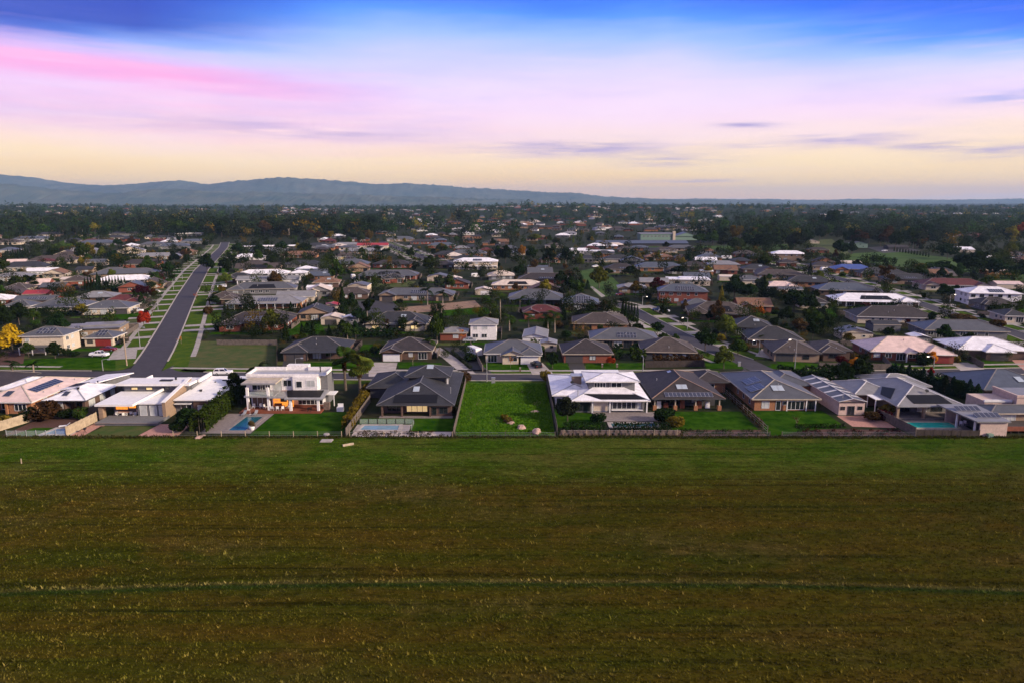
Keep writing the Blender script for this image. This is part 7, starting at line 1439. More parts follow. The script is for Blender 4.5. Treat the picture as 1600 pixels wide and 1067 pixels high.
# ------------------------------------------------------------------ vehicles
CARM = {}
def car_meshes(kind):
    if kind in CARM: return CARM[kind]
    if kind == 'suv': L_, Wd, prof, cab = 4.6, .92, [(-2.3, .45, .95), (-2.2, .3, 1.05), (-.8, .3, 1.1), (1.9, .3, 1.12), (2.28, .35, 1.0), (2.3, .45, .8)], [(-1.0, 1.1), (-.35, 1.68), (1.85, 1.66), (2.2, 1.12)]
    elif kind == 'ute': L_, Wd, prof, cab = 5.2, .93, [(-2.6, .5, .95), (-2.5, .35, 1.08), (-1.2, .35, 1.12), (2.5, .4, 1.14), (2.6, .5, 1.05)], [(-1.25, 1.12), (-.65, 1.72), (.75, 1.72), (1.0, 1.14)]
    else: L_, Wd, prof, cab = 4.6, .9, [(-2.3, .4, .7), (-2.2, .28, .85), (-.9, .28, .95), (1.5, .28, 1.0), (2.2, .3, .95), (2.3, .4, .75)], [(-1.1, .95), (-.4, 1.42), (.9, 1.42), (1.75, 1.0)]
    b = MB()
    sec = [[(x, -Wd, zl + .1), (x, -Wd * .9, zl), (x, Wd * .9, zl), (x, Wd, zl + .1), (x, Wd, zh - .22), (x, Wd * .88, zh), (x, -Wd * .88, zh), (x, -Wd, zh - .22)] for x, zl, zh in prof]
    for A, B in zip(sec, sec[1:]):
        for i in range(8): b.poly((A[i], B[i], B[(i + 1) % 8], A[(i + 1) % 8]))
    b.poly(sec[0]); b.poly(sec[-1][::-1])
    (x0, z0), (x1, z1), (x2, z2), (x3, z3) = cab; k = Wd * .84; q = Wd * .68
    gl = MB().hexa([(x0, -k, z0 - .03), (x3, -k, z3 - .03), (x3, k, z3 - .03), (x0, k, z0 - .03)], [(x1, -q, z1), (x2, -q, z2), (x2, q, z2), (x1, q, z1)])
    rf = MB().hexa([(x1 - .02, -q - .02, z1 - .03), (x2 + .02, -q - .02, z2 - .03), (x2 + .02, q + .02, z2 - .03), (x1 - .02, q + .02, z1 - .03)], [(x1 + .1, -q + .06, z1 + .06), (x2 - .1, -q + .06, z2 + .06), (x2 - .1, q - .06, z2 + .06), (x1 + .1, q - .06, z1 + .06)])
    if kind == 'ute': rf.box(.95, 2.5, -Wd * .8, Wd * .8, 1.1, 1.2)
    for s_ in (-1, 1):
        rf.bar((x0 + .02, s_ * k, z0), (x1, s_ * q, z1), .07); rf.bar(((x0 + x3) / 2 + .1, s_ * (k + .005), z0), ((x1 + x2) / 2 + .05, s_ * (q + .005), z1), .08); rf.bar((x3, s_ * k, z3), (x2, s_ * q, z2), .09)
    wh = MB().tube([(0, -.11, 0), (0, .11, 0)], [.34, .34], 14); rim = MB().tube([(0, -.12, 0), (0, .12, 0)], [.2, .2], 10); li = MB().box(-.04, .04, -.16, .16, -.07, .07)
    CARM[kind] = (b.mesh('body', [M_white]), gl.mesh('window', [M_glass]), rf.mesh('roof', [M_white]), wh.mesh('wheel', [M_tyre]), rim.mesh('rim', [M_rail]), li.mesh('headlight', [M_sky]), L_, Wd, prof, MB().box(-.03, .03, -.14, .14, -.07, .07).mesh('tail_light', [mat('tail_red', (.35, .02, .015), .3)])); return CARM[kind]
PAINT = {'white': mat('paint_white', (.72, .72, .74), .25, .05), 'silver': mat('paint_silver', (.42, .43, .45), .3, .05, metal=.4), 'black': mat('paint_black', (.015, .016, .02), .2), 'dark blue': mat('paint_blue', (.02, .04, .12), .25), 'dark red': mat('paint_red', (.14, .012, .016), .25), 'grey': mat('paint_grey', (.12, .125, .13), .3)}
def car(kind, x, y, rz, col, label, group=None):
    b, g_, r_, w, rim, li, L_, Wd, prof, tl = car_meshes(kind); nm = {'ute': 'pickup_truck', 'suv': 'parked_car', 'sedan': 'parked_car'}[kind]
    t = thing(nm, label, 'pickup' if kind == 'ute' else 'car', (x, y, .03), R(rz), group); o = link('body', b, t); set_mat(o, PAINT[col]); link('window', g_, t); o = link('roof', r_, t); set_mat(o, PAINT[col])
    for a in (-L_ * .29, L_ * .29):
        for s_ in (-1, 1): q = link('wheel', w, t, (a, s_ * (Wd - .08), .34)); link('rim', rim, q)
    for s_ in (-1, 1): link('headlight', li, t, (-L_ / 2 - .01, s_ * Wd * .68, prof[0][2] - .12)); link('tail_light', tl, t, (L_ / 2 + .01, s_ * Wd * .72, prof[-1][2] - .12))
def caravan(x, y, rz, label, L_=6, group=None):
    t = thing('caravan', label, 'caravan', (x, y, .02), R(rz), group); h = L_ / 2; b = MB(); pr = [(-h, .5, 2.1), (-h + .5, .4, 2.5), (h - .4, .4, 2.6), (h, .5, 2.2)]
    sec = [[(a, -1.1, zl), (a, 1.1, zl), (a, 1.1, zh - .15), (a, .95, zh), (a, -.95, zh), (a, -1.1, zh - .15)] for a, zl, zh in pr]
    for A, B in zip(sec, sec[1:]):
        for i in range(6): b.poly((A[i], B[i], B[(i + 1) % 6], A[(i + 1) % 6]))
    b.poly(sec[0]); b.poly(sec[-1][::-1]); b.build('body', M_white, t)
    for s_ in (-1, 1):
        for a in (-h * .5, h * .35): MB().box(a - .5, a + .5, s_ * 1.11 - .015, s_ * 1.11 + .015, 1.4, 2.0).build('window', M_glass, t)
        MB().tube([(0, s_ * 1.0 - .12, .33), (0, s_ * 1.0 + .12, .33)], [.33, .33], 12).build('wheel', M_tyre, t)
    MB().box(-.35, .35, -.03, .03, .5, 2.1).build('door', M_frame_w, t, (h * .1 + 1.0, -1.12, 0)); MB().bar((-h, 0, .5), (-h - 1.1, 0, .5), .1).build('hitch', M_steel, t)
car('ute', -121.9, 196.7, 178, 'white', 'white pickup truck parked before the red garage left of the long road')
car('sedan', -123.7, 204.6, 180, 'dark red', 'dark red car behind the white pickup truck')
car('suv', -136.1, 229.1, 184, 'white', 'white wagon by the fence left of the long road')
car('suv', -154.7, 278.4, 184, 'white', 'white car beside the two dark columns left of the long road')
car('suv', -192.9, 345.7, 190, 'white', 'white van like car before the gabled blue grey house')
car('sedan', -178.7, 335.9, 20, 'silver', 'silver car beside the dark red trees')
car('sedan', -177.7, 338.3, 20, 'white', 'white car beside the silver one and the dark red trees')
car('suv', -76.5, 175.4, 184, 'white', 'white car on the street left of the white two storey house')
car('suv', 6.7, 184.0, -70, 'black', 'black four wheel drive on the concrete driveway')
car('sedan', -13.8, 218.2, 184, 'silver', 'silver car at the top of the asphalt lane')
car('suv', -139.7, 322.2, 20, 'dark blue', 'dark blue car on the right side of the long road')
car('suv', -153.0, 358.7, 20, 'white', 'white car farther up on the right side of the long road')
car('sedan', 60.9, 281.7, -10, 'dark blue', 'blue car beside the red brick house')
car('sedan', 62.8, 278.4, 165, 'white', 'white car beside the blue one at the red brick house')
car('suv', -41.0, 372.8, -80, 'white', 'white car on the dark yard by the cream sheds')
car('suv', -86.9, 378.7, -70, 'white', 'white car below the campervan by the tall cream shed')
car('sedan', -246.4, 540.7, -110, 'black', 'black car parked far up the long road')
car('suv', -200.4, 481.4, 70, 'white', 'white car beyond the round road tree')
car('sedan', 338.5, 624.2, 0, 'white', 'white car on the far yard near the green shed')
car('sedan', 195.7, 267.2, 10, 'black', 'black car at the far right house')
car('suv', 57.4, 472.0, 20, 'white', 'white car at the top of the park lawn')
car('sedan', 52.5, 328.9, 10, 'dark red', 'dark red vehicle beside the grey gabled house')
car('sedan', -102.1, 685.8, 160, 'white', 'white car on the far middle street')
car('sedan', -86.1, 624.2, 160, 'black', 'black car on the far middle street')
car('sedan', 84.3, 295.9, 0, 'silver', 'silver car in the porch of the red brick house')
car('sedan', -74.8, 572.7, 160, 'grey', 'grey car on the far middle street')
caravan(-11.2, 198.4, -60, 'white caravan parked behind the fence of the asphalt lane', 6.2)
caravan(-93.4, 401.0, -70, 'white campervan on the drive behind the tall cream shed', 6)
caravan(204.7, 445.7, 8, 'white caravan at the end of the far right street', 7)
caravan(169.1, 540.7, -6, 'white caravan among the roofs right of the curved street', 8)
caravan(377.6, 540.7, 0, 'left one of two white caravans by the far shrubs', 7)
caravan(381.2, 523.2, -4, 'right one of two white caravans by the far shrubs', 9)
caravan(-21.4, 407.8, 10, 'white caravan behind the long cream house', 6)
caravan(-163.2, 429.8, 8, 'white caravan beside the palms right of the long road', 6)

# ------------------------------------------------------------------ street lamps, poles, small street things
def lamp(x, y, h, lit, label, ang=0, arm=1.6):
    t = thing('street_lamp', label, 'street lamp', (x, y, 0), ang, 'street lamps'); MB().tube([(0, 0, 0), (0, 0, h * .6), (0, 0, h)], [.13, .1, .07], 8).build('pole', M_steel, t); MB().tube([(0, 0, h), (arm * .5, 0, h + .22), (arm, 0, h + .25)], [.06, .05, .05], 6).build('arm', M_steel, t)
    hd = MB().hexa([(arm - .1, -.16, h + .14), (arm + .6, -.13, h + .16), (arm + .6, .13, h + .16), (arm - .1, .16, h + .14)], [(arm - .1, -.1, h + .34), (arm + .5, -.08, h + .28), (arm + .5, .08, h + .28), (arm - .1, .1, h + .34)]).build('lamp_head', M_steel, t)
    MB().box(arm, arm + .5, -.12, .12, h + .04, h + .155).build('lens', M_lamp if lit else M_sky, hd)
lamp(73.9, 173.4, 9.7, 1, 'tall lit lamp by the curved street corner', R(180))
lamp(74.2, 200.1, 4.0, 1, 'short lit lamp before the grey garage house', R(180))
lamp(62.6, 239.7, 4.1, 1, 'lit lamp before the brown verandah house', R(180))
lamp(57.1, 295.9, 3.9, 1, 'lit lamp at the bend near the red brick house', R(0))
lamp(116.4, 183.2, 3.0, 1, 'lamp beside the small orange tree', R(180))
lamp(185.7, 286.9, 6.0, 1, 'lamp on the far right street', R(0))
lamp(-6.4, 168.2, 5.5, 0, 'unlit lamp standing behind the vacant lot', R(90))
lamp(34.5, 174.7, 4.7, 0, 'unlit lamp behind the dark brown tiled house', R(90))
lamp(-59.0, 181.0, 3.0, 0, 'small lamp behind the white two storey house', R(0))
lamp(-110.8, 179.6, 3.0, 0, 'lamp on the corner lawn left of the long road', R(0))
lamp(-117.1, 210.2, 6.0, 0, 'nearest lamp on the left verge of the long road', R(0))
lamp(-147.7, 281.7, 4.8, 0, 'second lamp on the left verge of the long road', R(0))
lamp(-174.8, 350.8, 5.3, 0, 'third lamp on the left verge of the long road', R(0))
lamp(-192.4, 397.6, 5.6, 0, 'fourth lamp on the left verge of the long road', R(0))
lamp(-605.9, 1033.4, 13.4, 1, 'lit lamp at the edge of the woods, far left', R(0))
lamp(-530.7, 853.6, 9.5, 1, 'lit lamp above the far left roofs', R(0))
lamp(-760.0, 1420.7, 13.1, 1, 'lit lamp in the woods left of the long road', R(0))
lamp(-822.8, 1507.3, 13.9, 0, 'dark lamp pole in the woods left of the long road', R(0))

def pole(x, y, h, label):
    t = thing('power_pole', label, 'pole', (x, y, 0)); MB().tube([(0, 0, 0), (0, 0, h)], [.19, .13], 9).build('shaft', M_pole, t); MB().box(-1.1, 1.1, -.07, .07, h - .9, h - .72).build('crossarm', M_pole, t)
pole(-107.6, 185.5, 8.6, 'tall bare timber pole on the corner left of the long road'); pole(1224.0, -3584.0, 14, 'timber pole far back at the edge of the woods') if False else None
o = MB().box(-.45, .45, -.3, .3, 0, 1.5).box(-.5, .5, -.35, .35, 1.5, 1.6).build('cable_cabinet', M_steel, None, (-4.7, 166.3, .02)); tag(o, 'pale grey cable cabinet at the back edge of the vacant lot', 'cabinet')
o = MB().box(-.35, .35, -.25, .25, 0, 1.2).box(-.4, .4, -.3, .3, 1.2, 1.28).build('cable_cabinet', M_steel, None, (63.2, 184.7, .02)); tag(o, 'pale cable cabinet on the grass corner by the curved street', 'cabinet')
for px, lab in (((2.2, 178.9), 'small brick letterbox in front of the cream house'), ((29.0, 183.2), 'small tan letterbox right of the dark garage driveway'), ((24.9, 183.2), 'small tan letterbox left of the autumn bush'), ((55.7, 195.0), 'pale letterbox beside the grey modern garage')):
    t = thing('letterbox', lab, 'letterbox', (px[0], px[1], 0)); MB().box(-.22, .22, -.2, .2, 0, 1.0).build('pillar', M_stone, t); MB().box(-.26, .26, -.24, .24, 1.0, 1.08).build('cap', M_conc, t)

def canopy(name, T, seed, label, cat='woods', kk=None, cols=(.46, .36, .15, .03)):
    """many trees (x, y, height, width) as one mass of leaf clumps"""
    g = np.random.default_rng(seed); T = np.array(T); x, y, h, w = T.T; n = len(x); k = np.where(y < 330, 620, np.where(y < 480, 340, np.where(y < 700, 170, np.where(y < 1500, 110, np.where(y < 2600, 60, 26))))); idx = np.repeat(np.arange(n), k); m = len(idx)
    d_ = g.normal(0, 1, (m, 3)); d_ /= np.linalg.norm(d_, axis=1)[:, None]; lob = g.normal(0, .2, (n, 6, 3)); c = lob[idx, g.integers(0, 6, m)]
    zb = np.where(y > 1540, rise(x, y), 0.0); P = np.stack([x[idx] + (c[:, 0] + d_[:, 0] * .27) * w[idx], y[idx] + (c[:, 1] + d_[:, 1] * .27) * w[idx], (.55 + c[:, 2] * .8 + d_[:, 2] * .26) * h[idx]], 1); P[:, 2] = np.maximum(P[:, 2], .4) + zb[idx]
    sz = g.uniform(.05, .12, m) * h[idx] * np.where(y[idx] < 330, .42, np.where(y[idx] < 480, .55, np.where(y[idx] < 700, .75, np.where(y[idx] < 1500, .9, np.where(y[idx] < 2600, 1.15, 1.6))))); me = leaf_mesh(name, P, d_, sz, seed, [LEAF['dark green'], LEAF['grey green'], LEAF['green'], LEAF['golden']])
    me.polygons.foreach_set('material_index', np.repeat(g.choice(4, n, p=cols), k).astype(np.int32)); tag(link(name, me), label, cat, None, 'stuff')
# ------------------------------------------------------------------ trees and shrubs
TREE_ROWS = [('round',-150.6, 201, 8.7, 8.9, 'yellow','big golden yellow tree at the left edge of the picture',None),
('round',-133.4, 243.5, 6.2, 4.9, 'red','small bright red tree beside the long road',None),
('round',-191.8, 429.8, 12.8, 10.5, 'dark green','round dark tree overhanging the long road',None),
('round',-174.7, 320, 6.2, 7.9, 'dark red','dark red bushy tree beside the white parked car left of the long road',None),
('round',-167.1, 315.7, 5.2, 4.8, 'dark red','smaller dark red tree right of the bushy dark red one',None),
('cypress',-164.7, 295.9, 6.3, 3.4, 'dark green','left one of two dark columns beside the white car',None),
('cypress',-160, 292.2, 6.2, 3, 'dark green','right one of two dark columns beside the white car',None),
('round',-181.9, 241, 8.5, 6.9, 'dark green'),
('round',-182.3, 248.7, 8.3, 6.2, 'dark green'),
('round',-251.5, 345.7, 8, 8.5, 'green'),
('gum',-250.4, 353.4, 7.5, 8, 'dark green'),
('round',-237.5, 315.7, 6.7, 6.6, 'green'),
('round',-172.5, 270.3, 4.7, 6.2, 'golden'),
('round',-142.2, 195.9, 4.6, 3.8, 'green'),
('round',-133.3, 194.2, 5, 4.9, 'dark green','bushy dark tree before the two storey solar house left of the long road',None),
('shrub',-132.1, 197.5, 2.7, 2.7, 'dark green'),
('shrub',-129.5, 197.5, 1.6, 2.3, 'dark green'),
('palm',-133.2, 176.8, 3.9, 3.8, 'dark green','left one of two small palms behind the cream roofed house',None),
('palm',-125.7, 174.1, 4.1, 3.7, 'dark green','right one of two small palms behind the cream roofed house',None),
('round',-209.5, 414.9, 8.8, 8.6, 'dark green'),
('round',-194.4, 375.7, 6.5, 5.7, 'dark red'),
('round',-245, 496.3, 9.5, 8.4, 'dark green'),
('bare',-224.4, 437.6, 7.2, 5.7, 'orange'),
('round',-254.7, 534.7, 8.2, 8, 'brown'),
('bare',-176.1, 338.3, 4.6, 4.5, 'orange'),
('bare',-143.4, 268.8, 3.9, 3.1, 'brown'),
('bare',-106.5, 215.2, 2.5, 2.1, 'orange','small rusty sapling at the corner of the long right verge',None),
('bare',-145.5, 311.6, 3.9, 2.9, 'orange'),
('round',-186.8, 353.4, 4.1, 4, 'green'),
('round',-180.5, 429.8, 9.9, 8.9, 'dark green'),
('gum',-189.4, 462.9, 9.8, 8.7, 'dark green'),
('round',-134.9, 311.6, 4.2, 5.9, 'dark green'),
('round',-130.3, 295.9, 4.6, 6.2, 'dark green'),
('round',-228.6, 572.7, 11, 11.8, 'dark green'),
('round',-216, 586.5, 9, 9.8, 'dark green'),
('round',-201.7, 601.1, 10.3, 12.3, 'dark green'),
('round',-177.2, 586.5, 10.1, 12, 'dark green'),
('round',-327.5, 523.2, 14, 11.7, 'green'),
('round',-328.6, 534.7, 13.3, 8, 'golden'),
('round',-297.7, 512.1, 8.8, 9.6, 'dark green'),
('round',-326.7, 546.8, 9.4, 8.2, 'light green'),
('round',-389.9, 705.7, 9.4, 7.9, 'brown'),
('cypress',-510.7, 824.9, 14.1, 4.6, 'dark green','dark column standing alone above the far left roofs',None),
('cypress',-336.9, 632.4, 5.4, 2.4, 'dark green'),
('round',-98, 381.7, 13.3, 9.7, 'green','large round tree beside the two storey cream shed',None),
('conifer',-68.1, 271.9, 11.1, 5.7, 'dark green'),
('round',-65.3, 275.1, 8.6, 5.2, 'dark green'),
('conifer',-73.7, 218.2, 6, 3.8, 'dark green'),
('conifer',-69.6, 222.4, 5.2, 3, 'dark green'),
('conifer',-65.8, 221.4, 5.4, 3.4, 'dark green'),
('conifer',-59.8, 219.3, 5.4, 3.1, 'dark green'),
('conifer',-53.9, 219.3, 5.6, 2.7, 'dark green'),
('round',-51.9, 222.4, 6.1, 3.4, 'dark green'),
('cypress',-107.3, 280, 4.6, 1.6, 'dark green'),
('cypress',-92.2, 281.7, 3.8, 1.9, 'dark green'),
('cypress',-88.2, 280, 3.5, 2.1, 'dark green'),
('cypress',-84.9, 281.7, 3.6, 2.1, 'dark green'),
('cypress',-81.2, 281.7, 3.8, 2.4, 'dark green'),
('cypress',-78, 281.7, 3.8, 1.6, 'dark green'),
('round',-51.4, 239.7, 4.7, 5.9, 'dark green'),
('shrub',-45.5, 238.5, 4.2, 5, 'brown'),
('round',-38.5, 237.3, 4.6, 4.1, 'green'),
('round',-33.9, 237.3, 4.2, 5, 'dark green'),
('round',-24.2, 216.2, 9.8, 5, 'green','tall leafy tree at the head of the concrete lane',None),
('conifer',-24.5, 233.7, 6.9, 4, 'dark green'),
('palm',-37.2, 297.8, 8.1, 6.2, 'dark green','left one of two palms above the bare terrace',None),
('palm',-29.9, 292.2, 7.4, 6.1, 'dark green','right one of two palms above the bare terrace',None),
('palm',-97.6, 512.1, 9.8, 9.6, 'dark green'),
('palm',-24.6, 200.1, 5.1, 4.6, 'green','palm at the left side of the concrete lane',None),
('round',-41.6, 181.8, 4, 3.2, 'dark green'),
('shrub',-41.3, 200.1, 2.8, 2.7, 'dark green'),
('bare',-27.8, 186.2, 2.9, 2.2, 'golden'),
('round',-80.7, 546.8, 8.4, 7.1, 'dark green'),
('round',-63.2, 616.3, 8.2, 6.9, 'golden'),
('palm',-155.9, 437.6, 5.9, 6.6, 'green'),
('palm',-167.4, 414.9, 4.8, 5.5, 'green'),
('round',-123.6, 422.2, 4.1, 4.8, 'green'),
('round',-115.2, 387.9, 4.5, 5.1, 'golden'),
('round',-152.4, 472, 6.3, 6.2, 'dark green'),
('palm',-4.4, 254.1, 10.9, 6.3, 'green','tallest slim palm in the middle of the suburb',None),
('palm',3.2, 276.7, 7, 6.3, 'green'),
('palm',-8.7, 268.8, 6.3, 5.6, 'green'),
('palm',-0.9, 237.3, 6, 5, 'green'),
('palm',5.9, 238.5, 6.1, 4.5, 'green'),
('palm',14.9, 233.7, 7.8, 5.4, 'green'),
('palm',12.5, 233.7, 6.4, 4.5, 'green'),
('cypress',6.8, 275.1, 6.4, 1.6, 'dark green'),
('cypress',11.7, 273.5, 6.4, 1.6, 'dark green'),
('cypress',16.3, 276.7, 4.6, 1.6, 'dark green'),
('cypress',19.8, 257, 6.3, 2, 'dark green'),
('cypress',28.2, 218.2, 3, 1.7, 'dark green'),
('palm',-27.5, 262.7, 5.1, 3.5, 'dark green'),
('round',45.6, 356, 11.7, 10.7, 'light green','lone round tree on the green park lawn',None),
('round',28.3, 333.5, 9, 6.9, 'dark green'),
('cypress',34.2, 335.9, 8.8, 2.2, 'dark green','tall thin cypress at the edge of the park lawn',None),
('conifer',39.3, 353.4, 4.8, 4, 'dark green'),
('round',26.5, 369.9, 7.9, 7.7, 'dark green'),
('gum',25.1, 462.9, 15.1, 10.4, 'dark green'),
('gum',36.4, 462.9, 15.1, 11.3, 'dark green'),
('round',45.9, 462.9, 9.8, 6.9, 'light green'),
('round',-4.7, 501.4, 13.5, 9.4, 'dark green'),
('round',-9.9, 506.7, 12.6, 7.6, 'dark green'),
('round',8.2, 546.8, 10.5, 6.6, 'yellow','bright yellow tree among the central roofs',None),
('round',14, 517.6, 11.9, 8.7, 'dark green'),
('gum',13.7, 429.8, 9.1, 8.1, 'brown'),
('round',4.7, 414.9, 7.2, 7.8, 'dark green'),
('round',33.1, 401, 5.4, 9, 'brown'),
('round',25.1, 772.7, 8.8, 17.2, 'light green'),
('round',50.1, 231.4, 4.1, 5.3, 'dark green'),
('round',49.3, 218.2, 3, 3.3, 'green'),
('round',53.2, 217.2, 2.8, 2.9, 'green'),
('round',27.5, 186.2, 2.4, 2.9, 'orange','small autumn coloured bush before the brick house with two lit lamps',None),
('round',11.1, 182.5, 4.7, 3.5, 'dark green','dark bushy tree right of the driveway with the black car',None),
('bare',-0.4, 183.2, 3.6, 1.4, 'orange','thin orange sapling on the lawn of the cream house',None),
('bare',-16.4, 214.2, 5, 3.3, 'orange','bare orange sapling beside the asphalt lane',None),
('round',5.9, 203.7, 3.2, 3.5, 'green'),
('shrub',8.8, 202.8, 2.4, 2.7, 'green'),
('round',44.2, 265.7, 3.1, 3.5, 'dark green'),
('round',38.7, 281.7, 4.4, 6.9, 'brown'),
('round',90.2, 454.1, 5.2, 5.1, 'green'),
('shrub',50.2, 303.5, 2.9, 4.6, 'dark green'),
('round',71.5, 224.6, 7.9, 7.7, 'light green','yellow green round tree on the right of the curved street',None),
('round',59, 203.7, 7.2, 6.6, 'dark green','large dark tree overhanging the curved street',None),
('round',67.6, 199.3, 4.7, 6.1, 'green'),
('round',58, 181.8, 6.5, 5.3, 'light green','yellow green tree on the grass corner of the curved street',None),
('round',103.5, 315.7, 11, 10.7, 'dark green'),
('round',108.4, 311.6, 7.9, 8.8, 'dark green'),
('conifer',116.9, 315.7, 11, 6.6, 'dark green'),
('round',119.6, 311.6, 6, 7.7, 'dark green'),
('round',116.2, 278.4, 9.2, 10.6, 'dark green'),
('round',123.4, 281.7, 6.6, 7.5, 'dark green'),
('round',102.4, 251.4, 6.4, 6.2, 'dark green'),
('round',99, 231.4, 5.4, 5.7, 'brown'),
('round',107.4, 238.5, 7, 6.8, 'green'),
('round',109.3, 233.7, 5.9, 5.4, 'dark green'),
('round',98.8, 268.8, 3.9, 4.6, 'orange'),
('round',99.2, 286.9, 3.9, 6.5, 'dark green'),
('round',71.4, 333.5, 8.4, 8.2, 'dark red','dark red round tree beside the cream flat roofed house',None),
('round',59.9, 328.9, 7, 6.8, 'golden'),
('round',71.3, 278.4, 4.9, 3.7, 'brown'),
('round',75.3, 257, 4, 3.4, 'dark green'),
('palm',78.3, 211.2, 3.7, 2.8, 'green'),
('round',121.2, 422.2, 5.7, 6.3, 'golden'),
('round',103, 422.2, 5.7, 10.3, 'dark green'),
('round',72, 414.9, 6.4, 11.7, 'dark green'),
('round',58.4, 414.9, 4.8, 7.8, 'dark green'),
('round',93.1, 180.3, 3.6, 3.3, 'orange','small orange tree on the far side of the street, above the two dark trees',None),
('round',117.5, 186.2, 4, 3.4, 'orange','small orange tree before the pink roofed house',None),
('round',110.1, 174.1, 2.4, 1.9, 'red','small red bush on the street edge below the orange tree',None),
('round',141.6, 219.3, 5.6, 5.9, 'dark green'),
('round',141.6, 207.4, 5.3, 5.2, 'dark green'),
('shrub',111.6, 201, 1.6, 1.9, 'dark green'),
('round',201.4, 315.7, 7.3, 8.4, 'dark green'),
('round',211.9, 324.4, 5.7, 6.1, 'dark green'),
('round',285.2, 422.2, 14.6, 23.8, 'dark green'),
('round',294.3, 414.9, 10.4, 17.1, 'dark green'),
('round',297.5, 401, 8.5, 15.1, 'dark green'),
('round',270, 429.8, 8.3, 17.7, 'green'),
('round',262.5, 437.6, 5.9, 10.7, 'golden'),
('round',267.3, 559.5, 13.9, 13.6, 'dark green'),
('round',289.9, 586.5, 11.2, 9.8, 'dark green'),
('round',266.8, 496.3, 5.7, 15.8, 'green'),
('round',259.3, 369.9, 5, 10.4, 'green'),
('round',343.3, 540.7, 12.4, 17.2, 'dark green'),
('gum',441.8, 953.2, 32.6, 40.6, 'dark green'),
('round',206.2, 632.4, 12.1, 17.7, 'green'),
('round',229.7, 632.4, 15.7, 23.6, 'dark green'),
('round',292.4, 749, 14.3, 23.7, 'dark green'),
('round',199.3, 726.7, 11.1, 17.6, 'green'),
('round',108.6, 216.2, 3.4, 4.1, 'golden'),
('round',107, 204.6, 3.2, 3.1, 'green'),
('round',113.8, 224.6, 4, 3.9, 'dark green'),
('bare',195.1, 259.8, 3.5, 3.5, 'orange'),
('shrub',176.3, 243.5, 3.3, 5.6, 'brown'),
('shrub',172.3, 257, 3, 9.8, 'brown'),
('round',530.7, 853.6, 8.1, 19, 'yellow'),
('round',470.9, 824.9, 7.9, 12.3, 'golden'),
('round',633.7, 853.6, 19.5, 19, 'orange'),
('round',597.3, 824.9, 15.7, 15.3, 'golden'),
('shrub',119.8, 259.8, 3, 3, 'green'),
('cypress',-218.6, 348.2, 6.6, 1.5, 'dark green',None, 'cypress screen left of the long road'),
('cypress',-217, 348.2, 7, 1.5, 'dark green',None, 'cypress screen left of the long road'),
('cypress',-215.4, 348.2, 7.4, 1.5, 'dark green',None, 'cypress screen left of the long road'),
('cypress',-213.9, 348.2, 6.6, 1.5, 'dark green',None, 'cypress screen left of the long road'),
('cypress',-212.3, 348.2, 7, 1.5, 'dark green',None, 'cypress screen left of the long road'),
('cypress',-210.7, 348.2, 7.4, 1.5, 'dark green',None, 'cypress screen left of the long road'),
('cypress',-209.2, 348.2, 6.6, 1.5, 'dark green',None, 'cypress screen left of the long road'),
('cypress',-207.6, 348.2, 7, 1.5, 'dark green',None, 'cypress screen left of the long road'),
('cypress',-206, 348.2, 7.4, 1.5, 'dark green',None, 'cypress screen left of the long road'),
('cypress',-204.5, 348.2, 6.6, 1.5, 'dark green',None, 'cypress screen left of the long road'),
('cypress',-202.9, 348.2, 7, 1.5, 'dark green',None, 'cypress screen left of the long road'),
('cypress',-201.3, 348.2, 7.4, 1.5, 'dark green',None, 'cypress screen left of the long road'),
('cypress',-199.8, 348.2, 6.6, 1.5, 'dark green',None, 'cypress screen left of the long road'),
('cypress',-198.2, 348.2, 7, 1.5, 'dark green',None, 'cypress screen left of the long road'),
('cypress',43.3, 264.2, 7.8, 1.3, 'dark green',None, 'six tall cypresses beside the curved street'),
('cypress',44.1, 261.7, 7.6, 1.2, 'dark green',None, 'six tall cypresses beside the curved street'),
('cypress',44.8, 259.2, 7.4, 1.2, 'dark green',None, 'six tall cypresses beside the curved street'),
('cypress',45.5, 256.8, 7.3, 1.2, 'dark green',None, 'six tall cypresses beside the curved street'),
('cypress',46.2, 254.4, 7.1, 1.2, 'dark green',None, 'six tall cypresses beside the curved street'),
('cypress',46.9, 252.1, 7, 1.2, 'dark green',None, 'six tall cypresses beside the curved street'),
('cypress',-392.2, 528.9, 5.9, 2, 'dark green',None, 'cypress row at the far left'),
('cypress',-392.9, 532.4, 7, 2, 'dark green',None, 'cypress row at the far left'),
('cypress',-393.6, 535.9, 8, 2, 'dark green',None, 'cypress row at the far left'),
('cypress',-394.2, 539.5, 6.5, 2, 'dark green',None, 'cypress row at the far left'),
('cypress',-394.9, 543.1, 7.6, 2, 'dark green',None, 'cypress row at the far left'),
('cypress',-395.6, 546.8, 6.1, 2, 'dark green',None, 'cypress row at the far left'),
('cypress',-396.3, 550.6, 7.2, 2.1, 'dark green',None, 'cypress row at the far left'),
('cypress',-397, 554.3, 8.3, 2.1, 'dark green',None, 'cypress row at the far left'),
('cypress',-397.8, 558.2, 6.8, 2.1, 'dark green',None, 'cypress row at the far left'),
('cypress',-398.5, 562.1, 7.9, 2.1, 'dark green',None, 'cypress row at the far left'),
('cypress',-399.2, 566, 6.3, 2.1, 'dark green',None, 'cypress row at the far left'),
('cypress',165.8, 506.7, 5.2, 1.4, 'dark green',None, 'cypress row by the far caravan'),
('cypress',166.8, 506.7, 5.7, 1.4, 'dark green',None, 'cypress row by the far caravan'),
('cypress',167.8, 506.7, 6.2, 1.4, 'dark green',None, 'cypress row by the far caravan'),
('cypress',168.8, 506.7, 6.6, 1.4, 'dark green',None, 'cypress row by the far caravan'),
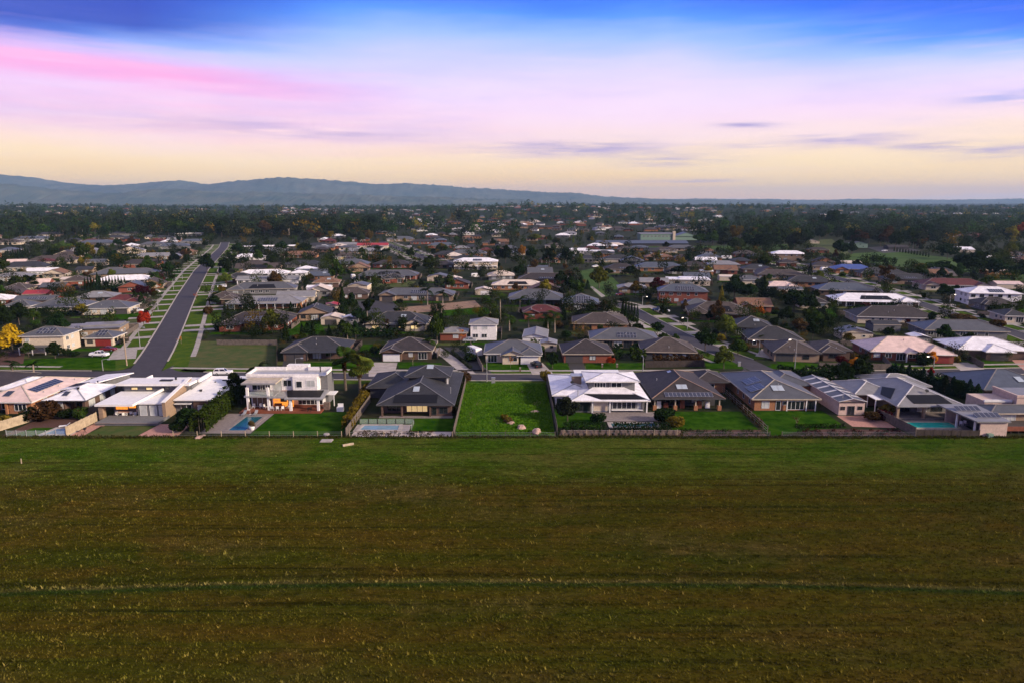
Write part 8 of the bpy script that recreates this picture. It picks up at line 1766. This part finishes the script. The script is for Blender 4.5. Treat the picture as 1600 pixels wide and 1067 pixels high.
('cypress',169.8, 506.7, 5.2, 1.4, 'dark green',None, 'cypress row by the far caravan'),
('cypress',170.8, 506.7, 5.7, 1.4, 'dark green',None, 'cypress row by the far caravan'),
('cypress',171.8, 506.7, 6.2, 1.4, 'dark green',None, 'cypress row by the far caravan'),
('cypress',172.8, 506.7, 6.6, 1.4, 'dark green',None, 'cypress row by the far caravan'),
('cypress',173.8, 506.7, 5.2, 1.4, 'dark green',None, 'cypress row by the far caravan'),
('cypress',174.8, 506.7, 5.7, 1.4, 'dark green',None, 'cypress row by the far caravan'),
('cypress',347.2, 624.2, 4.1, 1.4, 'dark green',None, 'dark posts of cypress along the far paddock'),
('cypress',346.5, 618.3, 4, 1.4, 'dark green',None, 'dark posts of cypress along the far paddock'),
('cypress',345.9, 612.4, 4, 1.4, 'dark green',None, 'dark posts of cypress along the far paddock'),
('cypress',345.2, 606.7, 4, 1.4, 'dark green',None, 'dark posts of cypress along the far paddock'),
('cypress',344.6, 601.1, 3.9, 1.3, 'dark green',None, 'dark posts of cypress along the far paddock'),
('cypress',343.9, 595.5, 3.9, 1.3, 'dark green',None, 'dark posts of cypress along the far paddock'),
('cypress',343.3, 590.1, 3.9, 1.3, 'dark green',None, 'dark posts of cypress along the far paddock'),
('cypress',342.7, 584.8, 3.8, 1.3, 'dark green',None, 'dark posts of cypress along the far paddock'),
('cypress',342.1, 579.5, 3.8, 1.3, 'dark green',None, 'dark posts of cypress along the far paddock'),
('cypress',341.6, 574.4, 3.8, 1.3, 'dark green',None, 'dark posts of cypress along the far paddock'),
('cypress',341, 569.3, 3.7, 1.3, 'dark green',None, 'dark posts of cypress along the far paddock'),
('cypress',340.4, 564.3, 3.7, 1.3, 'dark green',None, 'dark posts of cypress along the far paddock'),
('cypress',339.9, 559.5, 3.7, 1.3, 'dark green',None, 'dark posts of cypress along the far paddock')]
for row in TREE_ROWS: tree(*row[:6], row[6] if len(row) > 6 else None, row[7] if len(row) > 7 else 'garden trees between the houses')
HEDGE_ROWS = [([(-196.5, 268.8), (-177.1, 270.3)], 3, 3.2, 'dark green', 'long clipped hedge behind the cream walled grey house left of the long road', 0.2, 14, 0.4),
([(-51.3, 225.7), (-38.4, 225.7)], 2.6, 3.4, 'dark green', 'dark hedge in front of the lit slate roofed house', 0.3, 16, 0.4),
([(34.3, 192.5), (38.5, 192.5)], 4, 3.8, 'green', 'bright clipped hedge left of the black paling fence', 0.3, 16, 0.4),
([(30.1, 195.9), (32.4, 195.9)], 3.4, 4.2, 'dark green', 'round clipped hedge right of the autumn bush', 0.3, 16, 0.4),
([(40.1, 189.3), (54.3, 189.3)], 2.4, 2.6, 'brown', 'dry brown hedge behind the black paling fence', 0.5, 16, 0.35),
([(6.5, 211.2), (8.7, 197.5)], 2.4, 2.6, 'green', 'clipped hedge right of the white garage with the black car', 0.2, 16, 0.35),
([(143.7, 283.4), (164.5, 286.9)], 2.2, 2.4, 'dark green', 'hedge in front of the white roofed house with the solar mat', 0.25, 14, 0.4),
([(131.3, 207.4), (142.0, 209.3)], 2.6, 2.4, 'dark green', 'dark hedge between the pink and white roofed houses', 0.3, 14, 0.4),
([(194.5, 275.1), (221.4, 292.2)], 3, 3, 'dark green', 'dark hedge below the white two storey house at the far right', 0.3, 14, 0.4),
([(84.3, 286.9), (95.7, 288.6)], 3, 2.6, 'dark green', 'hedge behind the brown verandah house right of the curved street', 0.3, 14, 0.4),
([(76.6, 172.1), (85.3, 174.7)], 3, 3.2, 'dark green', 'dark street hedge left of the two round trees', 0.35, 20, 0.36),
([(-11.2, 181.0), (-18.3, 202.8)], 1.0, 1.0, 'grey green', 'row of small white flowering shrubs between the two lanes', 0.5, 30, 0.2),
([(-122.5, 546.8), (-102.1, 546.8)], 3, 3, 'dark green', 'dark hedge behind the brown gabled portico house', 0.4, 8, 0.6)]
for row in HEDGE_ROWS: hedge(*row)
# garden planting between the houses
def blocked(x, y, pad=.6):
    for q in HOUSE_N.values():
        a = R(-q['yaw']); dx, dy = x - q['x'], y - q['y']; u, v = dx * math.cos(a) - dy * math.sin(a), dx * math.sin(a) + dy * math.cos(a)
        if abs(u) < q['W'] / 2 + pad and -q['D'] / 2 - 3.2 - pad < v < q['D'] / 2 + pad + .5: return True
    for ln, w in ((street, 7.5), (road_l, 10.5), (road_2, 7), (road_3, 7), (road_4, 9)):
        for (ax, ay), (bx, by) in zip(ln, ln[1:]):
            l2 = (bx - ax) ** 2 + (by - ay) ** 2; t = max(0, min(1, ((x - ax) * (bx - ax) + (y - ay) * (by - ay)) / l2)); 
            if math.hypot(x - ax - t * (bx - ax), y - ay - t * (by - ay)) < w: return True
    return False
KEEP = [[(-103.8, 219.3), (-77.2, 219.3), (-64.3, 181.0), (-88.7, 181.0)], [(43.9, 445.7), (54.2, 462.9), (61.3, 429.8), (58.3, 353.4), (50.3, 328.9), (42.0, 322.2), (40.7, 372.8)], [(-71.9, 311.6), (-55.4, 311.6), (-45.9, 281.7), (-65.0, 271.9)], [(-50.9, 288.6), (-17.1, 311.6), (-13.3, 292.2), (-46.5, 271.9)], [(-40.7, 189.3), (-32.6, 189.3), (-30.9, 173.4), (-37.6, 173.4)], [(4.0, 188.6), (8.7, 188.6), (11.2, 175.4), (5.4, 175.4)], [(16.0, 188.6), (20.3, 188.6), (19.8, 175.4), (15.8, 175.4)], [(-11.2, 172.1), (-7.2, 172.1), (-19.7, 212.2), (-25.4, 212.2)], [(299.7, 601.1), (348.9, 624.2), (352.2, 546.8), (306.3, 429.8), (279.8, 445.7), (266.5, 491.2), (257.5, 540.7)], [(125.1, 189.3), (129.8, 189.3), (129.2, 179.6), (121.4, 178.9)], [(75.6, 207.4), (83.2, 204.6), (78.2, 192.5), (71.0, 194.2)], [(-65.9, 191.7), (-60.0, 191.7), (-57.3, 178.9), (-62.2, 178.9)], [(-7.4, 192.5), (38.2, 192.5), (35.3, 177.5), (-7.9, 177.5)], [(-133.3, 207.4), (-118.9, 212.2), (-102.2, 181.0), (-138.0, 181.0), (-148.7, 195.9)], [(-29.7, 285.1), (-11.1, 292.2), (-7.8, 273.5), (-28.1, 268.8)], [(144.1, 839.0), (303.5, 884.4), (223.7, 640.7), (109.0, 632.4)], [(352.2, 824.9), (396.1, 853.6), (406.9, 705.7), (358.6, 601.1), (245.4, 559.5)], [(-32.4, 192.5), (-19.5, 192.5), (-18.1, 178.9), (-30.7, 178.9)], [(-60.0, 192.5), (-42.6, 192.5), (-39.7, 178.9), (-57.3, 178.9)], [(-17.5, 229.1), (-8.8, 229.1), (-6.5, 194.2), (-12.1, 194.2)]]
def inpoly(x, y, p):
    c = False
    for i in range(len(p)):
        (ax, ay), (bx, by) = p[i - 1], p[i]
        if (ay > y) != (by > y) and x < (bx - ax) * (y - ay) / (by - ay) + ax: c = not c
    return c
def free(x, y, pad=.6): return not blocked(x, y, pad) and not any(inpoly(x, y, p) for p in KEEP)
gr = random.Random(21); n = 0; spots = []
while n < 275:
    y = 186 + 470 * gr.random() ** 1.35; x = gr.uniform(-.80, .80) * y
    if not free(x, y) or any((x - a) ** 2 + (y - b) ** 2 < 9 for a, b in spots): continue
    spots.append((x, y)); n += 1; q = gr.random()
    tree('shrub', x, y, gr.uniform(1.6, 4.0), gr.uniform(2.0, 4.4), gr.choice(('dark green',) * 4 + ('green',) * 3 + ('grey green', 'brown', 'golden', 'dark red')), None, 'garden shrubs between the houses')
n = 0
while n < 150:
    y = 215 + 560 * gr.random() ** 1.1; x = gr.uniform(-.80, .80) * y
    if not free(x, y, 1.0) or any((x - a) ** 2 + (y - b) ** 2 < 16 for a, b in spots): continue
    spots.append((x, y)); n += 1; q = gr.random(); hh = gr.uniform(4.5, 8.5) * (1.45 if gr.random() < .22 and y > 330 else 1)
    tree('cypress' if q < .1 else ('gum' if q < .25 else 'round'), x, y, hh, hh * (.3 if q < .1 else gr.uniform(.65, 1.0)), gr.choice(('dark green',) * 4 + ('green',) * 3 + ('light green', 'grey green', 'golden', 'brown')), None, 'garden trees between the houses')
T_ = []
while len(T_) < 3700:
    y = 190 + 940 * gr.random() ** (.8 if len(T_) % 3 else 2.2); x = gr.uniform(-.84, .84) * y; hh = gr.uniform(2.2, 5.5) + (gr.random() < .3) * 4.5 if y > 430 else gr.uniform(1.4, 3.4) + (gr.random() < .12) * 2.8
    if free(x, y, .5 + (hh > 5)) and not (y > 520 and -.3 < x / y < .26 and gr.random() < .45): T_.append((x, y, hh, hh * gr.uniform(.75, 1.2)))
while len(T_) < 4050:
    y = gr.uniform(225, 600); x = gr.uniform(-.8, .8) * y; hh = gr.uniform(5, 9.5)
    if free(x, y, 1.2): T_.append((x, y, hh, hh * gr.uniform(.7, 1.05)))
canopy('garden_greenery', T_, 8, 'dark shrubs and small trees filling the gardens between the houses', 'greenery', None, (.5, .2, .24, .06))
# low garden cover: lawns and beds behind the houses are patches of ground
gl = random.Random(5)
for i, q in enumerate(list(HOUSE_N.values())):
    if q['y'] > 520: continue
    a = R(q['yaw']); c_, s_ = math.cos(a), math.sin(a)
    def tr(u, v): return (q['x'] + u * c_ - v * s_, q['y'] + u * s_ + v * c_)
    w, d_ = q['W'] / 2 + 2, q['D'] / 2
    sheet('lawn', [tr(-w, -d_ - 7.5), tr(w * gl.uniform(.1, .9), -d_ - 7.5), tr(w * .7, -d_ - 3.4), tr(-w, -d_ - 3.4)], .004 + .00002 * i, gl.choice((M_lawn, M_lawn, M_lawn2, M_verge)))
# paling fences behind and beside the nearer houses
fn = 0
for nm, q in list(HOUSE_N.items()):
    if q['kind'] == 'shed' or q['y'] > 420: continue
    a = R(q['yaw']); c_, s_ = math.cos(a), math.sin(a)
    def tr(u, v): return (q['x'] + u * c_ - v * s_, q['y'] + u * s_ + v * c_)
    w, d_ = q['W'] / 2 + 1.6, q['D'] / 2
    for ln in ([tr(-w, d_ + 5.5), tr(w, d_ + 5.5)], [tr(w, d_ + 5.3), tr(w, -d_ + 1)]):
        L_ = math.hypot(ln[1][0] - ln[0][0], ln[1][1] - ln[0][1]); k = int(L_ / 1.5); run = []
        ok = [free(ln[0][0] + (ln[1][0] - ln[0][0]) * i / k, ln[0][1] + (ln[1][1] - ln[0][1]) * i / k, .25) for i in range(k + 1)]
        best = (0, 0); i = 0
        while i <= k:
            j = i
            while j <= k and ok[j]: j += 1
            if j - 1 - i > best[1] - best[0]: best = (i, j - 1)
            i = j + 1
        if best[1] - best[0] < 4: continue
        pt = [(ln[0][0] + (ln[1][0] - ln[0][0]) * b / k, ln[0][1] + (ln[1][1] - ln[0][1]) * b / k) for b in best]
        f_ = fence(pt, 1.75, None, rnd.choice((M_tim, M_tim_d, M_tim)), 4.8 if q['y'] < 260 else 9); f_['group'] = 'paling fences round the gardens'; f_['_h'] = nm; fn += 1

# woods: the nearest few hundred trees stand one by one, the rest is one mass
WT = []; wr = random.Random(11)
BANDS = [(-0.78, -0.5, 880, 1250, 60, 12, 19, ('gum', 'round', 'round')), (-0.52, -0.2, 860, 1150, 70, 14, 22, ('gum', 'gum', 'round')), (-0.3, -0.2, 700, 850, 14, 10, 14, ('round', 'gum')), (0.27, 0.62, 640, 1000, 75, 12, 19, ('round', 'gum', 'round')), (0.6, 0.8, 700, 1100, 20, 9, 13, ('round',)), (-0.2, 0.27, 1250, 1700, 30, 10, 16, ('far', 'gum'))]
for (xa, xb, ya, yb, n, h0, h1, kd) in BANDS:
    for _ in range(n):
        y = wr.uniform(ya, yb); x = wr.uniform(xa, xb) * y; hh = wr.uniform(h0, h1)
        if blocked(x, y, 1.5): continue
        if len(WT) < 235: tree(wr.choice(kd), x, y, hh, hh * wr.uniform(.75, 1.15), wr.choice(('dark green',) * 6 + ('grey green',) * 5 + ('green',) * 2 + ('brown', 'golden')), None, 'tall trees of the woods behind the suburb'); WT.append(1)
def woods(name, n, seed, label, yfun, dens):
    g = np.random.default_rng(seed); y = yfun(g.uniform(0, 1, n)); x = g.uniform(-.86, .86, n) * y; keep = dens(x, y, g); x, y = x[keep], y[keep]; n = len(x)
    h = g.uniform(9, 21, n) * (1 + .15 * np.sin(x / 190 + y / 140)); canopy(name, np.stack([x, y, h, h * g.uniform(.8, 1.25, n)], 1), seed, label)
woods('woodland', 6500, 3, 'dark wooded belt with scattered roofs below the horizon', lambda u: 900 + 3600 * u ** 1.5, lambda x, y, g: (np.sin(x / 210 + 1.3) * np.sin(y / 260) + g.normal(0, .5, len(x)) > -.35 - .5 * (y > 1700)) & ~((x > .01 * y) & (x < .3 * y) & (y < 1050)))
bt = np.random.default_rng(12); TB = []
for xa, xb, ya, yb, n, h0, h1 in ((-.86, -.19, 870, 1500, 620, 12, 23), (-.45, -.2, 840, 980, 70, 15, 25), (-.8, -.05, 1150, 1500, 60, 22, 31), (.3, .62, 900, 1300, 40, 18, 25), (.26, .66, 640, 1150, 190, 10, 19), (.64, .86, 760, 1200, 60, 9, 15), (-.2, .3, 1280, 1700, 90, 8, 14)):
    for _ in range(n):
        y = bt.uniform(ya, yb); x = bt.uniform(xa, xb) * y; hh = bt.uniform(h0, h1)
        if free(x, y, 2): TB.append((x, y, hh, hh * bt.uniform(.8, 1.2)))
canopy('wood', TB, 15, 'tall dark trees massed behind the last roofs of the suburb')
woods('far_woodland', 2600, 6, 'hazy forest on the plain in front of the hills', lambda u: 3000 + 3600 * u, lambda x, y, g: g.uniform(0, 1, len(x)) > .05)

# ------------------------------------------------------------------ haze
hz = bpy.data.materials.new('haze'); hz.use_nodes = True; n_ = hz.node_tree.nodes; n_.clear(); pv = n_.new('ShaderNodeVolumePrincipled'); pv.inputs['Density'].default_value = 4.4e-05; pv.inputs['Color'].default_value = (.42, .66, 1.0, 1); pv.inputs['Anisotropy'].default_value = .1; oo = n_.new('ShaderNodeOutputMaterial'); hz.node_tree.links.new(pv.outputs[0], oo.inputs['Volume'])
tag(MB().box(-23000, 23000, -600, 24500, -1.1, 480).build('haze', hz), 'pale blue evening haze in the air', 'haze', None, 'stuff')

# ------------------------------------------------------------------ labels worked out from look and place
ORD = ['nearest', 'second nearest', 'third nearest', 'fourth nearest', 'fifth nearest', 'sixth nearest', 'seventh nearest', 'eighth nearest', 'ninth nearest', 'tenth nearest']
O1 = 'first second third fourth fifth sixth seventh eighth ninth tenth eleventh twelfth thirteenth fourteenth fifteenth sixteenth seventeenth eighteenth nineteenth'.split(); TN = {2: 'twent', 3: 'thirt', 4: 'fort', 5: 'fift', 6: 'sixt'}
def ordinal(i):
    if i < 20: return O1[i - 1]
    return TN[i // 10] + ('ieth' if i % 10 == 0 else 'y-' + O1[i % 10 - 1])
def zone(x, y):
    xl = -107 - (y - 188) * .3655                    # line of the long road
    if y > 620: k = 'far back, ' + ('left' if x < -.25 * y else 'middle' if x < .2 * y else 'right'); return k
    if x < xl: return 'left of the long road'
    if x < xl + 75 and y > 200: return 'right of the long road'
    if y < 215 and x < 60: return 'facing the front street'
    if x < 48 and x < -25: return 'in the middle blocks'
    if x < 50: return 'near the white gabled house' if False else 'left of the curved street'
    if x < 50 + (y - 150) * .33 + 40: return 'right of the curved street'
    return 'near the far right street'
def settle(items, longest=10):
    """items: (object, base, zone, distance) -> unique labels by rank within the zone"""
    by = {}
    for it in items: by.setdefault((it[1], it[2]), []).append(it)
    for (b, z), l in by.items():
        l.sort(key=lambda q: q[3])
        for i, q in enumerate(l):
            if len(l) == 1: lab = '%s %s' % (b, z)
            elif i < 10: lab = '%s, %s %s' % (b, ORD[i], z)
            else: lab = '%s, %s nearest %s' % (b, ordinal(i + 1), z)
            if len(lab.split()) > 15: lab = lab.replace(' with solar panels', '').replace(' with verandah', '').replace(' with black solar mat', '').replace(' roofed', '-roofed', 1)
            q[0]['label'] = lab
items = []
for nm, q in HOUSE_N.items():
    o = bpy.data.objects[nm]; kd = {'2s': 'two storey house', 'shed': 'shed', 'flat': 'flat roofed house', 'gable': 'gabled house'}.get(q['kind'], 'house'); ft = q['ft']
    ex = ' with solar panels' if any(k[0] == 'S' and k[1:2].isdigit() for k in ft) else ' with black solar mat' if 'M' in ft else ' with verandah' if 'V' in ft else ''
    items.append((o, '%s roofed %s %s%s' % (q['roof'], q['wall'] + (' walled' if 'brick' not in q['wall'] else ''), kd, ex), zone(q['x'], q['y']), math.hypot(q['x'], q['y'])))
settle(items)
HS = [(o['label'], HOUSE_N[o.name]['x'], HOUSE_N[o.name]['y']) for o, *_ in items]
KW = {'round': 'round', 'gum': 'open crowned', 'cypress': 'slender', 'conifer': 'cone shaped', 'shrub': 'low', 'bare': 'sparse young', 'far': 'distant', 'palm': 'feathery', 'fan': 'fan leaved'}
NW = {'round': 'tree', 'gum': 'gum tree', 'cypress': 'cypress', 'conifer': 'conifer', 'shrub': 'shrub', 'bare': 'tree', 'far': 'tree', 'palm': 'palm', 'fan': 'palm'}
by = {}
for t, kd, col_, x, y, h_ in TREES:
    if t.get('label'): continue
    sz = '' if kd == 'shrub' else ('small ' if h_ < 4.5 else 'tall ' if h_ > 8 else '')
    b = '%s%s %s %s' % (sz, KW[kd], col_, NW[kd])
    if y > 620 or kd == 'far':
        b2 = b + ' in the ' + ('far left' if x < -.45 * y else 'left' if x < -.15 * y else 'middle' if x < .15 * y else 'right' if x < .45 * y else 'far right') + ' woods'
        by.setdefault(b2, []).append((t, x / y, 1))
    else:
        hs = min(HS, key=lambda q: (q[1] - x) ** 2 + (q[2] - y) ** 2); rel = 'behind' if y - hs[2] > abs(x - hs[1]) else 'before' if hs[2] - y > abs(x - hs[1]) else 'left of' if x < hs[1] else 'right of'
        by.setdefault('%s %s the %s' % (b, rel, hs[0]), []).append((t, math.hypot(x, y), None))
for b, l in by.items():
    l.sort(key=lambda q: q[1])
    for i, (t, d_, _) in enumerate(l):
        w = b if len(l) == 1 else (ordinal(i + 1) + (' from left, ' if _ else ' nearest ') + b)
        t['label'] = ' '.join(w.split()[:16])
cnt = {}
for o in COL.objects:
    if o.get('_h'):
        lab = bpy.data.objects[o['_h']]['label']; k = 'paling fence behind the ' + lab; cnt[k] = cnt.get(k, 0) + 1
        if cnt[k] > 1: k = 'paling fence right of the ' + lab
        o['label'] = ' '.join(k.split()[:16]); del o['_h']
